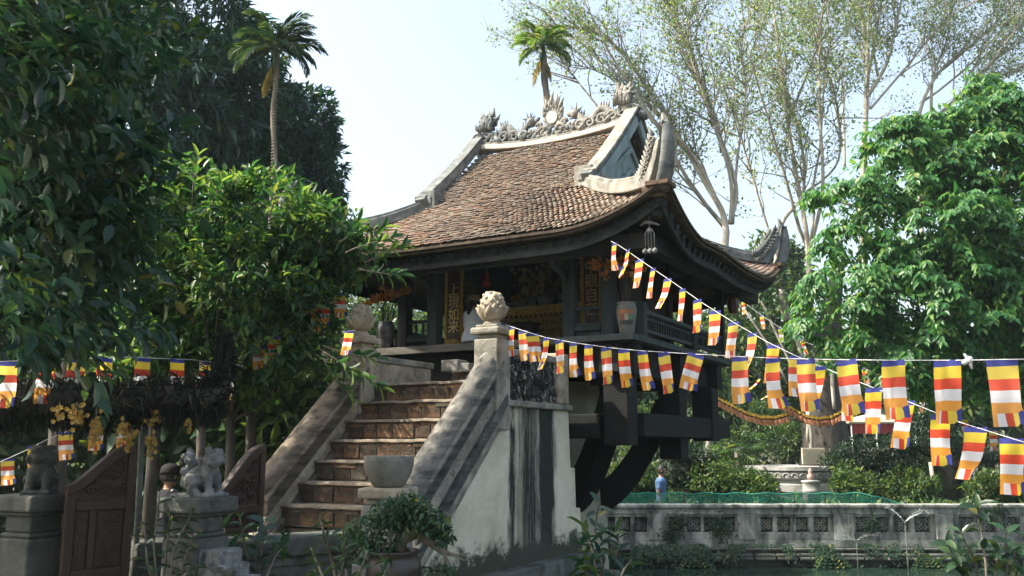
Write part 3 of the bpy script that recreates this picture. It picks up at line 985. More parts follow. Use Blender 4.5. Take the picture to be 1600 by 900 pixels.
# side galleries: railings with turned-thin balusters
def railing(u, v0, v1, nm='railing'):
    r = wbox(nm, u - .03, u + .03, v0, v1, DZ + .29, DZ + .345, M['wood_grey'])
    wbox('bottom_rail', u - .025, u + .025, v0, v1, DZ + .07, DZ + .115, M['wood_grey'], r)
    wbox('middle_rail', u - .022, u + .022, v0, v1, DZ + .225, DZ + .25, M['wood_grey'], r)
    n = max(2, int((v1 - v0) / .085))
    for k in range(n):
        v = v0 + (v1 - v0) * (k + .5) / n
        wbox('baluster', u - .014, u + .014, v - .014, v + .014, DZ + .116, DZ + .289, M['wood'], r, 0)
    return r
for u in (.08, 3.77):
    for v in (.50, 2.36, 3.72):
        column(u, v, .11, DZ, DZ + .42 if v < 1 else 4.0, 'wood_grey' if v < 1 else 'wood')
    railing(u, .556, 2.304)
    railing(u, 2.416, 3.664)
# sanctuary walls
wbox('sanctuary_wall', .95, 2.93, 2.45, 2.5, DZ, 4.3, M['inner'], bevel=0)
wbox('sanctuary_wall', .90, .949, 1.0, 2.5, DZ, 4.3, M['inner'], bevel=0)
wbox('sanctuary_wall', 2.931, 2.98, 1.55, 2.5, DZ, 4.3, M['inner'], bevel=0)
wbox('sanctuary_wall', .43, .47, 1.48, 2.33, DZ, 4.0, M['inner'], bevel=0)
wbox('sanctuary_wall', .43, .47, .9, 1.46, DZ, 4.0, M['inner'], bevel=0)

# ------------------------------------------------------------------ things inside and on the deck
def in_pag(name, label, cat, u, v, z, group=None, rz=0.0):
    p = pg(u, v, z)
    return thing(name, label, cat, tuple(p), PAG_R + rz, group)

def glyph(ch, size, mat, parent, x, y, z):
    c = bpy.data.curves.new('character', 'FONT')
    c.body = ch
    c.size = size
    c.extrude = 0.004
    c.align_x = 'CENTER'; c.align_y = 'CENTER'
    c.materials.append(mat)
    tmp = bpy.data.objects.new('character', c)
    COL.objects.link(tmp)
    dg = bpy.context.evaluated_depsgraph_get()
    me = bpy.data.meshes.new_from_object(tmp.evaluated_get(dg))
    bpy.data.objects.remove(tmp)
    o = bpy.data.objects.new('character', me)
    COL.objects.link(o)
    o.parent = parent
    o.location = (x, y, z)
    o.rotation_euler = (PI / 2, 0, 0)
    return o

def couplet(u, chars, label, ztop, zbot, zs):
    t = in_pag('couplet_board', label, 'signboard', u, 1.0, zbot)
    H = ztop - zbot
    mb = MB(); mb.box(-.15, .15, 0, .035, 0, H); mb.build('board', M['lacquer'], t, bevel=.006)
    for x in (-.128, .128):
        mb = MB(); mb.box(x - .022, x + .022, -.012, -.001, .12, H - .02)
        for k in range(26):
            mb.ball((x, -.014, .15 + (H - .2) * k / 26), .013, 6)
        mb.build('gilded_border', M['gold'], t)
    mb = MB()
    for k in range(30):
        mb.tube([(random.uniform(-.13, .13), -.012, random.uniform(.01, .14)) for _ in range(3)], .008, 5)
    mb.box(-.14, .14, -.008, -.001, .0, .125)
    mb.build('carved_foot', M['gold'], t)
    for ch, z in zip(chars, zs):
        glyph(ch, .19, M['gold_bright'], t, 0, -.006, z - zbot)
    return t
M['gold_bright'] = surf('bright_gilding', (.62, .48, .20), (.50, .36, .12), 40, 0.4, 0.2, metal=0.35)
couplet(3.02, '上現如来', 'tall gilt lacquer board reading four characters, left of the doorway beside the white shirt', 4.16, 2.90, (3.72, 3.55, 3.37, 3.20))
couplet(.94, '中觀自在', 'gilt lettered board seen through the window frame above the painted vase', 4.38, 2.92, (3.84, 3.66, 3.48, 3.30))

# altar
al = in_pag('altar', 'gilded carved altar table in the dark doorway', 'altar', 1.93, 1.35, DZ)
mb = MB(); mb.box(-.82, .82, .02, .75, 0.02, .60); mb.build('altar_body', M['lacquer'], al, bevel=.01)
mb = MB(); mb.box(-.86, .86, -.02, .8, .601, .635); mb.build('altar_top', M['gold'], al, bevel=.008)
mb = MB()
for k in range(22):
    x = -.8 + 1.6 * k / 21
    mb.prism([(-.036, 0), (.036, 0), (0, -.05)], (x, -.004, .535), (1, 0, 0), (0, 0, 1), (0, .02, 0))
mb.box(-.84, .84, -.012, .018, .537, .60)
mb.build('altar_fringe', M['gold'], al)
mb = MB()
for z0, z1 in ((.30, .46), (.13, .26), (.0, .1)):
    mb.box(-.80, .80, .002, .018, z0, z1)
    mb.box(-.82, .82, -.012, .016, z1 + .004, z1 + .022)
    for k in range(16):
        x = -.76 + 1.52 * k / 15
        scroll(mb, (x, -.004, (z0 + z1) / 2), min(.05, (z1 - z0) * .42), .012, 1.3, 1 if k % 2 else -1)
mb.build('altar_frieze', M['gold_dull'], al)

bx = in_pag('merit_box', 'dark wooden offertory box in front of the gilded altar', 'box', 1.92, 1.05, DZ)
mb = MB(); mb.box(-.14, .14, -.12, .12, 0, .33); mb.build('box_body', M['inner'], bx, bevel=.01)
mb = MB(); mb.box(-.16, .16, -.14, .14, .331, .36); mb.build('box_lid', M['inner'], bx, bevel=.01)
mb = MB(); mb.box(-.09, .09, -.02, .02, .359, .363); mb.build('coin_slot', M['char'], bx)

def pot(name, label, cat, u, v, z, prof, mat, group=None):
    t = in_pag(name, label, cat, u, v, z, group)
    mb = MB(); mb.lathe(prof, 20); mb.build('body', mat, t)
    return t
porc = surf('grey_porcelain', (.10, .13, .15), (.22, .25, .27), 12, 0.3, 0.0)
p_ = pot('porcelain_vase', 'pale porcelain flower vase standing right on the dim altar', 'vase', 1.50, 1.62, DZ + .636, [(.05, 0), (.06, .03), (.085, .12), (.07, .2), (.04, .26), (.06, .31), (.055, .32)], porc)
p_ = pot('incense_bowl', 'round porcelain incense bowl in the middle of the dim altar', 'bowl', 1.90, 1.62, DZ + .636, [(.05, 0), (.09, .03), (.13, .1), (.135, .15), (.12, .155)], porc)
mb = MB()
for k in range(9):
    a = random.uniform(0, 6.28); r = random.uniform(0, .06)
    mb.tube([(r * math.cos(a), r * math.sin(a), .12), (r * 1.5 * math.cos(a), r * 1.5 * math.sin(a), .36)], .004, 5)
mb.build('incense_stick', M['lacquer'], p_)
p_ = pot('fruit_dish', 'wide offering dish left on the dim altar', 'dish', 2.35, 1.62, DZ + .636, [(.04, 0), (.05, .05), (.16, .09), (.165, .10), (.1, .09)], porc)
for k, (x, y, z) in enumerate(((-.05, 0, .13), (.05, .02, .13), (0, -.04, .13), (0, .01, .20))):
    mb = MB(); mb.ball((x, y, z), .05, 10); mb.build('fruit', surf('offered_fruit', (.25, .10, .03), (.35, .2, .05), 8, .5, 0), p_)
for nm_, lb_, u_, cc_ in (('altar_flowers', 'dull yellow flower arrangement on the left half of the dim altar', 2.2, ((.30, .24, .06), (.42, .34, .12))), ('altar_flowers', 'muted pink and green flower arrangement on the right half of the dim altar', 1.72, ((.22, .10, .08), (.16, .2, .08)))):
    t = in_pag(nm_, lb_, 'flowers', u_, 1.75, DZ + .636, 'flower arrangements on the altar')
    mb = MB(); mb.lathe([(.05, 0), (.07, .06), (.05, .16), (.06, .2)], 14); mb.build('vase', porc, t)
    fm_ = leaf_mat('altar_petal_%d' % int(u_ * 100), cc_[0], cc_[1], cc_[1], .6, .2)
    mb = MB()
    for k in range(70):
        c_ = Vector((random.gauss(0, .17), random.gauss(0, .09), .42 + random.gauss(0, .13)))
        d_ = Vector((random.gauss(0, 1), -1, random.gauss(.3, 1))).normalized(); x_ = d_.orthogonal().normalized(); y_ = d_.cross(x_)
        R_ = random.uniform(.03, .055)
        mb.add([c_ + x_ * R_, c_ + y_ * R_ + d_ * .012, c_ - x_ * R_, c_ - y_ * R_ + d_ * .012], [(0, 1, 2, 3)])
        if k % 3 == 0: mb.tube([(0, 0, .15), c_ * .6, c_], .004, 4)
    stuff(mb.build('blossom', fm_, t, fix=False))
rl = in_pag('altar_lamp', 'small red glass lamp hanging in the doorway over the kneeling visitor', 'lamp', 2.50, 1.0, 3.72)
mb = MB(); mb.lathe([(.035, 0), (.06, .02), (.055, .07), (.03, .12), (.035, .17), (.02, .2)], 14); mb.build('lamp_glass', surf('red_glass', (.25, .02, .015), (.4, .05, .03), 20, .15, 0, spec=.8), rl)
mb = MB(); mb.tube([(0, 0, .2), (0, 0, .58)], .006, 6); mb.build('chain', M['metal'], rl)

def leaf_object_mesh(name, mat, n=8):
    """one leaf 1 long and 1 wide, lying in x (width), y (length), with a folded midrib and a drooping tip"""
    ys = [0, .22, .5, .78, 1.0]
    wd = [.02, .40, .5, .30, 0]
    dz = [0, .02, 0, -.05, -.14]
    vs = []
    for y, w_, z in zip(ys, wd, dz):
        vs.append((0, y, z))
    for y, w_, z in zip(ys[1:4], wd[1:4], dz[1:4]):
        vs.append((-w_, y, z + .10)); vs.append((w_, y, z + .10))
    fs = []
    for sgn, o_ in ((0, 5), (1, 6)):
        e = [o_, o_ + 2, o_ + 4]
        q = [(0, 1, e[0]), (1, 2, e[1], e[0]), (2, 3, e[2], e[1]), (3, 4, e[2])]
        fs += [f if sgn == 0 else f[::-1] for f in q]
    me = bpy.data.meshes.new(name)
    me.from_pydata(vs, [], fs)
    me.materials.append(mat)
    me.polygons.foreach_set('use_smooth', [True] * len(fs))
    return me

LEAF8 = np.array([(0, 0, 0), (0, .22, .02), (0, .5, 0), (0, .78, -.05), (0, 1, -.14), (-.40, .22, .12), (.40, .22, .12), (-.5, .5, .10), (.5, .5, .10), (-.30, .78, .05), (.30, .78, .05)])
LEAF8_T = [(0, 1, 5), (3, 4, 9), (6, 1, 0), (10, 4, 3)]
LEAF8_Q = [(1, 2, 7, 5), (2, 3, 9, 7), (6, 8, 2, 1), (8, 10, 3, 2)]
LEAF2 = np.array([(0, 0, 0), (-.5, .48, .10), (0, 1, -.12), (.5, .48, .10), (0, .5, -.02)])
LEAF2_Q = [(0, 4, 2, 1), (0, 3, 2, 4)]

def frames(T, Nn):
    T = T / np.maximum(1e-9, np.linalg.norm(T, axis=1, keepdims=True))
    X = np.cross(T, Nn)
    X /= np.maximum(1e-9, np.linalg.norm(X, axis=1, keepdims=True))
    Z = np.cross(X, T)
    return X, T, Z

def leaves_mesh(name, P, T, Nn, L, W, mat, fine=False):
    X, Y, Z = frames(T, Nn)
    tpl = LEAF8 if fine else LEAF2
    k = len(tpl)
    V = (P[:, None, :] + X[:, None, :] * (tpl[None, :, 0:1] * W[:, None, None]) + Y[:, None, :] * (tpl[None, :, 1:2] * L[:, None, None])
         + Z[:, None, :] * (tpl[None, :, 2:3] * L[:, None, None] * .9)).reshape(-1, 3)
    off = (np.arange(len(P)) * k)[:, None, None]
    if fine:
        g = [(np.array(LEAF8_T)[None] + off).reshape(-1, 3), (np.array(LEAF8_Q)[None] + off).reshape(-1, 4)]
    else:
        g = [(np.array(LEAF2_Q)[None] + off).reshape(-1, 4)]
    return np_mesh(name, V, g, mat, smooth=fine)

def put_leaves(root, P, T, Nn, L, W, mat, singles=0, fine=False, part='crown', single='leaf', minpx=9.0):
    """leaves of one plant: the ones that show largest as objects of their own, the rest joined"""
    P = np.asarray(P, float); T = np.asarray(T, float); Nn = np.asarray(Nn, float)
    L = np.asarray(L, float); W = np.asarray(W, float)
    loc = np.array(root.location)
    one = np.zeros(len(P), bool)
    if singles:
        d = P - np.array([0, 0, EYE])
        f = np.array([0, math.cos(TH), math.sin(TH)]); up = np.array([0, -math.sin(TH), math.cos(TH)])
        z = np.maximum(.1, d @ f)
        x = d[:, 0] / z * FPX + 800; y = 450 - (d @ up) / z * FPX
        Tn = T / np.maximum(1e-9, np.linalg.norm(T, axis=1, keepdims=True))
        vw = d / np.linalg.norm(d, axis=1, keepdims=True)
        seen = np.sqrt(np.maximum(0.05, 1 - (Tn * vw).sum(1) ** 2))
        px = L / z * FPX * seen
        ok = (x > -10) & (x < 1610) & (y > -10) & (y < 910) & (px > minpx)
        # nearest first: they hide the others
        rad = np.where(ok, np.linalg.norm(d, axis=1) - 0.02 * px * z / FPX * 30, 1e9)
        idx = np.argsort(rad)[:singles]
        idx = idx[ok[idx]]
        one[idx] = True
    if (~one).any():
        k = ~one
        me = leaves_mesh(part, P[k] - loc, T[k], Nn[k], L[k], W[k], mat, fine)
        stuff(link(part, me, root))
    if one.any():
        me = leaf_object_mesh(single, mat)
        X, Y, Z = frames(T[one], Nn[one])
        Pq, Lq, Wq = P[one] - loc, L[one], W[one]
        for i in range(len(Pq)):
            o = bpy.data.objects.new(single, me)
            COL.objects.link(o)
            o.parent = root
            o.matrix_basis = Matrix(((X[i][0] * Wq[i], Y[i][0] * Lq[i], Z[i][0] * Lq[i], Pq[i][0]),
                                     (X[i][1] * Wq[i], Y[i][1] * Lq[i], Z[i][1] * Lq[i], Pq[i][1]),
                                     (X[i][2] * Wq[i], Y[i][2] * Lq[i], Z[i][2] * Lq[i], Pq[i][2]), (0, 0, 0, 1)))

def unit(v):
    return v / np.maximum(1e-9, np.linalg.norm(v, axis=-1, keepdims=True))

# dried lotus bouquets in the two vases on the deck corners
def bouquet(name, label, cat, c, n, hmin, hmax, spread, group, heads):
    t = thing(name, label, cat, c, PAG_R, group)
    for k in range(n):
        a = 2 * PI * k / n + random.uniform(-.3, .3)
        r = spread * random.uniform(.25, 1)
        h = random.uniform(hmin, hmax)
        tip = Vector((r * math.cos(a), r * math.sin(a) * .8, h))
        mb = MB(); mb.tube([(.02 * math.cos(a), .02 * math.sin(a), -.22), tip * .5 + Vector((0, 0, .03)), tip], [.006, .005, .004], 5)
        st = mb.build('stem', M['bark_dark'], t)
        dirv = (tip - Vector((0, 0, -.2))).normalized()
        mb = MB()
        if k % 4 == 0 and heads:                 # seed head
            mb.ball(tip, .042, 12, sz=.9)
            mb.build('seed_head', surf('seed_head', (.25, .13, .05), (.36, .20, .08), 20, .8, .2), st)
        else:                                    # open dried flower: cupped petals
            x = dirv.orthogonal().normalized(); y = dirv.cross(x)
            for q in range(8):
                b = 2 * PI * q / 8
                o_ = x * math.cos(b) + y * math.sin(b)
                s_ = x * -math.sin(b) + y * math.cos(b)
                R = random.uniform(.065, .10)
                p0, p1, p2 = tip, tip + o_ * R * .8 + dirv * R * .35, tip + o_ * R * 1.05 + dirv * R * 1.0
                mb.add([p0, p1 + s_ * R * .42, p2, p1 - s_ * R * .42], [(0, 1, 2, 3)], 0, True)
            mb.build('dried_flower', LM['dry'], st, fix=False)
    return t
vr = thing('flower_vase', 'grey ceramic vase with painted houses on the right front corner of the deck', 'vase', tuple(pg(.105, .10, DZ)), PAG_R, 'vases on the deck corners')
prof = [(.075, 0), (.085, .02), (.095, .10), (.115, .22), (.118, .29), (.105, .335), (.098, .345), (.108, .36), (.10, .365), (.085, .34)]
cer = surf('grey_ceramic', (.075, .08, .07), (.15, .15, .13), 10, .45, .2)
mb = MB(); mb.lathe(prof, 28); mb.build('vase_body', cer, vr)
def on_vase(x0, x1, z0, z1, mat, r=.118, nm='painted_house'):
    mb = MB()
    a0, a1 = x0 / r - PI / 2 + .30, x1 / r - PI / 2 + .30
    rr = lambda z: np.interp(z, [p[1] for p in prof[:6]], [p[0] for p in prof[:6]]) + .002
    mb.sheet([[(rr(z) * math.cos(a0 + (a1 - a0) * i / 6), rr(z) * math.sin(a0 + (a1 - a0) * i / 6), z) for i in range(7)] for z in (z0, (z0 + z1) / 2, z1)])
    mb.build(nm, mat, vr, fix=False)
pc = lambda n, c: surf(n, c, tuple(x * .7 for x in c), 20, .5, 0)
on_vase(-.08, -.02, .16, .215, pc('paint_red', (.30, .09, .05)))
on_vase(-.015, .03, .15, .22, pc('paint_cream', (.38, .32, .22)))
on_vase(.035, .09, .16, .205, pc('paint_green', (.10, .22, .13)))
on_vase(-.09, .10, .222, .27, pc('paint_orange', (.32, .14, .06)), nm='painted_roof')
on_vase(-.09, .10, .10, .145, pc('paint_dark', (.05, .05, .05)), nm='painted_ground')
bouquet('dried_lotus_bouquet', 'rust orange dried lotus flowers in the painted vase at the right deck corner', 'bouquet', tuple(pg(.105, .10, DZ + .36)), 17, .30, .46, .34, 'dried lotus bouquets', True)
vl = thing('flower_vase', 'dark glazed vase on the left deck corner behind the left lotus post', 'vase', tuple(pg(3.50, .10, DZ)), PAG_R, 'vases on the deck corners')
mb = MB(); mb.lathe(prof, 28); mb.build('vase_body', surf('dark_glaze', (.025, .025, .025), (.09, .085, .08), 12, .25, .2, spec=.6), vl)
bouquet('dried_lotus_bouquet', 'orange dried lotus flowers in the dark vase behind the left lotus post', 'bouquet', tuple(pg(3.50, .10, DZ + .36)), 15, .25, .46, .34, 'dried lotus bouquets', True)

# corner wind chime and the lantern under the right eave
ch = thing('wind_chime', 'brass wind chime hanging under the near roof corner', 'wind chime', tuple(pg(-.42, -.50, 3.62)), PAG_R)
mb = MB()
mb.tube([(0, 0, .40), (0, 0, .26)], .006, 6)
mb.tube([(-.10, 0, .30), (-.05, 0, .33), (.04, 0, .31), (.11, 0, .28)], [.012, .02, .018, .008], 7)
mb.build('hook', M['stone_lion'], ch)
mb = MB()
for x in (-.05, -.017, .017, .05):
    mb.tube([(x * .4, 0, .26), (x, 0, .20), (x, 0, .04)], .005, 6)
mb.lathe([(.012, .20), (.03, .23), (.012, .27)], 10)
mb.build('chime_rod', M['metal'], ch)
mb = MB()
for x in (-.055, 0, .055):
    mb.lathe([(.012, .04), (.03, .02), (.024, -.005), (.008, -.02)], 9, (x, 0, 0))
mb.build('bell', M['stone_lion'], ch)
ln = thing('hanging_lantern', 'small dark lantern hanging under the far right eave', 'lantern', tuple(pg(-.30, 3.06, 3.42)), PAG_R)
mb = MB(); mb.lathe([(.05, 0), (.075, .04), (.085, .12), (.075, .2), (.05, .24)], 8, smooth=False); mb.build('lantern_body', M['lacquer'], ln)
mb = MB(); mb.lathe([(.11, .24), (.06, .29), (.015, .31)], 8, smooth=False); mb.tube([(0, 0, .31), (0, 0, .46)], .006, 5); mb.build('lantern_cap', M['char'], ln)

# ------------------------------------------------------------------ the staircase
stair = thing('staircase', 'steep brick staircase between sloping stone balustrades up to the pagoda', 'staircase', PAG, PAG_R)
def sbox(name, u0, u1, v0, v1, z0, z1, mat, parent=None, bevel=0.01):
    mb = MB(); mb.box(-u0, -u1, v0, v1, z0, z1)
    return mb.build(name, mat, parent or stair, bevel=bevel)
TR, RS, V0, Z0 = 0.2217, 0.20, -2.86, 1.06
UL, UR = 2.42, 0.98
brick_me = []
for k in range(6):
    mb = MB(); hw, hh = .098, .072
    vs = []
    for y in (0, .05):
        for (x, z) in ((-1, -1), (1, -1), (1, 1), (-1, 1)):
            vs.append((x * (hw - random.uniform(0, .012)), y + random.uniform(-.006, .006), z * (hh - random.uniform(0, .010))))
    me = bpy.data.meshes.new('brick')
    me.from_pydata(vs, [], [(0, 1, 5, 4), (1, 2, 6, 5), (2, 3, 7, 6), (3, 0, 4, 7), (0, 3, 2, 1), (4, 5, 6, 7)])
    me.materials.append(M['brick'])
    brick_me.append(me)
UL_ = UL
for i in range(8):
    v, z = V0 + TR * i, Z0 + RS * i
    UL = UL_
    if i == 7:                                        # short upper flight at the back of the landing
        v, UL = -.58, 2.02
    last = -.13 if i >= 6 else v + TR + .02
    st = sbox('step', UR - .002, UL + .002, v + .028, last, z - RS, z - .028, M['mortar'], bevel=0)
    tm = MB()                                     # worn tread with an uneven nosing
    nx = 16
    rows = []
    for y, dz in ((0.0, -.028), (0.0, -.008), (.02, 0.0), (last - v, 0.0)):
        rows.append([(-(UR + (UL - UR) * k / nx), v + y + .012 * noise.noise(Vector((k * .9, i * 3.3, 0))), z + dz + (.010 * noise.noise(Vector((k * .7, i * 5.1, 2))) if y < .05 else 0)) for k in range(nx + 1)])
    tm.sheet(rows)
    tm.build('tread', surf('worn_tread', (.13, .11, .085), (.27, .22, .165), 9, .95, .5, 50) if i == 0 else bpy.data.materials['worn_tread'], st)
    for z_, h_, n_ in ((z - .118, .070, 7), (z - .045, .030, 6)):
        cuts = sorted([UR] + [UR + (UL - UR) * (k + random.uniform(-.25, .25)) / n_ for k in range(1, n_)] + [UL])
        for k in range(n_):
            wd_ = cuts[k + 1] - cuts[k]
            o = bpy.data.objects.new('brick', brick_me[(i * 7 + k * 5) % 6])
            COL.objects.link(o)
            o.parent = st
            o.location = (-(cuts[k] + cuts[k + 1]) / 2, v + .012 + random.uniform(0, .012), z_ + random.uniform(-.003, .003))
            o.rotation_euler = (0, random.gauss(0, .012), random.gauss(0, .02))
            o.scale = ((wd_ - .012) / .19, 1, h_ / .072)
UL = UL_
SL = RS / TR
def slope(u0, u1, n0, n1, va, vb, name, mat, bevel=.012, ztop=None):
    """prism along the flight: heights n0..n1 above the nosing line, from va to vb"""
    line = lambda v: Z0 + SL * (v - V0)
    mb = MB()
    vs = []
    N = 10
    rows = []
    for k in range(N + 1):
        v = va + (vb - va) * k / N
        z = line(v)
        w_ = .006 * noise.noise(Vector((v * 4, u0 * 7, n1 * 5)))
        rows.append([(-u0, v, z + n0), (-u1, v, z + n0), (-u1 + w_, v, z + n1 + w_), (-u0 - w_, v, z + n1 + w_)])
    for r in rows:
        vs += r
    fs = [(3, 2, 1, 0), tuple(N * 4 + q for q in range(4))]
    for k in range(N):
        for q in range(4):
            fs.append((k * 4 + q, k * 4 + (q + 1) % 4, k * 4 + 4 + (q + 1) % 4, k * 4 + 4 + q))
    mb.add(vs, fs)
    return mb.build(name, mat, stair, bevel=bevel)
# side walls below the slope
mb = MB()
mb.prism([(-3.12, .30), (.34, .30), (.28, .50), (.24, .90), (.13, .905), (.11, 1.35), (.0, 1.355), (-.05, 2.04), (-1.55, 2.04), (-3.12, .58)], (-.775, 0, 0), (0, 1, 0), (0, 0, 1), (-.20, 0, 0))
mb.build('side_wall', M['limewash'], stair, bevel=.015)
mb = MB()
mb.prism([(-3.12, .30), (-.05, .30), (-.05, 2.04), (-1.55, 2.04), (-3.12, .58)], (-2.425, 0, 0), (0, 1, 0), (0, 0, 1), (-.20, 0, 0))
mb.build('side_wall', M['limewash'], stair, bevel=.015)
sbox('core', UR + .01, UL - .01, -2.8, -.2, .2, .84, M['mortar'], bevel=0)
sbox('footing', .62, 2.9, -3.05, .55, .18, .42, M['stone_dark'], bevel=.02)
sbox('footing', .50, 3.0, -3.05, .75, -1.2, .175, M['stone_dark'], bevel=.02)
VT = -1.60
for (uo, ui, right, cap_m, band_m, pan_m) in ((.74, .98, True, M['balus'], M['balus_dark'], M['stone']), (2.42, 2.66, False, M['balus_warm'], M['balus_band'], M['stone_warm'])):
    uo_, ui_ = uo, ui
    s_ = 1 if ui > uo else -1
    slope(uo + s_ * .022, ui, -.45, .03, -3.02, VT, 'balustrade_panel', pan_m)
    slope(uo + s_ * .008, ui - s_ * .004, .032, .20, -3.02, VT, 'balustrade_band', band_m)
    slope(uo - s_ * .025, ui + s_ * .012, .20, .265, -3.05, VT, 'balustrade_rail', cap_m, .02)
    # rounded coping
    line = lambda v: Z0 + SL * (v - V0)
    mb = MB()
    uc = (uo + ui) / 2
    pts = [Vector((-uc, -3.05 + (VT + 3.05) * k / 12, line(-3.05 + (VT + 3.05) * k / 12) + .27)) for k in range(13)]
    mb.tube(pts, .135, 14, flat=.85)
    mb.build('balustrade_coping', cap_m, stair, disp=.012, dsize=.12)
    slope(uo - s_ * .035, uo + s_ * .05, -.26, -.14, -3.04, -1.54, 'moulding', band_m, .02)
    slope(uo - s_ * .012, uo + s_ * .05, -.36, -.27, -3.04, -1.55, 'lower_moulding', pan_m, .012)
    mb = MB()                                      # worn floral carving low on the panel
    for k in range(120):
        v = random.uniform(-2.9, -1.62)
        n_ = random.uniform(-.10, .0)
        mb.ball((-uo - s_ * .022, v, line(v) + n_), random.uniform(.007, .016), 6, sx=.5)
    stuff(mb.build('floral_relief', pan_m, stair, disp=.01, dsize=.03))

def lotus_post(u, mat):
    v = -1.61
    w_ = .135
    p = sbox('newel_post', u - w_, u + w_, v - w_, v + w_, .9 if u > 2 else 1.75, 2.645, mat, bevel=.014)
    sbox('post_neck', u - .11, u + .11, v - .11, v + .11, 2.646, 2.69, mat, p)
    sbox('post_cap', u - .165, u + .165, v - .165, v + .165, 2.691, 2.76, mat, p, .02)
    sbox('post_cap', u - .125, u + .125, v - .125, v + .125, 2.761, 2.79, mat, p, .012)
    mb = MB()
    c = (-u, v, 2.79)
    mb.lathe([(.09, 0), (.095, .02), (.075, .035), (.085, .05)], 20, c)
    mb.lathe([(.08, .05), (.115, .10), (.122, .17), (.118, .235), (.098, .295), (.058, .335), (.01, .35)], 20, c)
    for k in range(26):                             # knobbly bud
        a = k * 2.4; f = k / 26
        zz = .18 + .155 * f; r = np.interp(zz, [.17, .235, .295, .335], [.116, .112, .092, .05])
        mb.ball((c[0] + r * math.cos(a), c[1] + r * math.sin(a), c[2] + zz), .024, 6)
    f = mb.build('lotus_finial', M['stone_warm'], p, disp=.008, dsize=.03)
    mb = MB()
    for ring, n_, R0, R1, z0, z1 in ((0, 8, .085, .158, .05, .185), (1, 8, .085, .142, .05, .205)):
        for k in range(n_):
            a = 2 * PI * (k + ring * .5) / n_ + .35
            rows = []
            for t_ in range(6):
                q = t_ / 5
                r = R0 + (R1 - R0) * math.sin(q * PI * .55)
                if t_ == 5: r += .014
                z = z0 + (z1 - z0) * q
                hw = [.045, .060, .062, .052, .030, .003][t_]
                rows.append([(c[0] + (r - abs(s) * .02) * math.cos(a) - s * hw * math.sin(a), c[1] + (r - abs(s) * .02) * math.sin(a) + s * hw * math.cos(a), c[2] + z) for s in (-1, -.5, 0, .5, 1)])
            mb.sheet(rows)
    pt = mb.build('lotus_petal', M['stone_warm'], f, fix=False)
    md = pt.modifiers.new('solid', 'SOLIDIFY'); md.thickness = .014; md.offset = 0
    return p
lotus_post(.862, M['stone'])
lotus_post(2.54, M['stone_warm'])
# landing walls
sbox('landing_wall', .78, .96, -1.47, -.36, 2.055, 2.50, M['stone'])
sbox('landing_coping', .755, .985, -1.47, -.36, 2.501, 2.575, M['stone'], bevel=.015)
sbox('landing_pier', .745, .975, -.355, -.09, 2.055, 2.62, M['stone_warm'], bevel=.015)
sbox('landing_ledge', .715, .98, -1.55, -.06, 1.985, 2.05, M['stone'], bevel=.015)
mb = MB()
for k in range(420):
    v = random.uniform(-1.43, -.40); z = random.uniform(2.08, 2.48)
    if k % 3 == 0:
        pts = [(-.775, v + random.uniform(-.05, .05), z + random.uniform(-.06, .06)) for _ in range(4)]
        mb.tube(pts, random.uniform(.008, .014), 5)
    else:
        mb.ball((-.778, v, z), random.uniform(.010, .024), 6)
mb.build('landing_relief', M['relief'], stair)
sbox('landing_wall', 2.425, 2.62, -1.47, -.40, 2.055, 2.50, M['stone_warm'])
sbox('landing_coping', 2.405, 2.645, -1.47, -.36, 2.501, 2.575, M['stone'], bevel=.015)
sbox('landing_block', 2.02, 2.26, -.44, -.22, 2.461, 2.60, M['ridge_warm'], bevel=.012)
sbox('landing_block', 1.88, 2.018, -.42, -.24, 2.461, 2.555, M['ridge_warm'], bevel=.012)

# ------------------------------------------------------------------ people
FAB = {'white': cloth('white_shirt', (.80, .84, .90), .05), 'blue': cloth('blue_shirt', (.11, .20, .36), .05), 'dark': cloth('dark_cloth', (.018, .02, .024), .02),
       'grey': cloth('grey_cloth', (.10, .10, .11), .02), 'cap': cloth('brown_cap', (.018, .016, .016), .02), 'strap': cloth('pale_strap', (.4, .4, .4), .02), 'tan': cloth('tan_hat', (.34, .24, .17), .1)}

def hand(mb, wrist, d, side, s=1.0):
    """palm with four bent fingers of different length and a thumb from its side"""
    wrist, d = Vector(wrist), Vector(d).normalized()
    x = Vector((1, 0, 0)); x = (x - d * x.dot(d)).normalized()
    n = d.cross(x) * side
    palm = wrist + d * .05 * s
    mb.tube([wrist, palm, palm + d * .04 * s], [.024 * s, .036 * s, .034 * s], 8, flat=.6)
    for k, (o_, L) in enumerate(((.028, .068), (.010, .078), (-.009, .073), (-.027, .055))):
        a = palm + d * .04 * s + x * o_ * s
        mb.tube([a, a + d * L * .5 * s - n * .006 * s, a + d * L * .9 * s - n * .028 * s], [.010 * s, .009 * s, .007 * s], 6)
    a = wrist + d * .03 * s + x * .03 * s
    mb.tube([a, a + (d * .5 + x * .7) * .04 * s, a + (d * .9 + x * .6) * .065 * s], [.012 * s, .011 * s, .008 * s], 6)

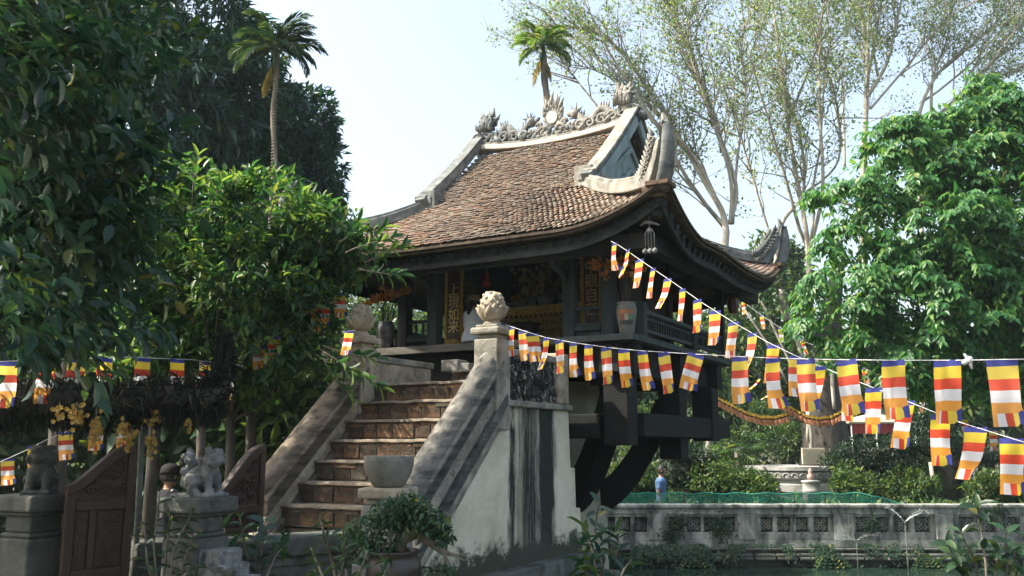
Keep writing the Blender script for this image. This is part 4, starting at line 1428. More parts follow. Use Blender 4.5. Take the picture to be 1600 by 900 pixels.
def head(t, c, s, hair, face=(1, 0, 0), hat=None, ponytail=False, body=None):
    c = Vector(c)
    f = Vector(face).normalized(); l = Vector((0, 0, 1)).cross(f)
    for sd in (-1, 1):
        mb = MB(); mb.ball(c + f * .088 * s + l * sd * .034 * s + Vector((0, 0, .005 * s)), .011 * s, 8); mb.build('eye', M['hair'], body)
    mb = MB()
    n = 0
    for i in range(9):
        for j in range(14):
            th, ph = math.radians(-25 + 14 * i), 2 * PI * j / 14
            dirv = f * math.cos(ph) * math.cos(th) + l * math.sin(ph) * math.cos(th) + Vector((0, 0, math.sin(th)))
            if math.cos(ph) * math.cos(th) > .45 and math.sin(th) < .62:
                continue
            mb.ball(c + Vector((dirv.x * .098, dirv.y * .092, dirv.z * .118)) * s + Vector((0, 0, .012 * s)), .024 * s, 6)
    mb.build('hair', hair, t, remesh=.012 * s, disp=.006, dsize=.02)
    if ponytail:
        mb = MB(); b = c - f * .10 * s
        mb.tube([b + Vector((0, 0, .03)), b - f * .04 + Vector((0, 0, -.05)), b - f * .045 + Vector((0, 0, -.16)), b - f * .03 + Vector((0, 0, -.23))], [.035, .04, .03, .008], 8)
        mb.build('ponytail', hair, t, disp=.01, dsize=.02)
    if hat == 'cap':
        mb = MB(); mb.lathe([(.122 * s, .035 * s), (.124 * s, .07 * s), (.110 * s, .125 * s), (.07 * s, .16 * s), (.005, .17 * s)], 18, tuple(c))
        mb.add([c + f * .09 * s + l * y * s + Vector((0, 0, .03 * s)) for y in (-.075, .075)] + [c + f * .185 * s + l * y * s + Vector((0, 0, .015 * s)) for y in (.05, -.05)], [(0, 1, 2, 3)])
        mb.build('cap', FAB['cap'], t)
    if hat == 'tan':
        mb = MB(); mb.lathe([(.15 * s, .035 * s), (.11 * s, .06 * s), (.105 * s, .10 * s), (.09 * s, .135 * s), (.005, .145 * s)], 18, tuple(c))
        mb.build('soft_hat', FAB['tan'], t, disp=.03, dsize=.06)

def head_shape(mb, c, s, f=Vector((1, 0, 0))):
    c = Vector(c); l = Vector((0, 0, 1)).cross(f)
    mb.ball(c, .098 * s, 14, sx=1.0, sy=.88, sz=1.2)
    mb.ball(c + f * .045 * s + Vector((0, 0, -.065 * s)), .052 * s, 10)
    mb.tube([c + f * .085 * s + Vector((0, 0, .015 * s)), c + f * .118 * s + Vector((0, 0, -.022 * s)), c + f * .09 * s + Vector((0, 0, -.03 * s))], [.012 * s, .017 * s, .012 * s], 6)
    mb.tube([c + f * .088 * s + l * .025 * s + Vector((0, 0, -.058 * s)), c + f * .098 * s + Vector((0, 0, -.056 * s)), c + f * .088 * s - l * .025 * s + Vector((0, 0, -.058 * s))], .009 * s, 6)
    for sd in (-1, 1):
        mb.ball(c + l * sd * .09 * s - f * .005 * s, .026 * s, 8, sz=1.3)

def stander(label, loc, rz, shirt, trousers, hair, hat=None, strap=False, group=None):
    t = thing('person', label, 'person', loc, rz, group)
    mb = MB()
    for y in (-1, 1):
        mb.tube([(0, y * .09, .88), (.015, y * .095, .48), (-.02, y * .095, .09), (.02, y * .1, .045), (.16, y * .105, .035)], [.088, .058, .042, .045, .034], 10)
        A = [(-.005, y * .185, 1.37), (-.055, y * .235, 1.12), (.01, y * .225, .90)]
        mb.tube(A, [.055, .042, .028], 9)
        hand(mb, A[2], Vector((.25, 0, -1)), y)
    mb.lathe([(.12, .82), (.152, .92), (.14, 1.06), (.158, 1.22), (.178, 1.35), (.12, 1.42), (.056, 1.46)], 18, (0, 0, 0), 0, True, .68, 1)
    mb.tube([(-.005, 0, 1.42), (.02, 0, 1.53)], .052, 10)
    head_shape(mb, (.03, 0, 1.60), 1)
    body = mb.build('body', M['skin'], t, remesh=.013)
    mb = MB()
    mb.lathe([(.165, .80), (.17, .92), (.16, 1.06), (.172, 1.22), (.19, 1.35), (.135, 1.425), (.07, 1.455)], 20, (0, 0, 0), 0, True, .74, 1)
    for y in (-1, 1):
        mb.tube([(0, y * .15, 1.37), (-.01, y * .20, 1.34), (-.04, y * .232, 1.18)], [.07, .072, .062], 10)
    mb.build('shirt', shirt, t, remesh=.014, disp=.012, dsize=.09)
    mb = MB()
    mb.lathe([(.14, .78), (.165, .86), (.155, .96)], 18, (0, 0, 0), 0, True, .8, 1)
    for y in (-1, 1):
        mb.tube([(0, y * .09, .88), (.015, y * .095, .48), (-.015, y * .095, .10)], [.105, .082, .068], 10)
    mb.build('trousers', trousers, t, remesh=.016, disp=.012, dsize=.09)
    for y in (-1, 1):
        mb = MB(); mb.tube([(-.05, y * .098, .05), (.05, y * .1, .05), (.18, y * .106, .035)], [.05, .055, .04], 10)
        mb.build('shoe', FAB['dark'], t)
    head(t, (.03, 0, 1.60), 1, hair, hat=hat, body=body)
    if strap:
        mb = MB(); mb.tube([(.10, -.09, 1.42), (0, -.11, 1.45), (-.13, -.10, 1.32), (-.135, -.09, 1.1)], .018, 6, flat=.4)
        mb.build('shoulder_strap', FAB['strap'], t)
    return t

pw = at(1032, 728, 22.2)
stander('man in a blue short sleeved shirt walking along the far bank behind the green net', (pw.x, 22.2, pw.z - 1.72), math.radians(-12), FAB['blue'], FAB['grey'], M['hair'])
pb = at(264, 724, 11.6)
stander('person in a dark cap and black shirt with a pale strap standing behind the gate', (pb.x, 11.6, pb.z - 1.77), math.radians(60), FAB['dark'], FAB['dark'], M['hair'], hat='cap', strap=True)

# kneeling visitor, seen from behind
kp = pg(2.47, .60, DZ)
t = thing('person', 'kneeling visitor in a white shirt and tan hat seen from behind in the doorway', 'person', tuple(kp), PAG_R + PI / 2)
s = .80
mb = MB()
for y in (-1, 1):
    mb.tube([(-.02, y * .09 * s, .20 * s), (.26 * s, y * .10 * s, .08 * s), (.30 * s, y * .10 * s, .06 * s)], [.085 * s, .07 * s, .055 * s], 9)
    mb.tube([(.28 * s, y * .10 * s, .055 * s), (-.10 * s, y * .09 * s, .05 * s), (-.2 * s, y * .09 * s, .035 * s)], [.055 * s, .045 * s, .03 * s], 9)
    A = [(.08 * s, y * .175 * s, .60 * s), (.20 * s, y * .20 * s, .40 * s), (.34 * s, y * .05 * s, .47 * s)]
    mb.tube(A, [.05 * s, .038 * s, .026 * s], 9)
    hand(mb, A[2], Vector((.6, 0, 1)), y, s)
mb.tube([(0, 0, .16 * s), (.01, 0, .32 * s), (.02 * s, 0, .48 * s), (.03 * s, 0, .62 * s)], [.14 * s, .125 * s, .145 * s, .10 * s], 14)
mb.tube([(.03 * s, 0, .62 * s), (.04 * s, 0, .70 * s)], .05 * s, 9)
head_shape(mb, (.05 * s, 0, .76 * s), s)
body = mb.build('body', M['skin'], t, remesh=.012)
mb = MB()
mb.tube([(-.01, 0, .10 * s), (0, 0, .30 * s), (.015 * s, 0, .47 * s), (.025 * s, 0, .60 * s), (.03 * s, 0, .66 * s)], [.19 * s, .15 * s, .165 * s, .15 * s, .06 * s], 16)
for y in (-1, 1):
    mb.tube([(.07 * s, y * .13 * s, .59 * s), (.10 * s, y * .185 * s, .54 * s), (.19 * s, y * .205 * s, .42 * s)], [.075 * s, .07 * s, .06 * s], 10)
mb.build('shirt', FAB['white'], t, remesh=.014, disp=.03, dsize=.08)
mb = MB()
for y in (-1, 1):
    mb.tube([(-.02, y * .09 * s, .19 * s), (.26 * s, y * .10 * s, .09 * s), (.30 * s, y * .10 * s, .06 * s), (-.1 * s, y * .09 * s, .05 * s)], [.10 * s, .085 * s, .065 * s, .055 * s], 9)
mb.build('trousers', FAB['dark'], t, remesh=.016)
head(t, (.05 * s, 0, .76 * s), s, M['hair'], hat='tan', ponytail=True, body=body)

# ------------------------------------------------------------------ left foreground: wall, gate, lion posts
def wall_run(name, label, A, B, th, z0, z1, cope, mat, cmat):
    A, B = Vector(A), Vector(B)
    d = (B - A); L = d.length; rz = math.atan2(d.y, d.x)
    t = thing(name, label, 'wall', (A.x, A.y, 0), rz)
    mb = MB(); mb.box(0, L, 0, th, z0, z1); mb.build('wall_body', mat, t, bevel=.015)
    mb = MB(); mb.box(-.02, L + .02, -.05, th + .05, z1 + .001, z1 + cope); o = mb.build('coping', cmat, t, bevel=.02)
    mb = MB(); mb.box(-.01, L + .01, -.02, th + .02, z1 - .07, z1 - .001); mb.build('moulding', cmat, t, bevel=.012)
    return t
A, B = at(322, 838, 6.75), at(556, 821, 7.55)
wall_run('low_wall', 'low mossy coping wall in front of the staircase foot', (A.x, A.y, 0), (B.x, B.y, 0), .24, -.2, .76, .15, M['stone_dark'], M['stone_dark'])

def ellipsoids(mb, lst, n=12):
    for c, r, sx, sy, sz in lst:
        mb.ball(c, r, n, 0, sx, sy, sz)

def lion(name, label, loc, rz, mat, flip=1, group=None, s=1.0):
    """seated guardian lion with curled mane and a raised plume of tail"""
    t = thing(name, label, 'statue', loc, rz, group)
    mb = MB()
    mb.box(-.20, .20, -.12, .12, 0, .035)
    ellipsoids(mb, [((-.02, 0, .17), .10, 1.3, .9, 1.1), ((-.10, 0, .13), .10, 1, 1, 1), ((.06, 0, .23), .085, 1, .95, 1.1), ((.10, 0, .335), .088, 1.0, 1, .95), ((.17, 0, .315), .045, 1, 1.1, .8)])
    for y in (-1, 1):
        mb.tube([(.08, y * .06, .22), (.11, y * .065, .10), (.11, y * .065, .04), (.155, y * .066, .045)], [.045, .035, .032, .028], 8)
        mb.tube([(-.08, y * .08, .15), (.0, y * .10, .12), (-.05, y * .10, .05), (.03, y * .10, .045)], [.06, .055, .04, .03], 8)
        mb.cone((.07, y * .06, .40), (.06, y * .085, .45), .025)
    # tail plume
    for k in range(9):
        mb.ball((-.17 - .03 * math.sin(k * .9), (k % 3 - 1) * .03, .12 + .035 * k), .052 - .002 * k, 8)
    for k in range(44):                              # curls of the mane and tail
        a = random.uniform(0, 6.28); b = random.uniform(-.6, 1.3)
        if k % 2:
            c = Vector((.085, 0, .325)); r = .10
        else:
            c = Vector((-.17, 0, .30)); r = .075
        mb.ball(c + Vector((math.cos(a) * math.cos(b), math.sin(a) * math.cos(b), math.sin(b))) * r, random.uniform(.018, .03), 6)
    mb.v = [(x * s, y * s, z * s) for x, y, z in mb.v]
    o = mb.build('lion_body', mat, t, remesh=.009, disp=.012, dsize=.025)
    return t

M['stone_post'] = surf('patched_stone', (.045, .05, .046), (.14, .145, .13), 7, 0.95, 0.6, 30, c3=(.26, .255, .225), dist=0.5)
def gate_post(name, label, px, cap_y, Y, capw, group, broken=False):
    c = at(px, cap_y, Y)
    t = thing(name, label, 'gate post', (c.x, Y, 0), math.radians(-24), group)
    z = c.z
    h = capw / 2
    def b(nm, w_, z0, z1, par=None, bev=.015, mat=None):
        mb = MB(); mb.box(-w_, w_, -w_, w_, z0, z1); return mb.build(nm, mat or (M['stone_post'] if broken else M['stone_dark2']), par or t, bevel=bev)
    b('post_cap', h, z - .10, z)
    b('post_cap', h * .82, z - .125, z - .101)
    b('post_neck', h * .64, z - .23, z - .126)
    b('post_collar', h * .74, z - .262, z - .231)
    s_ = b('post_shaft', h * .80, -.3, z - .263)
    b('shaft_base', h * .95, -.3, z - .95)
    if broken:
        for k, (x, w_, zz, hh) in enumerate(((.22, .09, .33, .5), (.30, .08, .42, .5), (.38, .09, .50, .45), (.47, .10, .57, .4), (.57, .10, .66, .4), (.36, .10, .58, .3))):
            mb = MB(); mb.box(x - w_, x + w_, -.12 + random.uniform(-.03, .03), .12, z - zz - hh, z - zz)
            mb.build('broken_masonry', M['stone_lion'], t, bevel=.02, disp=.03, dsize=.06)
        for k in range(14):
            x, zz = random.uniform(.14, .56), random.uniform(.35, .85)
            mb = MB(); mb.box(x - .05, x + .05, -.135, -.10, z - zz - .02, z - zz + .02)
            mb.build('brick', M['stone_dark'], t, bevel=.006)
    return t, z
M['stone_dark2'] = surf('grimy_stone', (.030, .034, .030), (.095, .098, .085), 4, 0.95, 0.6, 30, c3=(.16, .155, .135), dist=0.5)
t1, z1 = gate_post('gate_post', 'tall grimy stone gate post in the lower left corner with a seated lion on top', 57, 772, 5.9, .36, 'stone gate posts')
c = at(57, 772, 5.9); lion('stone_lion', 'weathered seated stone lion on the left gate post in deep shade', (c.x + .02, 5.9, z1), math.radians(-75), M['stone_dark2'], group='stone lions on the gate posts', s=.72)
t2, z2 = gate_post('gate_post', 'stone gate post with crumbling masonry beside it and a curly lion on top', 310, 776, 6.3, .38, 'stone gate posts', True)
c = at(312, 774, 6.3); lion('stone_lion', 'pale lichened curly stone lion on the right gate post', (c.x + .02, 6.3, z2), math.radians(-20), M['stone_lion'], group='stone lions on the gate posts', s=.76)

M['gate'] = surf('brown_gate_wood', (.024, .0125, .008), (.050, .028, .018), 5, .55, .25, 40, (1, 1, .25))
def gate_leaf(label, x0, x1, ylow, yhigh, ybot, Y0, Y1, panels):
    """carved gate leaf: low at the left stile, sweeping up to the right stile"""
    a, b = at(x0, ylow, Y0), at(x1, yhigh, Y1)
    d = Vector((b.x - a.x, b.y - a.y, 0)); L = d.length
    t = thing('gate_leaf', label, 'gate', (a.x, a.y, 0), math.atan2(d.y, d.x), 'carved gate leaves')
    zl, zh = a.z, b.z
    zb = at(x0, ybot, Y0).z
    st = .055
    def bx(nm, X0, X1, z0, z1, y=.0, th=.045, par=None, mat=None, bev=.006):
        mb = MB(); mb.box(X0, X1, y, y + th, z0, z1); return mb.build(nm, mat or M['gate'], par or t, bevel=bev)
    bx('stile', 0, st, zb, zl)
    bx('stile', L - st, L, zb, zh)
    prof = lambda f: zl + (zh - zl) * (3 * f * f - 2 * f ** 3) ** .85 if f > 0 else zl
    mb = MB()
    pts = [Vector((st * .2 + (L - st * .4) * i / 14, .022, prof(i / 14) - .03)) for i in range(15)]
    sweep(mb, pts, .075, .06)
    mb.build('curved_top_rail', M['gate'], t, bevel=.008)
    rows = []
    zt = zl - .07
    bx('rail', st, L - st, zt - .06, zt)
    # tympanum panel under the sweep
    mb = MB()
    poly = [(st, zt + .005)] + [(L - st, zt + .005)] + [(st + (L - 2 * st) * (1 - i / 10), max(zt + .01, prof((st + (L - 2 * st) * (1 - i / 10)) / L) - .035)) for i in range(11)]
    mb.prism(poly, (0, .015, 0), (1, 0, 0), (0, 0, 1), (0, .02, 0))
    tp = mb.build('carved_tympanum', M['gate'], t)
    mb = MB()
    for k in range(26):
        f = random.uniform(.3, .93)
        x = f * L; hi = prof(f) - .06
        if hi < zt + .03: continue
        scroll(mb, (x, .012, random.uniform(zt + .03, hi)), random.uniform(.018, .035), .008, 1.2, random.choice((-1, 1)))
    mb.build('carving', M['gate'], tp)
    z = zt - .06
    for (h, split) in panels:
        z1_, z0_ = z, z - h
        xm = st + (L - 2 * st) * split
        bx('muntin', xm - .02, xm + .02, z0_, z1_)
        for q, (X0, X1) in enumerate(((st, xm - .02), (xm + .02, L - st))):
            pn = bx('panel', X0, X1, z0_, z1_, .02, .012)
            bx('panel_moulding', X0 + .012, X1 - .012, z0_ + .012, z1_ - .012, .014, .006, pn)
            mb = MB()
            for k in range(int(30 * (X1 - X0) * h / .04)):
                scroll(mb, (random.uniform(X0 + .03, X1 - .03), .010, random.uniform(z0_ + .03, z1_ - .03)), random.uniform(.012, .03), .007, 1.2, random.choice((-1, 1)))
            if mb.v:
                mb.build('carving', M['gate'], pn)
        bx('rail', st, L - st, z0_ - .05, z0_)
        z = z0_ - .05
    if z > zb + .05:
        bx('bottom_panel', st, L - st, zb, z, .02, .015)
    return t
gate_leaf('large dark brown carved gate leaf between the two lion posts', 106, 216, 766, 700, 960, 5.75, 6.05, ((.36, .36), (.26, .5)))
gate_leaf('smaller dark brown carved gate leaf to the right of the curly lion', 338, 417, 778, 700, 830, 6.9, 7.3, ((.10, .5),))

# low parapet between gate and post, with a grassy top
A, B = at(214, 836, 6.6), at(290, 828, 6.9)
wall_run('low_wall', 'short low grey wall between the large gate leaf and the curly lion post', (A.x, A.y, 0), (B.x, B.y, 0), .2, -.2, .80, .12, M['stone_dark2'], M['stone_dark2'])

# bowl on a pedestal
c = at(608, 712, 7.2)
t = thing('stone_bowl', 'round grey stone bowl on a pedestal in front of the steps', 'bowl', (c.x, 7.2, c.z - .24), 0)
mb = MB(); mb.lathe([(.11, 0), (.125, .015), (.15, .05), (.18, .11), (.195, .18), (.197, .235), (.19, .24), (.178, .238), (.17, .17), (.12, .06), (.01, .04)], 36)
mb.build('bowl_body', surf('grey_bowl_stone', (.12, .12, .10), (.24, .235, .20), 6, .85, .4, 30), t, disp=.006, dsize=.08)
pt = thing('pedestal', 'weathered stone pedestal carrying the grey bowl', 'pedestal', (c.x, 7.2, 0), math.radians(-10))
zt = c.z - .241
for nm, w_, z0, z1 in (('pedestal_cap', .19, zt - .085, zt), ('pedestal_neck', .14, zt - .13, zt - .086), ('pedestal_shaft', .165, zt - .55, zt - .131), ('pedestal_base', .21, -.1, zt - .551)):
    mb = MB(); mb.box(-w_, w_, -w_, w_, z0, z1); mb.build(nm, M['stone_warm'] if nm == 'pedestal_cap' else M['stone'], pt, bevel=.018, disp=.008, dsize=.08)

# bonsai
c = at(616, 862, 5.5)
bo = thing('bonsai_tree', 'leafy bonsai with a twisted trunk in a dark round pot', 'bonsai', (c.x, 5.5, c.z - .30), 0)
mb = MB(); mb.lathe([(.10, 0), (.13, .02), (.155, .10), (.165, .18), (.158, .25), (.14, .28), (.155, .295), (.155, .31), (.135, .31), (.13, .27), (.01, .265)], 32)
mb.build('pot', surf('dark_glazed_pot', (.020, .016, .015), (.045, .034, .03), 8, .3, .1, spec=.5), bo)
ps = thing('plinth', 'low stone plinth under the dark bonsai pot', 'plinth', (c.x, 5.5, 0), 0)
mb = MB(); mb.box(-.22, .22, -.22, .22, .0, c.z - .302); mb.build('plinth_body', M['stone_dark2'], ps, bevel=.02)
def bp(px, py, dy=0):
    return at(px, py, 5.5 + dy) - Vector(bo.location)
mb = MB()
mb.tube([bp(622, 862), bp(628, 842, .02), bp(648, 832, -.03), bp(652, 815, 0), bp(632, 800, .04), bp(622, 788, .05)], [.045, .04, .042, .035, .024, .012], 9)
mb.tube([bp(648, 830), bp(668, 845, -.03), bp(690, 862, 0), bp(712, 868, .02), bp(735, 864, 0)], [.032, .026, .016, .010, .004], 8)
mb.tube([bp(690, 862), bp(702, 880, -.02), bp(710, 895, 0)], [.012, .008, .003], 6)
mb.tube([bp(712, 868), bp(725, 876, -.02), bp(738, 872, 0)], [.008, .005, .002], 6)
mb.tube([bp(650, 815), bp(672, 820, -.02), bp(690, 806, .03)], [.024, .016, .006], 8)
mb.tube([bp(640, 806), bp(600, 798, .05), bp(575, 812, 0)], [.022, .014, .005], 8)
mb.build('trunk', M['bark'], bo, disp=.012, dsize=.03)
P = []
for (px, py, rx, ry, n) in ((625, 800, 45, 25, 520), (665, 815, 38, 22, 420), (590, 830, 45, 28, 420), (690, 838, 18, 16, 150), (640, 785, 28, 16, 220), (560, 850, 30, 25, 180), (688, 890, 25, 10, 70)):
    for _ in range(n):
        a, r = random.uniform(0, 6.28), random.random() ** .5
        P.append(at(px + rx * r * math.cos(a), py + ry * r * math.sin(a), 5.5 + random.uniform(-.16, .16)))
P = np.array(P); N_ = len(P)
T = unit(np.c_[RNG.normal(0, .7, N_), RNG.normal(0, .7, N_), RNG.normal(-.45, .5, N_)])
Nn = unit(np.c_[RNG.normal(0, .4, N_), RNG.normal(-.3, .4, N_), np.ones(N_)])
put_leaves(bo, P, T, Nn, RNG.uniform(.032, .055, N_), RNG.uniform(.015, .024, N_), LM['bonsai'], 260, True)

# mossy limb with hanging orchids
lm = thing('mossy_limb', 'dark limb shaggy with hanging roots and moss crossing the lower left', 'tree branch', tuple(at(0, 640, 5.6)))
lp = [at(-60, 628, 5.4), at(0, 632, 5.6), at(90, 622, 5.8), at(170, 628, 6.0), at(250, 622, 6.2), at(312, 624, 6.4), at(338, 612, 6.6), at(349, 575, 6.8), at(352, 535, 6.9)]
mb = MB(); mb.tube(lp, [.115, .115, .11, .10, .095, .085, .07, .055, .03], 9)
mb.build('limb', M['bark_dark'], lm, world=True, disp=.05, dsize=.08)
P, T, L, W = [], [], [], []
for k in range(9500):
    i = random.random() * 7.9
    a, b = lp[int(i)], lp[int(i) + 1]
    p = a.lerp(b, i - int(i))
    ang = random.uniform(0, 6.28); r = .05 + .11 * random.random()
    P.append(p + Vector((random.gauss(0, .02), math.cos(ang) * r, math.sin(ang) * r)))
    T.append((random.gauss(0, .35), random.gauss(0, .35), random.gauss(-.5, .7))); L.append(random.uniform(.05, .13)); W.append(random.uniform(.006, .016))
put_leaves(lm, P, T, RNG.normal(0, 1, (len(P), 3)), L, W, LM['moss'], part='hanging_moss')
for k, (px, py, w_, h) in enumerate(((92, 646, 14, 18), (119, 652, 20, 26), (148, 676, 18, 44), (193, 668, 13, 22), (203, 690, 14, 28), (235, 692, 12, 28), (241, 651, 12, 20), (294, 662, 9, 12))):
    Yq = 5.5 + .1 * k
    c = at(px, py, Yq)
    t = thing('orchid_spray', ['small pale yellow orchid spray hanging leftmost under the mossy limb', 'wide yellow orchid spray second from the left under the mossy limb', 'long yellow orchid spray hanging over a striped flag', 'yellow orchid spray behind the hanging striped flag above the large gate leaf', 'drooping yellow orchid spray beside the grey trunk above the large gate leaf', 'lowest yellow orchid spray just right of the thin grey trunk', 'yellow orchid spray high under the mossy limb near its right half', 'small yellow orchid cluster at the right end of the mossy limb'][k], 'flowers', tuple(c), 0, 'orchid sprays under the mossy limb')
    s_ = sc(Yq)
    mb = MB(); mb.tube([(0, 0, h * s_ * .9), (w_ * s_ * .1, 0, 0), (0, 0, -h * s_ * .5)], .004, 5); mb.build('stem', M['bark_dark'], t)
    V, F = [], []
    n_fl = int(w_ * h / 22) + 5
    mb = MB()
    for q in range(n_fl):
        cc = Vector((random.gauss(0, w_ * .3), random.gauss(0, 4), random.gauss(0, h * .32))) * s_
        for pq in range(5):
            a = 2 * PI * pq / 5 + q
            d1 = Vector((math.cos(a), -.25, math.sin(a))); d2 = Vector((-math.sin(a), 0, math.cos(a)))
            R = .016
            mb.add([cc, cc + d1 * R * .6 + d2 * R * .45, cc + d1 * R * 1.1, cc + d1 * R * .6 - d2 * R * .45], [(0, 1, 2, 3)])
    mb.build('blossom', LM['orchid'], t, fix=False)

# ------------------------------------------------------------------ far bank: the pond wall
WY = 20.0
pwall = thing('pond_balustrade', 'long stained stone balustrade with pierced panels along the far side of the pond', 'wall', (0, WY, 0))
zp = lambda y: at(800, y, WY).z
ztop, zrail, zop1, zop0, zsill = zp(788), zp(796), zp(808), zp(832), zp(845)
XL, XR = -2.3, 13.5
def wb(nm, x0, x1, y0, y1, z0, z1, mat=None, par=None, bev=.01):
    mb = MB(); mb.box(x0, x1, y0, y1, z0, z1); return mb.build(nm, mat or M['pondwall'], par or pwall, bevel=bev)
wb('coping', XL, XR, -.06, .34, zrail + .03, ztop, bev=.02)
wb('top_rail', XL, XR, 0, .28, zp(803), zrail + .029)
wb('base_course', XL, XR, 0, .28, zp(856), zsill + .02)
wb('plinth_ledge', XL, XR, -.10, .30, zp(860), zp(856) - .002, M['stone_dark'], bev=.02)
wb('foundation', XL, XR, -.02, .3, -1.9, zp(860) - .002, M['stone_dark'])
for k, y in enumerate((864, 869)):
    n_b = 34
    for q in range(n_b):                              # rough ledge stones
        x0 = XL + (XR - XL) * q / n_b
        mb = MB(); j = random.uniform(-.04, .04)
        mb.box(x0 + .02, x0 + (XR - XL) / n_b - .02, -.22 - .08 * k + j, -.021, zp(y + 4.2), zp(y))
        mb.build('ledge_stone', M['stone_dark'], pwall, bevel=.015)
def wx(px):
    return at(px, 820, WY).x
piers = [(1012, 1042), (1153, 1180), (1303, 1334), (1462, 1490), (1620, 1650)]
bays = [[(951, 962), (967, 986), (992, 1013)], [(1046, 1068), (1074, 1096), (1101, 1122), (1128, 1150)], [(1190, 1209), (1216, 1237), (1245, 1265), (1273, 1296)],
        [(1339, 1362), (1370, 1392), (1400, 1423), (1431, 1456)], [(1501, 1524), (1532, 1560), (1569, 1596)]]
screen_me = None
for bi, bay in enumerate(bays):
    x0, x1 = wx(bay[0][0]), wx(bay[-1][1])
    prev = wx(piers[bi - 1][1]) if bi else XL
    nxt = wx(piers[bi][0]) if bi < len(piers) else XR
    if nxt - x1 < .02: nxt = x1 + .04
    pn = wb('panel_frame', prev + .001, nxt - .001, .03, .25, zp(808) + .001, zp(803) - .002)
    wb('panel_sill', prev + .001, nxt - .001, .03, .25, zsill + .021, zp(832) - .001, None, pn)
    edges_ = [prev] + [v for a, b in bay for v in (wx(a), wx(b))] + [nxt]
    for q in range(0, len(edges_), 2):
        if edges_[q + 1] - edges_[q] > .01:
            wb('mullion', edges_[q] + .001, edges_[q + 1] - .001, .05, .23, zp(832), zp(808), None, pn)
    if bi in (1, 2, 3, 4):
        wb('panel_hood', prev + .05, nxt - .05, -.02, .029, zp(804), zp(801), None, pn)
    for a, b in bay:
        xa, xb = wx(a), wx(b)
        wb('shade_backing', xa, xb, .185, .215, zp(832) + .001, zp(808) - .001, M['stone_dark2'], pn, 0)  # added dark sheet standing in for the shade behind the openings
        cx, cz = (xa + xb) / 2, (zp(808) + zp(832)) / 2
        hw, hh = (xb - xa) / 2, (zp(808) - zp(832)) / 2
        mb = MB()
        R = min(hw, hh)
        for q in range(4):                            # pierced quatrefoil tile
            a_ = PI / 2 * q
            cc = (cx + R * .36 * math.cos(a_), .14, cz + R * .36 * math.sin(a_))
            mb.tube([(cc[0] + R * .24 * math.cos(2 * PI * w_ / 10), .14, cc[2] + R * .24 * math.sin(2 * PI * w_ / 10)) for w_ in range(11)], R * .10, 5)
            a_ += PI / 4
            mb.tube([(cx + R * .84 * math.cos(a_ + f), .14, cz + R * .84 * math.sin(a_ + f)) for f in (-.5, -.25, 0, .25, .5)], R * .11, 5)
            mb.bar((cx + R * .55 * math.cos(a_), .14, cz + R * .55 * math.sin(a_)), (cx + R * 1.35 * math.cos(a_), .14, cz + R * 1.35 * math.sin(a_)), R * .1, R * .1)
        mb.build('pierced_tile', M['pale_tile'] if bi in (2,) else M['pondwall'], pn)
for a, b in piers:
    wb('pier', wx(a), wx(b), -.03, .31, zsill + .022, zp(803) - .003)

# green net
m, tn, out = nodes('green_net')
df = nd(tn, 'ShaderNodeBsdfPrincipled', Roughness=.8); df.inputs['Base Color'].default_value = (.02, .22, .15, 1)
trp = tn.nodes.new('ShaderNodeBsdfTransparent'); mx = tn.nodes.new('ShaderNodeMixShader')
wv = tnoise(tn, coords(tn, (1, 1, 1)), 3, 3)
tn.links.new(mth(tn, 'ADD', mth(tn, 'MULTIPLY', wv, .45), .22), mx.inputs[0])
tn.links.new(trp.outputs[0], mx.inputs[1]); tn.links.new(df.outputs[0], mx.inputs[2]); tn.links.new(mx.outputs[0], out.inputs[0])
nt_ = thing('net_fence', 'low green mesh net stretched along the top of the far pond wall', 'net', (0, WY + .45, 0))
mb = MB()
rows = []
for j in range(4):
    rows.append([])
    for i in range(61):
        px = 930 + 490 * i / 60
        fall = 1.0 if px < 1345 else max(0.06, 1 - ((px - 1345) / 75) ** 1.3)
        zt_, zb_ = at(px, 771 + 1.2 * math.sin(i * 1.1), WY + .45).z, at(px, 792, WY + .45).z
        rows[-1].append((at(px, 780, WY + .45).x, .05 * math.sin(i * .9 + j * .4), zb_ + (zt_ - zb_) * fall * j / 3))
mb.sheet(rows); mb.build('mesh', m, nt_, fix=False)
mb = MB(); mb.tube(rows[3], .012, 5); mb.build('top_cord', cloth('green_cord', (.03, .30, .22), .1), nt_)
for i in range(2, 52, 3):
    mb = MB(); p = rows[3][i]; mb.tube([(p[0], p[1] + .02, rows[0][i][2]), (p[0], p[1] + .02, p[2])], .012, 5); mb.build('stake', M['char'], nt_)

# planter, sign, urn, stall
pc_ = at(1243, 740, 26)
pl = thing('tree_planter', 'round pale stone planter with carved bands round the big fig trunk', 'planter', (pc_.x, 26, 0), 0)
zq = lambda y, Y=25: at(1243, y, Y).z
R0 = 1.35
prof = [(R0 * .95, -.9), (R0 * .95, zq(770)), (R0 * 1.02, zq(768)), (R0 * 1.02, zq(757)), (R0 * .96, zq(755)), (R0 * .96, zq(750)), (R0 * 1.03, zq(747)), (R0 * 1.03, zq(738)), (R0, zq(736)), (R0 * 1.06, zq(735)), (R0 * 1.06, zq(729)), (R0 * .9, zq(728.5))]
mb = MB(); mb.lathe(prof, 40, smooth=False); mb.build('planter_wall', M['planter'], pl)
mb = MB()
for k in range(40):
    a = 2 * PI * k / 40
    c = Vector((R0 * 1.035 * math.cos(a), R0 * 1.035 * math.sin(a), (zq(747) + zq(738)) / 2 - .04))
    tx = Vector((-math.sin(a), math.cos(a), 0))
    mb.tube([c + tx * (.085 * math.cos(f)) + Vector((0, 0, .10 * math.sin(f))) for f in (0, .6, 1.2, 1.9, 2.5, 3.14)], .015, 5)
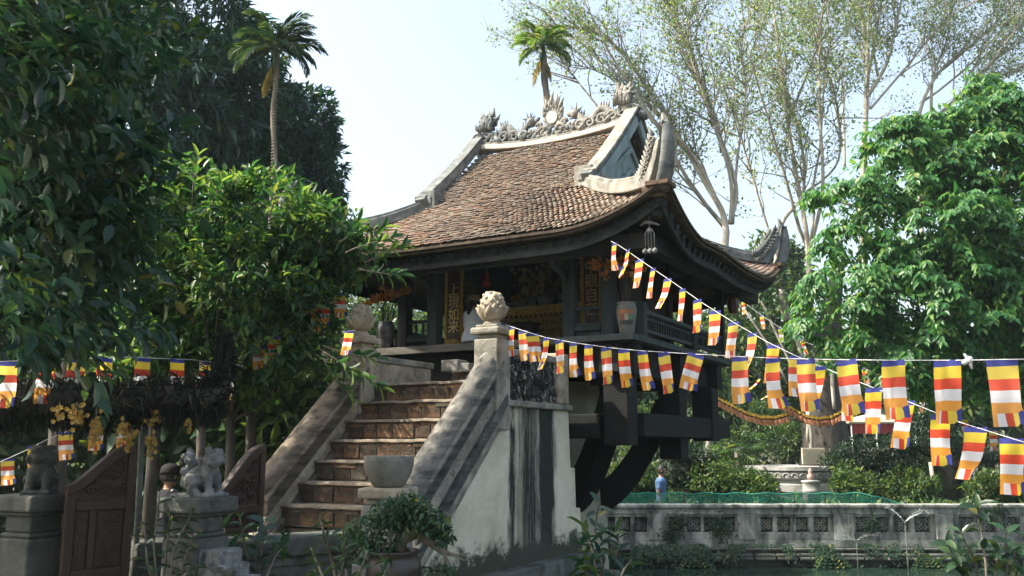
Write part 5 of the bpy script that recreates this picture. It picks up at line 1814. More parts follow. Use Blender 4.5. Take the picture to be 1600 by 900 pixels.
mb.build('carved_wave', M['planter'], pl)
c = at(1278, 726, 24.3)
sg_ = thing('notice_panel', 'square cream stone notice panel standing on the planter before the fig trunk', 'sign', (c.x, 24.6, c.z), math.radians(3))
mb = MB(); mb.box(-.31, .31, 0, .06, .0, .43); mb.build('panel', surf('cream_stone', (.50, .44, .30), (.60, .54, .40), 9, .8, .1), sg_, bevel=.008)
mb = MB()
for r in range(9):
    x = -.25
    while x < .24:
        w_ = random.uniform(.015, .05); mb.box(x, min(.26, x + w_), -.0035, -.001, .38 - .036 * r, .388 - .036 * r); x += w_ + .02
mb.build('faded_lines', surf('faded_ink', (.36, .31, .22), (.42, .36, .26), 20, .9, 0), sg_)
c = at(1268, 770, 22.8)
ur = thing('stone_urn', 'squat grey stone urn with a small pink bud finial by the planter', 'urn', (c.x, 22.8, c.z - .1))
mb = MB(); mb.lathe([(.20, -.3), (.21, .12), (.23, .14), (.20, .18), (.21, .34), (.235, .36), (.235, .39), (.12, .41)], 24); mb.build('urn_body', M['planter'], ur)
mb = MB(); mb.lathe([(.05, .41), (.09, .46), (.085, .52), (.04, .58), (.06, .62), (.03, .68), (.005, .70)], 14); mb.build('bud_finial', surf('pink_stone', (.35, .22, .18), (.42, .3, .25), 9, .8, .1), ur)

c = at(1365, 660, 30.5)
stl = thing('market_stall', 'small stall with a cream canopy and red curtains beyond the garden', 'stall', (c.x, 30.5, -.56), 0)
zs = lambda y: at(1365, y, 30.5).z + .56
mb = MB()
mb.add([(-1.2, -1, zs(660)), (1.0, -1, zs(660)), (1.0, 1, zs(660)), (-1.2, 1, zs(660)), (0, 0, zs(645))], [(0, 1, 4), (1, 2, 4), (2, 3, 4), (3, 0, 4)])
mb.box(-1.2, 1.0, -1, 1, zs(662.5), zs(660.2)); mb.build('canopy', cloth('cream_canvas', (.52, .47, .36), .2), stl)
mb = MB(); mb.sheet([[(-1.15 + 1.5 * i / 20, -.95 + .03 * math.sin(i * 2), z) for i in range(21)] for z in (zs(663), zs(678))]); mb.build('curtain', cloth('red_curtain', (.45, .07, .06), .2), stl, fix=False)
for x in (-1.1, -.3, .5, .95):
    mb = MB(); mb.tube([(x, -.95, 0), (x, -.95, zs(662))], .035, 6); mb.build('pole', M['metal'], stl)
mb = MB(); mb.box(-1.1, .9, -.5, .5, .1, 1.0); mb.build('counter', FAB['dark'], stl)
c = at(1172, 668, 33)
um = thing('parasol', 'pale domed parasol far behind the far bank shrubs', 'parasol', (c.x, 33, -.56))
mb = MB(); zz = c.z + .56
mb.lathe([(.46, zz - .08), (.44, zz), (.36, zz + .16), (.2, zz + .27), (.02, zz + .31)], 20); mb.build('canopy', cloth('pale_canvas', (.50, .44, .36), .3), um)
mb = MB(); mb.tube([(0, 0, 0), (0, 0, zz + .3)], .025, 6); mb.build('pole', M['metal'], um)

# fountain
def water_fx():
    m, t, out = nodes('splashing_water')
    b = nd(t, 'ShaderNodeBsdfPrincipled', Roughness=.15); b.inputs['Base Color'].default_value = (.75, .8, .8, 1)
    b.inputs['Transmission Weight'].default_value = .35
    t.links.new(b.outputs[0], out.inputs[0])
    return m
M['splash'] = water_fx()
FY = 17.5
c = at(1414, 816, FY)
f = thing('fountain', 'thin pipe fountain throwing two arcs of water from the pond', 'fountain', (c.x, FY, 0))
mb = MB(); mb.tube([(0, 0, -1.5), (0, 0, c.z)], .012, 8); mb.lathe([(.012, c.z - .05), (.025, c.z - .03), (.02, c.z)], 10); mb.build('pipe', M['stone_dark'], f)
def drops(root, base, dirs, n, nm, sp=.012, size=(.004, .012), far=1.0):
    mb = MB()
    for k in range(n):
        d = random.choice(dirs)
        q = random.random() ** .8 * far
        p = Vector(base) + Vector((d[0] * q, d[1] * q, d[2] * q - .55 * abs(d[0]) * q * q)) + Vector((random.gauss(0, sp), random.gauss(0, sp), random.gauss(0, sp))) * (0.3 + 2.4 * q)
        mb.ball(p, random.uniform(*size) * (1.2 - .5 * q), 6)
    stuff(mb.build(nm, M['splash'], root))
drops(f, (0, 0, c.z), ((-.42, 0, .55), (.58, 0, .48), (.5, .1, .5)), 330, 'water_jet', size=(.003, .007))
mb = MB()
for d in ((-.42, 0, .55), (.58, 0, .48)):
    pts = [Vector((d[0] * q, 0, c.z + d[2] * q - .55 * abs(d[0]) * q * q)) for q in (0, .15, .3, .45, .6)]
    mb.tube(pts, [.004, .008, .010, .007, .002], 7)
stuff(mb.build('water_arc', M['splash'], f))
c2 = at(1338, 845, FY - .2)
f2 = thing('fountain', 'faint low water spray left of the pipe fountain', 'fountain', (c2.x, FY - .2, 0))
mb = MB(); mb.tube([(0, 0, -1.5), (0, 0, c2.z)], .007, 6); mb.build('pipe', M['stone_dark'], f2)
drops(f2, (0, 0, c2.z), ((-.6, 0, .35), (.5, 0, .35), (-.5, .2, .15)), 260, 'water_jet', size=(.002, .006))
c3 = at(1276, 893, 16.5)
f3 = thing('fountain', 'bubbling white froth of water rising at the pond surface', 'fountain', (c3.x, 16.5, 0))
mb = MB()
for k in range(160):
    a, r = random.uniform(0, 6.28), abs(random.gauss(0, .12))
    mb.ball((r * math.cos(a), r * math.sin(a), -.93 + max(0, .18 - r) * random.random() * 1.4), random.uniform(.008, .025), 6)
stuff(mb.build('froth', M['splash'], f3))
mb = MB(); mb.tube([(0, 0, -1.6), (0, 0, -.93)], .02, 6); mb.build('pipe', M['metal'], f3)

# ------------------------------------------------------------------ flags
FC = [cloth('flag_blue', (.05, .06, .27), .42), cloth('flag_yellow', (.86, .64, .06), .62), cloth('flag_red', (.62, .07, .03), .42), cloth('flag_white', (.82, .80, .80), .62), cloth('flag_orange', (.86, .38, .06), .62)]
FW, FH = .146, .29
FLAGM = []
def flag_mesh(seed, flip, curl):
    rnd = random.Random(seed)
    rows_z = [0, .05, .10, .195, .29, .375, .46, .55, .64, .72, .80, .90, 1.0]
    stripe = [0, 0, 1, 1, 2, 2, 3, 3, 4, 4, 5, 5]
    nx = 10
    vs, fs, mi = [], [], []
    ph, am, sk = rnd.uniform(0, 6), rnd.uniform(.006, .016), rnd.uniform(-.02, .02)
    for r in rows_z:
        for i in range(nx + 1):
            x = (i / nx - .5) * FW
            wid = 1 - .06 * r * rnd.uniform(.8, 1.2)
            y = am * math.sin(ph + i * .75 + r * 2.2) * (0.25 + r) + curl * r * r * .08 + curl * max(0, r - .6) * (i / nx) * .25
            vs.append((x * wid + sk * r, y, -r * FH))
    for j in range(len(rows_z) - 1):
        for i in range(nx):
            s_ = stripe[j]
            if s_ == 5:
                s_ = [4, 3, 2, 1, 0][i // 2]
            a = j * (nx + 1) + i
            fs.append((a, a + nx + 1, a + nx + 2, a + 1)); mi.append(s_)
    # the last small strip hangs a little higher than the others
    for i in (8, 9, 10):
        for j in (10, 11, 12):
            x, y, z = vs[j * (nx + 1) + i]
            if i > 8 or j > 10:
                vs[j * (nx + 1) + i] = (x + (.005 if i > 8 else .002), y, z + .012)
    if flip:
        vs = [(-x, y, z) for x, y, z in vs]
    me = bpy.data.meshes.new('flag')
    me.from_pydata(vs, [], fs)
    for m_ in FC:
        me.materials.append(m_)
    me.polygons.foreach_set('material_index', mi)
    me.polygons.foreach_set('use_smooth', [True] * len(fs))
    return me
for k in range(14):
    FLAGM.append(flag_mesh(k, False, random.uniform(-.18, .18) if k < 7 else random.uniform(-.5, .5)))

def bunting(label, A, B, path, flags, group, calm=.5, sz=1.0, end=None, tilt=0.0, knot=None, thick=.0022):
    """cord hung between ground points A and B, drawn through the given photo rows; flags sewn on at the given photo columns"""
    A, B = Vector((A[0], A[1])), Vector((B[0], B[1]))
    def pt(px, py):
        ax, ay = (px - 800) / FPX, 1.0
        r = ray(px, py)
        dx, dy = r.x, r.y
        e = B - A
        # solve (dx,dy)*t = A + e*s
        det = dx * (-e.y) - dy * (-e.x)
        tt = (A.x * (-e.y) - A.y * (-e.x)) / det
        return Vector((0, 0, EYE)) + r * tt
    xs_, ys_ = [p[0] for p in path], [p[1] for p in path]
    py = lambda x: float(np.interp(x, xs_, ys_))
    o = pt(path[0][0], path[0][1])
    t = thing('flag_bunting', label, 'bunting', tuple(o), 0, group)
    n = 60
    pts = [pt(xs_[0] + (xs_[-1] - xs_[0]) * i / n, py(xs_[0] + (xs_[-1] - xs_[0]) * i / n)) for i in range(n + 1)]
    mb = MB(); mb.tube(pts, thick, 5); mb.build('cord', M['cord'], t, world=True)
    for k, fx in enumerate(flags):
        fx, opt = (fx if isinstance(fx, tuple) else (fx, {}))
        p = pt(fx, py(fx))
        d = (pt(fx + 3, py(fx + 3)) - pt(fx - 3, py(fx - 3))).normalized()
        if d.x < 0: d = -d
        me = FLAGM[opt.get('m', random.randrange(7) if random.random() < calm else random.randrange(7, 14))]
        ob = bpy.data.objects.new('flag', me)
        COL.objects.link(ob)
        ob.parent = t
        rz = math.atan2(d.y, d.x)
        yaw = opt.get('yaw', random.gauss(0, .07))
        rx = opt.get('rx', random.gauss(tilt, .07))
        ry = opt.get('ry', -math.atan2(d.z, Vector((d.x, d.y)).length) * .10 + random.gauss(0, .025))
        s_ = opt.get('s', 1.0) * sz
        ob.matrix_basis = Matrix.Translation(p - o) @ Matrix.Rotation(rz + yaw, 4, 'Z') @ Matrix.Rotation(ry, 4, 'Y') @ Matrix.Rotation(rx, 4, 'X') @ Matrix.Diagonal((s_, s_, s_ * opt.get('h', 1), 1))
    if knot:
        p = pt(knot, py(knot)) - o
        mb = MB(); mb.ball(p, .018, 8); mb.ball(p + Vector((-.02, 0, -.01)), .014, 8); mb.tube([p, p + Vector((.01, 0, -.04))], [.012, .004], 6); mb.tube([p, p + Vector((-.02, 0, .03))], [.01, .004], 6)
        mb.build('cord_knot', M['cord'], t, disp=.01, dsize=.02)
    return t
# main string, from the right lotus post to the right edge of the view
pA = pg(.70, -1.60, 0)
bunting('near string of striped flags from the right lotus post to the right edge', (pA.x, pA.y), (2.35, 3.35), [(781, 503), (800, 511), (850, 527), (900, 536), (950, 543), (1000, 548), (1080, 553), (1150, 557), (1220, 560), (1300, 562), (1400, 563), (1500, 563), (1680, 560)],
        [786, 799, 817, (831, {'rx': .5, 'm': 9, 'yaw': .6}), 853, 874, 896, 920, 947, 975, 1004, 1037, (1088, {'m': 12, 'yaw': .5, 's': .85, 'ry': .35}), 1157, 1207, 1259, 1323, 1396, 1480, 1564, 1650], 'strings of striped flags', .85, knot=1514)
bunting('slanting sunlit string of striped flags from under the eave to the lower right', (1.02, 9.55), (2.75, 4.35), [(955, 377), (970, 385), (1000, 406), (1050, 440), (1100, 475), (1150, 506), (1200, 535), (1250, 559), (1300, 580), (1360, 604), (1430, 632), (1500, 660), (1600, 691), (1680, 716)],
        [960, (980, {'ry': -.3}), 999, 1020, 1043, 1066, 1090, 1117, 1146, 1175, 1208, 1243, (1282, {}), 1322, 1365, 1415, 1470, 1524, 1580, 1650], 'strings of striped flags', .7, 1.0, tilt=-.10)
# far string among the trees
bunting('far string of small striped flags hanging beyond the eave before the drooping tree', (6.2, 23.5), (8.6, 14.5), [(1150, 462), (1175, 482), (1220, 513), (1260, 535), (1300, 550), (1350, 575), (1400, 600), (1440, 615), (1500, 650), (1560, 675), (1620, 700)],
        [1160, 1190, 1219, 1252, 1290, 1325, 1350, 1376, 1440, 1466, 1505, 1550, 1600], 'strings of striped flags', .4, 1.25, tilt=.2)
bunting('short twisted string of striped flags going down behind the right deck corner', (3.1, 14.2), (6.3, 20.0), [(1105, 535), (1125, 552), (1160, 572), (1190, 592), (1225, 628)],
        [(1112, {'rx': .9}), (1126, {'rx': .8}), (1168, {'rx': .9}), (1188, {'rx': .7}), (1208, {'rx': .8})], 'strings of striped flags', .2, 1.0)
# left strings
bunting('level string of striped flags crossing the shade at the far left', (-3.2, 5.1), (-2.3, 7.0), [(-60, 567), (0, 565), (100, 561), (200, 558), (300, 562), (380, 572)],
        [8, 72, 122, 163, 222, 277, (330, {'rx': .5}), 356], 'strings of striped flags', .6, .96)
pB = pg(2.60, -1.62, 0)
bunting('half hidden string of striped flags rising through the bush to the left lotus post', (-3.3, 9.3), (pB.x, pB.y), [(340, 578), (400, 545), (440, 518), (500, 475), (535, 455), (543, 520)],
        [350, (405, {'rx': .6}), 428, 495, 505, 530], 'strings of striped flags', .3, .95)
bunting('rising string of striped flags above the large gate leaf', (-3.6, 6.1), (-2.55, 6.3), [(-40, 732), (0, 722), (40, 704), (75, 686), (110, 672), (150, 660), (210, 655)],
        [(12, {'s': .9}), 55, 102, (152, {}), 196], 'strings of striped flags', .7, .66)
bunting('short string of striped flags against the left lotus post', (-1.62, 8.35), (-1.42, 8.6), [(536, 521), (545, 517), (556, 516)], [(546, {'m': 2})], 'strings of striped flags', 1, .8)

# ruffled garlands
def garland(label, pts, n=8):
    pts = [at(*p) for p in pts]
    # smooth
    P_ = []
    for i in range(len(pts) - 1):
        for k in range(n):
            P_.append(pts[i].lerp(pts[i + 1], k / n))
    P_.append(pts[-1])
    t = thing('ruffled_garland', label, 'garland', tuple(P_[0]), 0, 'ruffled garlands')
    for nm, mi, dz0, dz1, am in (('yellow_ruffle', 1, .07, .0, .05), ('dark_ruffle', 0, .005, -.05, .05), ('orange_ruffle', 4, -.04, -.17, .07)):
        mb = MB()
        rows = [[], [], []]
        for i, p in enumerate(P_):
            for j in range(3):
                z = dz0 + (dz1 - dz0) * j / 2
                rows[j].append(p + Vector((am * .4 * math.sin(i * 2.1 + j), am * math.cos(i * 2.4) * (j * .5 + .3) - .02 * mi, z + .015 * math.sin(i * 3))))
        mb.sheet(rows)
        mb.build(nm, GM[mi], t, world=True, fix=False)
GM = {1: cloth('garland_yellow', (.55, .36, .05), .3), 0: cloth('garland_brown', (.10, .03, .02), .2), 4: cloth('garland_orange', (.60, .27, .13), .35)}
garland('orange ruffled garland sagging from the deck end to the fig trunk', [(1116, 622, 22), (1140, 634, 22.2), (1165, 647, 22.4), (1190, 654, 22.6), (1212, 654, 22.8), (1232, 648, 23)], 9)
garland('orange ruffled garland looped across the front of the fig trunk', [(1216, 628, 23), (1236, 640, 23), (1258, 652, 23), (1280, 656, 23.1), (1300, 653, 23.2), (1318, 643, 23.3)], 9)

# ------------------------------------------------------------------ trees
def ell(px, py, Y, rx, ry, rd=None):
    """a lump of crown: photo ellipse at distance Y -> centre and radii in metres"""
    s_ = sc(Y) * math.sqrt(1 + ((px - 800) / FPX) ** 2)
    return (np.array(at(px, py, Y)), np.array([rx * s_, (rd if rd else .8 * (rx + ry) / 2 * s_), ry * s_]))

def crown_points(ells, n, shell=.55, gap=(0.0, 1.0), seed=0, front=0.0):
    """clump centres spread through the lumps, thinner inside, with gaps"""
    rng = np.random.default_rng(seed)
    w_ = np.array([(e[1][0] * e[1][2] + e[1][0] * e[1][1] + e[1][1] * e[1][2]) for e in ells]); w_ /= w_.sum()
    out, nor = [], []
    while len(out) < n:
        k = rng.choice(len(ells), p=w_)
        c, r = ells[k]
        d = unit(rng.normal(size=3))
        if front and d[1] > 0 and rng.random() < front:
            d[1] = -d[1]
        q = shell + (1 - shell) * rng.random() ** .6
        bump = 1 + .22 * noise.noise(Vector((d[0] * 2.2 + k * 7, d[1] * 2.2 + seed, d[2] * 2.2)))
        p = c + d * r * q * bump
        if gap[0] and noise.noise(Vector(p) * gap[0] + Vector((seed, 0, 0))) < gap[1] - 1:
            continue
        out.append(p); nor.append(unit(d / r))
    return np.array(out), np.array(nor)

def tufts(C, Nn, n_per, L, W, spread=.6, droop=.35, out=.8, rng=RNG, scatter=.3, Lj=.5):
    """n_per leaves fanning out from each clump centre"""
    k = len(C) * n_per
    P = np.repeat(C, n_per, 0) + rng.normal(0, scatter * L, (k, 3))
    T = np.repeat(Nn, n_per, 0) * out + rng.normal(0, spread, (k, 3))
    T[:, 2] -= droop
    T = unit(T)
    up = np.repeat(Nn, n_per, 0) * .5 + np.array([0, 0, .8]) + rng.normal(0, .35, (k, 3))
    Ls = L * (1 + rng.uniform(-Lj, Lj, k))
    return P, T, up, Ls, Ls * (W / L)

def limb(mb, a, b, r0, r1, bend=.12, n=7, k=8):
    a, b = Vector(a), Vector(b)
    d = b - a
    o_ = Vector((random.gauss(0, 1), random.gauss(0, 1), random.gauss(0, .4))) * d.length * bend
    pts = [a + d * (i / n) + o_ * math.sin(PI * i / n) * (1 if i % 2 else .85) for i in range(n + 1)]
    mb.tube(pts, [r0 + (r1 - r0) * (i / n) for i in range(n + 1)], k)
    return pts

def crown_tree(name, label, cat, base, ells, n, n_per, L, W, mat, bark, tr, group=None, singles=0, fine=False, shell=.5, gap=(0, 1), seed=1,
               droop=.35, spread=.6, out=.8, n_limbs=26, front=.45, scatter=.3, minpx=9):
    base = Vector(base)
    t = thing(name, label, cat, tuple(base), 0, group)
    C, Nn = crown_points(ells, n, shell, gap, seed, front)
    mid = Vector(sum((e[0] for e in ells), np.zeros(3)) / len(ells))
    fork = base.lerp(Vector((mid.x, mid.y, mid.z)), .55)
    mb = MB()
    mb.tube([base - Vector((0, 0, .9)), base + Vector((0, 0, .15)), base.lerp(fork, .4) + Vector((random.gauss(0, .08), 0, 0)), fork], [tr * 1.5, tr * 1.15, tr * .95, tr * .75], 10)
    mb.build('trunk', bark, t, world=True)
    mb = MB()
    idx = np.random.default_rng(seed).choice(len(C), min(n_limbs, len(C)), replace=False)
    for i in idx:
        limb(mb, fork.lerp(base, random.uniform(0, .15)), Vector(C[i]), tr * random.uniform(.22, .45), tr * .06 + .004, .10, 6, 6)
    stuff(mb.build('branches', bark, t, world=True))
    P, T, U_, Ls, Ws = tufts(C, Nn, n_per, L, W, spread, droop, out, np.random.default_rng(seed + 50), scatter)
    put_leaves(t, P, T, U_, Ls, Ws, mat, singles, fine, minpx=minpx)
    return t

# --- tall dark trees on the left
crown_tree('mango_tree', 'tall dark dense tree filling the upper left behind everything', 'tree', (-8.2, 19, .3),
           [ell(300, 60, 18, 105, 110, 2.2), ell(240, 190, 17.5, 180, 140, 2.6), ell(385, 165, 18, 62, 85, 1.6), ell(330, 330, 18.5, 150, 130, 2.4), ell(130, 60, 18, 150, 130, 2.4), ell(120, 320, 18.5, 170, 180, 2.4), ell(395, 95, 18.6, 40, 55, 1.0), ell(300, 480, 19.5, 190, 90, 2)],
           5600, 11, .25, .058, LM['mango'], M['bark_dark'], .26, 'big trees behind the bush', shell=.55, gap=(.9, .72), seed=3, droop=.55, spread=.65, front=.6, scatter=.22)
crown_tree('round_tree', 'dark rounded dense tree behind the bush beside the left palm, against the sky', 'tree', (-4.6, 20.5, .3),
           [ell(470, 200, 20, 60, 62, 1.3), ell(480, 275, 20, 55, 70, 1.4), ell(440, 230, 20.5, 55, 80, 1.3), ell(455, 330, 20.5, 78, 80, 1.5), ell(505, 340, 20, 32, 55, 1.0)],
           2300, 11, .17, .06, LM['mango'], M['bark_dark'], .16, 'big trees behind the bush', shell=.5, gap=(1.2, .75), seed=5, droop=.4, front=.6)

# --- near foliage at the far left
def near_tree():
    base = Vector((-4.6, 5.6, .4))
    t = thing('broadleaf_tree', 'near shaded tree with broad leaves hanging in at the far left edge', 'tree', tuple(base))
    mb = MB(); tp = [base, base + Vector((-.1, 0, 1.5)), base + Vector((.1, .1, 3.0)), base + Vector((.4, .2, 4.6))]
    mb.tube(tp, [.16, .14, .12, .08], 9); mb.build('trunk', M['bark_dark'], t, world=True)
    tips, dirs = [], []
    mb = MB()
    twigs = [((0, 150), (110, 160), (200, 215)), ((-40, 60), (90, 40), (190, 90)), ((-40, 230), (60, 250), (130, 300)), ((-30, 330), (80, 330), (205, 400)), ((-40, 400), (60, 420), (150, 480)),
             ((0, 20), (60, 0), (140, -30)), ((-40, 480), (40, 500), (110, 560)), ((60, 250), (150, 290), (235, 255)), ((80, 330), (130, 360), (170, 440)), ((0, 300), (40, 380), (30, 460)), ((100, 60), (170, 120), (245, 55)),
             ((60, 150), (100, 210), (90, 280)), ((-60, 120), (0, 110), (60, 90)), ((0, 440), (70, 470), (205, 520)), ((80, 340), (180, 350), (215, 330))]
    for k, tw in enumerate(twigs):
        Y = 4.1 + .22 * (k % 6)
        pts = [at(px, py, Y + .15 * q) for q, (px, py) in enumerate(tw)]
        root_ = tp[2].lerp(tp[3], random.random()); 
        full = []
        for q in range(len(pts) - 1):
            for e in range(6):
                full.append(pts[q].lerp(pts[q + 1], e / 6) + Vector((random.gauss(0, .015), random.gauss(0, .03), random.gauss(0, .015))))
        full.append(pts[-1])
        mb.tube([root_, root_.lerp(pts[0], .5) + Vector((0, 0, .1))] + full, [.03, .022] + [.014 - .011 * i / len(full) for i in range(len(full))], 6)
        for i, p in enumerate(full):
            d = (full[min(i + 1, len(full) - 1)] - full[max(0, i - 1)]).normalized()
            for e in range(7):
                tips.append(p + Vector((random.gauss(0, .10), random.gauss(0, .16), random.gauss(0, .09))))
                dirs.append(d * .7)
    stuff(mb.build('branches', M['bark_dark'], t, world=True))
    C = np.array(tips); D = np.array(dirs)
    P, T, U_, Ls, Ws = tufts(C, D, 4, .094, .042, .55, .45, 1.0, np.random.default_rng(8), .35)
    put_leaves(t, P, T, U_, Ls, Ws, LM['near'], 300, True)
    # fuller crown behind
    C, Nn = crown_points([ell(40, 60, 6.6, 160, 120, .9), ell(60, 260, 6.4, 130, 160, .9), ell(40, 440, 6.6, 120, 130, .9), ell(170, 30, 7, 90, 80, .7), ell(25, 250, 8.4, 100, 80, .8), ell(60, 330, 8.0, 110, 70, .7)], 1900, .3, (1.4, .8), 9, .5)
    P, T, U_, Ls, Ws = tufts(C, Nn, 7, .10, .042, .7, .45, .7, np.random.default_rng(18), .6)
    put_leaves(t, P, T, U_, Ls, Ws, LM['near'])
    # the crown goes on over the gate, above the view
    over = [(np.array((-3.0, 3.2, 5.7)), np.array((2.6, 2.5, .8))), (np.array((-4.6, 6.0, 6.9)), np.array((2.2, 2.2, 1.2)))]
    C, Nn = crown_points(over, 1500, .1, (0, 1), 10, 0)
    P, T, U_, Ls, Ws = tufts(C, Nn, 5, .17, .075, .8, .4, .5, np.random.default_rng(19), .7)
    put_leaves(t, P, T, U_, Ls, Ws, LM['near'])
near_tree()

# --- the sunlit bush tree before the pagoda's left end
bush_e = [ell(235, 370, 10.45, 70, 60, .7), ell(310, 290, 10.25, 45, 38, .4), ell(300, 315, 10.25, 85, 60, .8), ell(400, 340, 10.15, 105, 65, .9), ell(500, 375, 10.05, 80, 55, .7), ell(550, 402, 9.95, 40, 36, .4), ell(270, 420, 10.25, 95, 95, .9), ell(400, 450, 10.05, 130, 95, 1.0), ell(475, 465, 10.05, 62, 60, .6),
          ell(300, 520, 10.35, 110, 70, .9), ell(420, 550, 10.05, 80, 52, .6), ell(340, 595, 10.25, 90, 40, .6), ell(230, 560, 10.55, 90, 60, .7)]
bu = crown_tree('bush_tree', 'sunlit spreading bush tree in front of the left roof corner', 'tree', (-3.1, 10.3, .38), bush_e, 2700, 9, .108, .038, LM['bush'], M['bark_dark'], .06, None, 300, True, .5, (1.6, .80), 11, .12, .7, .75, 40, .5, .5)
def shoots(root, lst, mat, Y0, Lf=.16, Wf=.05, n=14):
    """upright leafy shoots at the rim of a crown: whorls of leaves on a twig"""
    mb = MB(); P, T, U_ = [], [], []
    for (x0, y0, x1, y1) in lst:
        Y = Y0 + random.uniform(-.3, .3)
        a, b = at(x0, y0, Y), at(x1, y1, Y + random.uniform(-.15, .15))
        limb(mb, a, b, .010, .003, .06, 5, 5)
        for k in range(n):
            f = .25 + .75 * k / (n - 1)
            p = a.lerp(b, f); an = k * 2.4
            d = (b - a).normalized()
            x = d.orthogonal().normalized(); y = d.cross(x)
            o_ = x * math.cos(an) + y * math.sin(an)
            P.append(p); T.append(o_ * (1.1 - .5 * f) + d * (.35 + .6 * f) - Vector((0, 0, .15))); U_.append(d + Vector((0, 0, .5)))
    stuff(mb.build('branches', M['bark'], root, world=True))
    n_ = len(P)
    put_leaves(root, np.array(P), np.array([tuple(v) for v in T]), np.array([tuple(v) for v in U_]), RNG.uniform(.75, 1.2, n_) * Lf, RNG.uniform(.8, 1.2, n_) * Wf, mat, 0, True)
shoots(bu, [(300, 330, 310, 243), (330, 330, 345, 285), (285, 330, 262, 272), (230, 360, 215, 300), (420, 340, 432, 283), (455, 345, 470, 300), (400, 330, 385, 290), (500, 360, 515, 318), (530, 380, 560, 345), (560, 395, 600, 355), (570, 410, 632, 382), (560, 420, 625, 430), 
            (350, 340, 352, 300), (250, 330, 238, 280), (480, 345, 495, 312), (500, 545, 552, 588), (505, 560, 548, 622), (505, 550, 596, 606), (505, 540, 585, 560), (540, 395, 615, 372)], LM['bush'], 9.3)

# --- right: drooping tree in sun
def drooping_tree():
    base = Vector((10.9, 17.5, -.5))
    t = thing('drooping_tree', 'big bright green tree with drooping compound leaves at the right', 'tree', tuple(base))
    es = [ell(1400, 250, 16.8, 72, 58, 1.1), ell(1345, 330, 16.6, 60, 75, 1.0), ell(1490, 240, 17, 80, 60, 1.2), ell(1560, 210, 17, 70, 65, 1.2), ell(1450, 340, 16.4, 100, 85, 1.3), ell(1560, 340, 16.6, 90, 100, 1.3), ell(1345, 430, 16.4, 80, 70, 1.0), ell(1310, 490, 16.6, 55, 50, .8),
          ell(1450, 470, 16.2, 110, 75, 1.2), ell(1570, 480, 16.4, 90, 85, 1.2), ell(1390, 545, 16.4, 90, 50, 1.0), ell(1540, 570, 16.6, 90, 50, 1.0), ell(1520, 165, 17.4, 40, 40, .7), ell(1650, 330, 17, 90, 160, 1.5)]
    C, Nn = crown_points(es, 330, .80, (0, 1), 21, .7)
    mb = MB()
    fork = Vector((9.3, 17.3, 3.6))
    mb.tube([base, base + Vector((-.4, 0, 1.8)), fork, fork + Vector((0, 0, 2.5))], [.26, .22, .18, .09], 10)
    mb.build('trunk', M['bark'], t, world=True)
    mb = MB()
    for i in np.random.default_rng(4).choice(len(C), 60, replace=False):
        limb(mb, fork + Vector((0, 0, random.uniform(-.3, 2.2))), Vector(C[i]), .05, .012, .1, 6, 6)
    stuff(mb.build('branches', M['bark'], t, world=True))
    rng = np.random.default_rng(31)
    P, T, U_, L_ = [], [], [], []
    for c, nn in zip(C, Nn):
        R = rng.uniform(.30, .52)
        for q in range(17):                           # compound leaves arching out of the shoot like an umbrella
            o_ = unit(rng.normal(0, 1, 3) * np.array([1, 1, .55]) + np.array([0, 0, .25]) + nn * .55)
            h = unit(np.array([o_[0], o_[1], 1e-3]))
            side = np.cross(h, [0, 0, 1])
            LL = R * rng.uniform(.8, 1.25)
            a = c + rng.normal(0, .05, 3)
            for k in range(5):
                f = (k + .7) / 5
                p = a + o_ * LL * .9 * f + np.array([0, 0, -.55 * LL * f * f])
                for s_ in (-1, 1):
                    T.append(h * .45 + side * s_ * .5 + np.array([0, 0, -.62]) + rng.normal(0, .14, 3))
                    P.append(p); U_.append(o_ * .8 + np.array([0, 0, .6]) + rng.normal(0, .2, 3)); L_.append(rng.uniform(.12, .19))
    L_ = np.array(L_)
    put_leaves(t, P, T, U_, L_, L_ * .42, LM['bright'], 300, False)
    # shaded filling
    C, Nn = crown_points(es, 700, .3, (0, 1), 22, .2)
    P, T, U_, Ls, Ws = tufts(C, Nn, 6, .20, .08, .6, .6, .5, np.random.default_rng(5), .5)
    put_leaves(t, P, T, U_, Ls, Ws, LM['bright'])
drooping_tree()

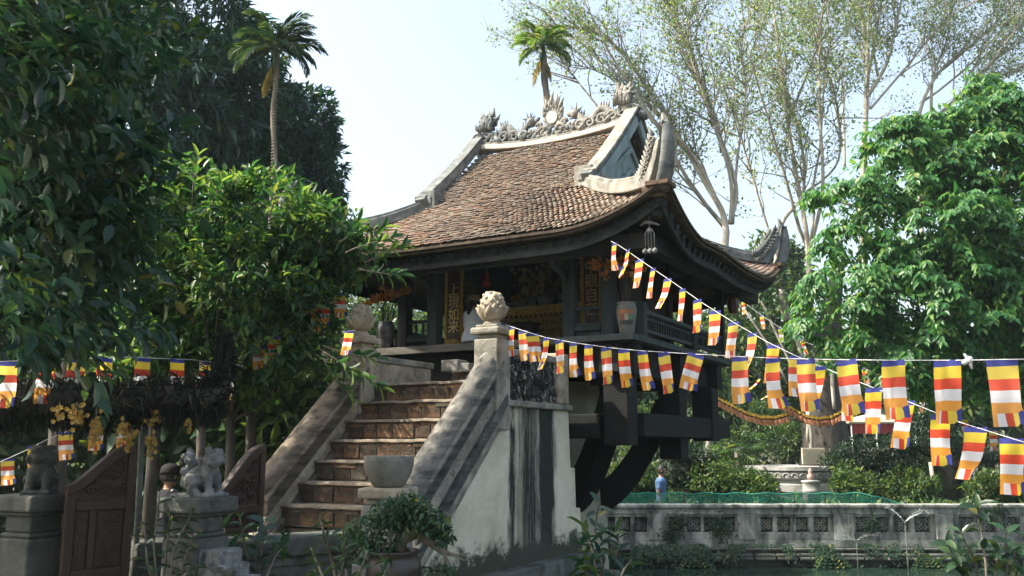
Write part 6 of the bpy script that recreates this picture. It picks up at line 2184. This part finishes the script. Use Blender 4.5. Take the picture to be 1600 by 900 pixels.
# --- sparse pale-limbed trees against the sky
def sparse_tree(label, limbs, Y, mat, seed, leaf_n, group='pale limbed trees beyond the pagoda', lsize=.095, reach=1.6):
    """limbs: photo polylines with end radii in photo pixels, each standing at its own distance"""
    rnd = random.Random(seed); rng = np.random.default_rng(seed)
    first = at(limbs[0][0][0][0], limbs[0][0][0][1], Y)
    base = Vector((first.x - (1.0 if seed == 41 else 0), Y, -.6))
    t = thing('pale_tree', label, 'tree', tuple(base), 0, group)
    pts_all = []
    for k, (pl_, r0, r1) in enumerate(limbs):
        dY = 0 if k == 0 else rnd.uniform(-1.2, 1.6)
        P = []
        for i, (px, py) in enumerate(pl_):
            P.append(at(px, py, Y + dY * i / max(1, len(pl_) - 1)))
        # Catmull-Rom smoothing
        S_ = []
        for i in range(len(P) - 1):
            p0, p1, p2, p3 = P[max(0, i - 1)], P[i], P[i + 1], P[min(len(P) - 1, i + 2)]
            for q in range(6):
                f = q / 6
                S_.append(.5 * ((2 * p1) + (p2 - p0) * f + (2 * p0 - 5 * p1 + 4 * p2 - p3) * f * f + (3 * p1 - p0 - 3 * p2 + p3) * f ** 3))
        S_.append(P[-1])
        if k == 0:
            S_ = [base, base.lerp(S_[0], .5)] + S_
        s_ = sc(Y)
        n = len(S_)
        mb = MB(); mb.tube(S_, [max(.008,   .44 * (r0 + (r1 - r0) * i / (n - 1)) * s_) for i in range(n)], 9)
        mb.build('trunk' if k == 0 else 'limb', M['bark_pale'], t, world=True)
        for i in range(n // 3, n):
            pts_all.append((S_[i], (S_[i] - S_[i - 1]).normalized(), max(.008, (r0 + (r1 - r0) * i / (n - 1)) * s_)))
    # forks that follow their limb at a narrow angle
    for pl_, r0, r1 in limbs:
        P = [at(px, py, Y + rnd.uniform(-.5, .9)) for px, py in pl_]
        for q in range(3):
            i = rnd.randrange(0, len(P) - 1)
            a = P[i].lerp(P[i + 1], rnd.random())
            d = (P[-1] - a); Lr = d.length * rnd.uniform(.45, .95)
            if Lr < .8: continue
            d.normalize(); d = (d + Vector((rnd.gauss(0, .30), rnd.gauss(0, .2), rnd.gauss(.12, .15)))).normalized()
            S_ = []
            for k in range(9):
                f = k / 8
                S_.append(a + d * Lr * f + Vector((rnd.gauss(0, .05), 0, .22 * Lr * f * f)))
            rr = [max(.007, .30 * (r0 + (r1 - r0) * (i / len(P))) * s_ * (1 - .75 * k / 8)) for k in range(9)]
            mb = MB(); mb.tube(S_, rr, 7); mb.build('limb', M['bark_pale'], t, world=True)
            for k in range(3, 9):
                pts_all.append((S_[k], (S_[k] - S_[k - 1]).normalized(), rr[k]))
    mb = MB()
    C, D = [], []
    for p, d, r in pts_all:
        for _ in range(2):
            dirv = (d * .8 + Vector((rnd.gauss(0, .6), rnd.gauss(0, .5), rnd.gauss(.25, .4)))).normalized()
            L = reach * rnd.uniform(.4, 1.2)
            e = p + dirv * L
            tw = limb(mb, p, e, min(r * .5, .03), .006, .10, 5, 4)
            for q in tw[2:]:
                C.append(tuple(q)); D.append(tuple(dirv))
                if rnd.random() < .5:
                    e2 = q + (dirv + Vector((rnd.gauss(0, .8), rnd.gauss(0, .8), rnd.gauss(.1, .7)))).normalized() * L * .45
                    mb.tube([q, q.lerp(e2, .5), e2], [.010, .007, .004], 4)
                    C.append(tuple(e2)); D.append(tuple(dirv)); C.append(tuple(q.lerp(e2, .6))); D.append(tuple(dirv))
    stuff(mb.build('twigs', M['bark_pale'], t, world=True))
    C = np.array(C); D = np.array(D)
    keep = rng.random(len(C)) < .55
    C, D = C[keep], D[keep]
    per = max(1, int(leaf_n / max(1, len(C))))
    P, T, U_, Ls, Ws = tufts(C, D, per, lsize, lsize * .62, .8, .35, .3, rng, 1.5)
    put_leaves(t, P, T, U_, Ls, Ws, mat)
sparse_tree('pale tree whose trunks fan out from just behind the right roof corner', [
    ([(1135, 362), (1128, 330), (1105, 290), (1070, 230), (1030, 165), (985, 100), (950, 62), (895, 42), (850, 40)], 13, 2),
    ([(1140, 350), (1150, 290), (1120, 200), (1090, 110), (1060, 40), (1030, -10)], 9, 4),
    ([(1142, 345), (1140, 270), (1100, 150), (1075, 60), (1090, -20)], 8, 3),
    ([(1132, 340), (1095, 260), (1040, 190), (1000, 150), (930, 110), (880, 100)], 6, 1.5),
    ([(1145, 350), (1152, 250), (1165, 150), (1160, 60), (1195, -20)], 6, 2),
    ([(1138, 360), (1060, 270), (1045, 245)], 5, 2.5),
    ([(935, 168), (905, 130), (875, 90), (840, 60)], 4, 1.5)], 26, LM['sparse'], 41, 15000)
sparse_tree('tall slender pale tree with a straight double trunk left of the drooping tree', [
    ([(1262, 470), (1262, 380), (1240, 250), (1225, 150), (1215, 60), (1200, -30)], 11, 4),
    ([(1262, 400), (1285, 300), (1281, 180), (1280, 80), (1290, -20)], 8, 3),
    ([(1210, 430), (1222, 350), (1255, 300), (1250, 210), (1230, 160), (1210, 120)], 8, 2.5),
    ([(1220, 420), (1195, 340), (1165, 240), (1150, 170), (1140, 90)], 5, 1.5),
    ([(1260, 300), (1310, 250), (1305, 150), (1275, 60), (1260, -10)], 5, 1.5)], 31, LM['sparse'], 43, 12000, lsize=.11, reach=1.9)
sparse_tree('thick forked pale tree rising straight behind the drooping tree', [
    ([(1345, 330), (1350, 240), (1354, 150), (1356, 90), (1350, 40), (1335, -20)], 12, 5),
    ([(1356, 150), (1385, 100), (1400, 40), (1415, -30)], 8, 3),
    ([(1354, 130), (1368, 60), (1380, -20)], 7, 3),
    ([(1320, 260), (1318, 190), (1310, 110), (1250, 30), (1235, -20)], 5, 2),
    ([(1360, 170), (1420, 100), (1470, 40), (1540, -10)], 5, 2)], 42, LM['sparse'], 47, 10000, lsize=.14, reach=2.5)
sparse_tree('leaning pale tree spreading to the upper right corner', [
    ([(1430, 230), (1440, 165), (1470, 110), (1530, 60), (1580, 10), (1640, -50)], 8, 3),
    ([(1455, 180), (1458, 120), (1480, 60), (1490, -20)], 6, 2.5),
    ([(1465, 180), (1520, 130), (1560, 90), (1640, 40)], 6, 2),
    ([(1470, 175), (1500, 150), (1530, 95), (1620, 25)], 5, 2),
    ([(1500, 180), (1540, 130), (1640, 90)], 4, 2)], 42.5, LM['sparse'], 53, 9000, lsize=.14, reach=2.5)

# --- areca palms
def areca(label, px0, py0, px1, py1, Y, tr, flen, nf, dry, seed, mat, fronds=(), group=None, droopk=1.0):
    rnd = random.Random(seed)
    top = at(px1, py1, Y)
    bot = at(px0, py0, Y)
    base = Vector((bot.x, Y, -.4))
    t = thing('areca_palm', label, 'palm tree', tuple(base), 0, group)
    n = 14
    mb = MB(); pts = [base.lerp(bot, i / 4) for i in range(4)] + [bot.lerp(top, i / n) + Vector((.03 * math.sin(i * .6), 0, 0)) for i in range(n + 1)]
    mb.tube(pts, [tr * (1.1 - .25 * i / len(pts)) for i in range(len(pts))], 10); mb.build('trunk', M['bark'], t, world=True)
    mb = MB()
    for i in range(40):
        p = bot.lerp(top, i / 40); mb.lathe([(tr * 1.0, -.012), (tr * 1.04, 0), (tr * 1.0, .012)], 10, tuple(p))
    mb.build('trunk_ring', M['bark'], t, world=True)
    mb = MB(); mb.tube([top - Vector((0, 0, .3)), top, top + Vector((0, 0, flen * .22))], [tr * .95, tr * 1.15, tr * .5], 10); mb.build('crownshaft', LM['palm'], t, world=True)
    hub = top + Vector((0, 0, flen * .18))
    nf = len(fronds)
    for k in range(nf + dry):
        isdry = k >= nf
        if isdry:
            a, el = (2.9, .2, 3.4)[(k - nf) % 3], -1.05
        else:
            a, el = math.radians(fronds[k][0]) + rnd.uniform(-.2, .2), fronds[k][1]
        L = flen * rnd.uniform(.85, 1.1) * (.8 if isdry else 1)
        h = Vector((math.cos(a), math.sin(a), 0))
        spine = []
        p = hub.copy() if not isdry else top + Vector((0, 0, -.05))
        ang = el
        for i in range(13):
            spine.append(p.copy())
            p = p + (h * math.cos(ang) + Vector((0, 0, math.sin(ang)))) * L / 12
            ang -= (.06 + .014 * i) * droopk * (1 if not isdry else .35)
            ang = max(ang, -1.45)
        mb = MB(); mb.tube(spine, [tr * .16 * (1 - .8 * i / 12) + .003 for i in range(13)], 5)
        fr = mb.build('frond', LM['palm_dry'] if isdry else mat, t, world=True)
        P, T, U_, Ls = [], [], [], []
        for i in range(2, 13):
            d = (spine[i] - spine[i - 1]).normalized()
            sd = d.cross(Vector((0, 0, 1))); sd = sd.normalized() if sd.length > .05 else h.cross(Vector((0, 0, 1)))
            for q in range(3):
                p = spine[i - 1].lerp(spine[i], q / 3)
                for s_ in (-1, 1):
                    T.append(tuple(sd * s_ * .75 + d * .75 + Vector((0, 0, -.15 if not isdry else -.9)) + Vector((rnd.gauss(0, .08), rnd.gauss(0, .08), rnd.gauss(0, .08)))))
                    P.append(tuple(p)); U_.append((0, 0, 1) if not isdry else tuple(h)); Ls.append(L * .36 * math.sin(PI * min(.95, (i / 12) * .75 + .2)))
        Ls = np.array(Ls)
        me = leaves_mesh('leaflets', np.array(P) - np.array(base), np.array(T), np.array(U_), Ls, np.full(len(Ls), flen * .028), LM['palm_dry'] if isdry else mat)
        link('leaflets', me, fr)
areca('slender palm with dark drooping fronds standing against the sky at the left', 426, 290, 431, 92, 15, .042, 1.0, 12, 1, 5, LM['palm'], [(180, 1.40), (15, 1.42), (0, 1.12), (-10, .85), (20, .55), (0, .15), (-20, -.2), (180, .9), (170, .45), (190, .0), (270, .7), (90, .7), (300, .1), (240, -.1)], group='areca palms')
areca('short crowned palm with yellowing dead frond behind the ridge of the roof', 856, 175, 848, 84, 21, .075, .98, 13, 3, 8, LM['palm_light'], [(180, 1.42), (0, 1.35), (90, 1.5), (180, 1.05), (0, 1.0), (190, .55), (-10, .5), (170, .1), (15, .05), (270, .8), (250, .2), (300, .2)], group='areca palms', droopk=1.15)

# --- fig trunk in the planter with supports
fg = thing('fig_tree', 'massive dark fig trunk with pale hanging roots rising from the stone planter', 'tree', (at(1290, 700, 26).x, 26, -.5))
F_ = lambda px, py, Y=26: at(px, py, Y)
mb = MB()
mb.tube([F_(1292, 735), F_(1290, 690), F_(1284, 640), F_(1290, 590), F_(1290, 545)], [.78, .66, .58, .55, .62], 16)
mb.tube([F_(1288, 560), F_(1255, 500), F_(1222, 450), F_(1180, 400)], [.40, .30, .22, .12], 10)
mb.tube([F_(1292, 560), F_(1300, 480), F_(1312, 400)], [.40, .28, .15], 10)
mb.tube([F_(1296, 565), F_(1340, 520), F_(1400, 480)], [.3, .2, .12], 10)
mb.build('trunk', M['bark_dark'], fg, world=True, disp=.14, dsize=.5)
mb = MB()
for (x0, y0, x1, y1, r) in ((1222, 452, 1228, 500, .09), (1248, 560, 1268, 640, .07), (1262, 580, 1258, 640, .06), (1262, 640, 1268, 710, .07), (1276, 560, 1280, 650, .05), (1268, 600, 1262, 690, .05), (1300, 560, 1304, 640, .06), (1226, 470, 1256, 560, .07), (1190, 470, 1245, 590, .04), (1160, 480, 1230, 600, .035)):
    limb(mb, F_(x0, y0, 25.2), F_(x1, y1, 25.2), r, r * .8, .03, 6, 7)
mb.build('aerial_root', M['bark_pale'], fg, world=True)
C, Nn = crown_points([ell(1200, 470, 26, 60, 50, 1.2), ell(1260, 520, 27, 60, 50, 1.0), ell(1150, 520, 26.5, 60, 60, 1.2), ell(1330, 560, 27, 60, 50, 1.2)], 420, .4, (.7, .85), 61)
P, T, U_, Ls, Ws = tufts(C, Nn, 12, .17, .075, .8, .4, .6, np.random.default_rng(6), .8)
put_leaves(fg, P, T, U_, Ls, Ws, LM['wood'])

# --- background wood, tree by tree
bgt = [((1010, 560), 34, 75, 70), ((1090, 470), 36, 60, 70), ((1150, 570), 34, 80, 80), ((1205, 420), 37, 50, 50), ((1230, 600), 36, 70, 70), ((960, 620), 33, 60, 60), ((1330, 600), 38, 90, 80), ((1440, 610), 36, 90, 70), ((1540, 620), 35, 90, 80), ((1640, 560), 36, 80, 110),
       ((690, 560), 30, 80, 60), ((590, 520), 28, 60, 80), ((500, 600), 24, 80, 90), ((400, 620), 22, 100, 100), ((270, 620), 21, 110, 100), ((120, 610), 20, 120, 110), ((0, 600), 19, 110, 120), ((1120, 640), 33, 70, 50)]
names = ['behind the pagoda braces', 'showing over the far right roof corner', 'between the deck end and the fig tree', 'high beside the pale trunks', 'left of the fig trunk', 'low behind the pillar', 'right of the fig trunk above the stall', 'below the drooping tree', 'lower right beyond the striped flags', 'at the right edge', 'behind the doorway', 'behind the left end of the deck', 'behind the left balustrade', 'under the bush tree', 'behind the mossy limb', 'behind the large gate leaf', 'in the far left shade', 'low behind the man in blue']
for k, ((px, py), Y, rx, ry) in enumerate(bgt):
    c = at(px, py, Y)
    left = px < 800
    crown_tree('thicket_tree', 'dense green thicket tree ' + names[k], 'tree', (c.x, Y, .3 if left else -.55), [ell(px, py, Y, rx, ry), ell(px + rx * .5, py + ry * .5, Y - .5, rx * .7, ry * .6), ell(px - rx * .5, py + ry * .4, Y - .3, rx * .65, ry * .7)],
               620, 9, .30 if Y > 28 else .2, .12 if Y > 28 else .075, LM['wood'], M['bark_dark'], .16, 'thicket trees closing the view', shell=.45, gap=(.6, .85), seed=70 + k, n_limbs=12, droop=.4, scatter=.6, front=.5)
# hedge mass under the wood
def mass(name, label_kind, boxes, n, L, mat, seed):
    rng = np.random.default_rng(seed)
    P = []
    for (x0, x1, y0, y1, z0, z1, w_) in boxes:
        k = int(n * w_)
        q = rng.random((k, 3))
        P.append(np.c_[x0 + (x1 - x0) * q[:, 0], y0 + (y1 - y0) * q[:, 1], z0 + (z1 - z0) * q[:, 2] ** .8])
    P = np.concatenate(P)
    k = len(P)
    T = unit(rng.normal(0, 1, (k, 3)) + np.array([0, -.3, .1])); U_ = rng.normal(0, .6, (k, 3)) + np.array([0, -.3, .8])
    Ls = rng.uniform(.6, 1.3, k) * L
    me = leaves_mesh(name, P, T, U_, Ls, Ls * .45, mat)
    o = link(name, me); o['kind'] = 'stuff'
    return o
mass('undergrowth', '', [(-1, 22, 38, 42, -.6, 6.5, .5), (-12, -1.5, 24, 28, .2, 5.5, .35), (-12, -6.5, 11, 13, .3, 2.6, .13), (-6.5, -2.75, 12.2, 13.8, .3, 3.4, .12)], 48000, .32, LM['wood'], 5)
mass('ground_cover', '', [(1.2, 15, 21.2, 24, -.6, .25, .6), (1.2, 15, 26, 32, -.6, .5, .4)], 16000, .2, LM['shrub'], 6)

# --- shrubs on the far bank
shr = [((1000, 748), 23, 45, 28, 'shrub'), ((1075, 735), 24, 40, 38, 'pine'), ((1120, 752), 22.8, 40, 26, 'shrub'), ((1180, 762), 22.4, 30, 20, 'shrub'), ((1140, 700), 27, 45, 28, 'shrub'), ((1230, 690), 29, 40, 25, 'wood'), ((1330, 762), 22.6, 35, 22, 'shrub'), ((1420, 760), 23, 40, 22, 'shrub'), ((1470, 745), 24, 45, 30, 'shrub'),
       ((1590, 762), 22.8, 45, 25, 'shrub'), ((1545, 765), 22.5, 30, 20, 'shrub'), ((1010, 690), 28, 45, 35, 'shrub'), ((1200, 650), 31, 40, 25, 'wood'), ((1385, 640), 33, 22, 35, 'pine'), ((1000, 715), 26, 40, 30, 'wood'), ((960, 765), 22.2, 25, 20, 'shrub')]
shn = ['left of the man in blue', 'with dark layered leaves right of the man in blue', 'before the small fan palm', 'at the left foot of the planter', 'sunlit around the small fan palm', 'dark before the fig trunk', 'right of the urn', 'below the pruned tree', 'under the arched pruned trunk', 'in the lower right corner of the far bank', 'beside the leaning stick on the far bank', 'sunlit behind the curved braces', 'under the hanging garland', 'clipped dark cone beside the stall', 'dark under the tie beams', 'at the left end of the net']
for k, ((px, py), Y, rx, ry, mk) in enumerate(shr):
    c = at(px, py, Y)
    crown_tree('shrub', 'leafy shrub ' + shn[k], 'shrub', (c.x, Y, -.55), [ell(px, py, Y, rx, ry * 1.1), ell(px + rx * random.uniform(-.5, .5), py - ry * random.uniform(.2, .9), Y + .3, rx * random.uniform(.3, .5), ry * .8), ell(px + rx * .4, py + ry * .3, Y - .3, rx * .6, ry * .7)], 420, 8, .105, .04, LM[mk if k % 2 else 'wood' if mk == 'shrub' and k % 4 == 0 else mk], M['bark_dark'], .03, 'shrubs on the far bank', shell=.4, gap=(0, 1), seed=140 + k, n_limbs=8, droop=.1, scatter=.5, front=.5)

# small fan palm
c = at(1150, 702, 25.5)
fp = thing('fan_palm', 'small fan palm with yellow green fronds on the far bank under the garland', 'palm tree', (c.x, 25.5, -.55))
mb = MB(); mb.tube([(0, 0, 0), (.03, 0, .6), (0, 0, c.z + .55)], [.07, .06, .05], 8); mb.build('trunk', M['bark'], fp)
for k in range(15):
    a, el = 2.4 * k, random.uniform(-.5, .9)
    h = Vector((math.cos(a) * math.cos(el), math.sin(a) * math.cos(el), math.sin(el)))
    o_ = Vector((0, 0, c.z + .55)); e = o_ + h * random.uniform(.35, .6)
    mb = MB(); mb.tube([o_, e], .008, 5); fr = mb.build('frond', LM['palm'], fp)
    sd = h.cross(Vector((0, 0, 1))).normalized()
    T = [tuple(h * math.cos(q) + sd * math.sin(q) + Vector((0, 0, -.25))) for q in np.linspace(-1.5, 1.5, 13)]
    me = leaves_mesh('leaflets', np.tile(np.array(e), (13, 1)), np.array(T), np.tile((0, 0, 1.0), (13, 1)), np.full(13, .42), np.full(13, .05), LM['shrub'])
    link('leaflets', me, fr)

# cloud-pruned tree with an arched trunk
cp = thing('pruned_tree', 'dark cloud pruned tree with an arched trunk reaching left over the far bank', 'tree', (at(1500, 770, 23.5).x, 23.5, -.55))
Q_ = lambda px, py, Y=23.5: at(px, py, Y)
mb = MB()
mb.tube([Q_(1482, 800), Q_(1484, 770), Q_(1480, 735), Q_(1468, 712), Q_(1440, 700), Q_(1400, 702), Q_(1360, 708), Q_(1330, 712)], [.22, .20, .19, .17, .13, .10, .07, .04], 10)
mb.tube([Q_(1478, 730), Q_(1500, 722), Q_(1540, 712), Q_(1580, 702), Q_(1610, 690)], [.17, .15, .13, .10, .06], 9)
mb.tube([Q_(1405, 703), Q_(1380, 730), Q_(1370, 755), Q_(1375, 780)], [.05, .05, .05, .06], 7)
mb.build('trunk', M['bark_dark'], cp, world=True, disp=.06, dsize=.25)
for k, (px, py, rx, ry) in enumerate(((1440, 690, 55, 14), (1370, 700, 60, 14), (1330, 722, 45, 15), (1395, 722, 45, 12), (1550, 706, 55, 15), (1455, 655, 32, 32))):
    C, Nn = crown_points([ell(px, py, 23.5, rx, ry, .5)], 420, .55, (0, 1), 200 + k, .4)
    P, T, U_, Ls, Ws = tufts(C, Nn, 7, .07, .032, .7, 0, .9, np.random.default_rng(210 + k), .7)
    me = leaves_mesh('foliage_pad', P - np.array(cp.location), T, U_, Ls, Ws, LM['pine'])
    stuff(link('foliage_pad', me, cp))
for k, (px, y0, y1, r) in enumerate(((1461, 722, 790, .05), (1562, 735, 780, .09), (1527, 690, 800, .03))):
    a, b = at(px, y0, 23), at(px, y1, 23)
    t = thing('wooden_stake', ['pale wooden prop under the arched pruned trunk', 'thick pale stake beneath the striped flag at the lower right', 'thin crooked pale stick between the two wooden props'][k], 'stake', (b.x, 23, -.56), 0, 'stakes on the far bank')
    mb = MB(); mb.tube([(0, 0, 0), (.02, 0, (a.z + .56) * .5), (-.03, 0, a.z + .56)], r, 8); mb.build('pole', M['bark_pale'], t)
# second bonsai-like tree beside the man
b2 = thing('pruned_tree', 'low dark pruned tree with a pale bent branch right of the man in blue', 'tree', (at(1085, 750, 23.2).x, 23.2, -.55))
R_ = lambda px, py: at(px, py, 23.2)
mb = MB(); mb.tube([R_(1095, 790), R_(1092, 760), R_(1070, 735), R_(1045, 712), R_(1028, 722), R_(1010, 732)], [.10, .09, .08, .07, .05, .03], 8)
mb.tube([R_(1080, 742), R_(1110, 725), R_(1120, 712)], [.06, .05, .03], 7); mb.build('trunk', M['bark_pale'], b2, world=True)
for k, (px, py, rx, ry) in enumerate(((1085, 715, 35, 14), (1045, 702, 24, 8), (1110, 740, 30, 14), (1070, 750, 25, 10))):
    C, Nn = crown_points([ell(px, py, 23.2, rx, ry, .4)], 300, .5, (0, 1), 230 + k, .4)
    P, T, U_, Ls, Ws = tufts(C, Nn, 7, .07, .032, .7, 0, .9, np.random.default_rng(240 + k), .7)
    stuff(link('foliage_pad', leaves_mesh('foliage_pad', P - np.array(b2.location), T, U_, Ls, Ws, LM['pine']), b2))

# --- creepers and ferns on the pond wall
P, T, U_, Ls = [], [], [], []
rng = np.random.default_rng(77)
for k in range(14000):
    px = rng.uniform(940, 1600)
    y = 848 + abs(rng.normal(0, 1)) * 13
    dens = noise.noise(Vector((px * .03, y * .02, 1)))
    if y > 884 or rng.random() > .16 + 1.3 * dens: continue
    p = at(px, y, WY - .05 - .25 * min(1, (y - 846) / 20)); p.y = WY - .05 - .28 * min(1, (y - 846) / 20) - rng.uniform(0, .12)
    P.append(tuple(p)); T.append((rng.normal(0, .5), -.5, -.6 + rng.normal(0, .3))); U_.append((0, -.6, .7)); Ls.append(rng.uniform(.05, .12))
for (cx, cy) in ((1060, 815), (1122, 815), (1130, 830), (1362, 822), (1560, 800), (1050, 835)):
    for k in range(160):
        p = at(cx + rng.normal(0, 9), cy + rng.normal(0, 8), WY - .06); P.append(tuple(p)); T.append((rng.normal(0, .6), -.4, -.4 + rng.normal(0, .4))); U_.append((0, -.7, .6)); Ls.append(rng.uniform(.05, .1))
Ls = np.array(Ls)
cr = link('wall_creeper', leaves_mesh('wall_creeper', np.array(P), np.array(T), np.array(U_), Ls, Ls * .42, LM['pine'])); cr['kind'] = 'stuff'
for k, (px, py) in enumerate(((1085, 872), (1445, 872), (1295, 868))):
    c = at(px, py, WY - .3); c.y = WY - .3
    t = thing('fern', ['fern drooping from the pond wall under the second panel', 'fern on the pond wall just right of the fountain pipe', 'fern on the pond wall under the pale pierced tiles'][k], 'fern', tuple(c), 0, 'ferns on the pond wall')
    for q in range(7):
        a = -PI / 2 + (q - 3) * .4
        P, T = [], []
        for i in range(9):
            f = i / 8; p = Vector((math.cos(a) * f * .4, -.25 * f, math.sin(a) * .08 * f - .28 * f * f + .08))
            for s_ in (-1, 1):
                P.append(tuple(p)); T.append((s_ * abs(math.sin(a)) + math.cos(a) * .5, -.2, -.25))
        n_ = len(P)
        stuff(link('frond', leaves_mesh('frond', np.array(P), np.array(T), np.tile((0, -.5, .8), (n_, 1)), np.full(n_, .10), np.full(n_, .035), LM['wood']), t))

# --- foreground plants
def stem_plant(name, label, root_px, Y, stems, L, W, mat, singles, n=9, gz=None, group=None):
    b = at(root_px[0], root_px[1], Y)
    t = thing(name, label, 'plant', (b.x, Y, gz if gz is not None else b.z), 0, group)
    mb = MB(); P, T, U_ = [], [], []
    for st in stems:
        pts = [at(px, py, Y + random.uniform(-.2, .2)) for px, py in st]
        S_ = []
        for i in range(len(pts) - 1):
            for q in range(4):
                S_.append(pts[i].lerp(pts[i + 1], q / 4))
        S_.append(pts[-1])
        mb.tube(S_, [.011 - .008 * i / len(S_) for i in range(len(S_))], 5)
        m = len(S_)
        for k in range(n):
            f = (.3 + .7 * k / (n - 1)) * (m - 1); i = int(min(m - 2, f))
            p = S_[i].lerp(S_[i + 1], f - i); d = (S_[i + 1] - S_[i]).normalized(); an = k * 2.4 + random.random()
            x = d.orthogonal().normalized(); y = d.cross(x); o_ = x * math.cos(an) + y * math.sin(an)
            P.append(tuple(p)); T.append(tuple(o_ + d * .45 + Vector((0, 0, -.1)))); U_.append(tuple(d * .6 + Vector((0, -.2, .6))))
    mb.build('stem', M['bark'], t, world=True)
    n_ = len(P)
    put_leaves(t, P, T, U_, RNG.uniform(.7, 1.2, n_) * L, RNG.uniform(.8, 1.2, n_) * W, mat, singles, True, part='foliage')
    return t
stem_plant('leafy_plant', 'thin leafy young plant in front of the foot of the pale side wall', (945, 960), 6.5, [[(945, 960), (940, 880), (930, 830), (935, 785)], [(945, 960), (925, 860), (912, 825)], [(948, 960), (960, 880), (950, 830)], [(946, 960), (975, 890), (990, 870)], [(945, 960), (935, 900), (915, 870)], [(944, 960), (955, 900), (968, 850), (962, 825)], [(945, 960), (920, 900), (905, 880)]],
           .125, .042, LM['near'], 120, 13)
stem_plant('leafy_plant', 'broad leaved plants rising into the lower right corner', (1545, 980), 6.2, [[(1530, 980), (1525, 880), (1500, 830)], [(1545, 980), (1540, 880), (1530, 810), (1527, 790)], [(1560, 980), (1575, 880), (1570, 830)], [(1545, 980), (1500, 890), (1478, 845)], [(1580, 980), (1600, 890), (1605, 840)], [(1560, 980), (1555, 900), (1560, 850)], [(1540, 980), (1515, 900), (1490, 870)], [(1580, 980), (1590, 920), (1585, 860)]],
           .115, .055, LM['bonsai'], 160, 12)
stem_plant('leafy_plant', 'dim weedy plants growing up the gate post below the curly lion', (260, 960), 6.0, [[(250, 960), (240, 850), (250, 770)], [(262, 960), (270, 860), (300, 800)], [(270, 960), (290, 870), (305, 830)], [(255, 960), (230, 880), (225, 820)], [(265, 960), (285, 900), (320, 880)], [(250, 960), (262, 840), (268, 790)]],
           .095, .026, LM['near'], 120, 13)
stem_plant('leafy_plant', 'broad dark leaves between the smaller gate leaf and the low wall', (395, 940), 6.6, [[(395, 940), (385, 860), (375, 810)], [(400, 940), (410, 850), (415, 810)], [(390, 940), (360, 860), (350, 825)], [(400, 940), (430, 870), (445, 850)], [(395, 940), (400, 880), (395, 830)], [(395, 940), (365, 890), (345, 870)]],
           .13, .07, LM['near'], 80, 8)
stem_plant('leafy_plant', 'pale thin stemmed weeds in front of the low mossy wall left of the bonsai', (530, 960), 5.2, [[(535, 960), (520, 880), (505, 830), (500, 812)], [(545, 960), (540, 880), (535, 820)], [(530, 960), (500, 890), (485, 855)], [(545, 960), (560, 900), (575, 860)], [(540, 960), (530, 900), (545, 850)], [(550, 960), (600, 900), (605, 870)], [(535, 960), (510, 910), (490, 890)]],
           .085, .022, LM['bonsai'], 110, 12)
# slim trunks and a pole in the left shade
for k, (px, y0, y1, Y, r, bt) in enumerate(((308, 660, 800, 9.0, .045, 'bark_dark'), (209, 640, 870, 6.6, .022, 'stone_dark'), (235, 560, 760, 10.5, .07, 'bark_dark'), (388, 650, 760, 11, .06, 'bark_dark'), (85, 600, 760, 8.0, .09, 'bark_dark'))):
    a, b = at(px, y0, Y), at(px, y1, Y)
    t = thing('slim_trunk' if bt != 'stone_dark' else 'pipe_post', ['grey slender tree trunk just behind the curly lion', 'thin grey pipe post beside the large gate leaf', 'dark slender trunk behind the person in the cap', 'dim slender trunk behind the smaller gate leaf', 'dark trunk behind the left stone post'][k], 'trunk' if bt != 'stone_dark' else 'post', (b.x, Y, .35))
    mb = MB(); mb.tube([(0, 0, -.85), (.01, 0, (a.z - .35) * .5), (-.02, 0, a.z - .35 + .6)], [r * 1.1, r, r * .9], 10); mb.build('trunk' if bt != 'stone_dark' else 'pole', M[bt], t)

# ------------------------------------------------------------------ haze volume added to lift the dark tones
m, t, out = nodes('tone_lift_haze')
pv = t.nodes.new('ShaderNodeVolumePrincipled')
pv.inputs['Color'].default_value = (.74, .93, .95, 1)
pv.inputs['Density'].default_value = 0.0007
pv.inputs['Anisotropy'].default_value = 0.2
t.links.new(pv.outputs[0], out.inputs['Volume'])
mb = MB(); mb.box(-60, 60, -20, 75, -2.95, 26); hz = mb.build('haze', m); hz['kind'] = 'stuff'
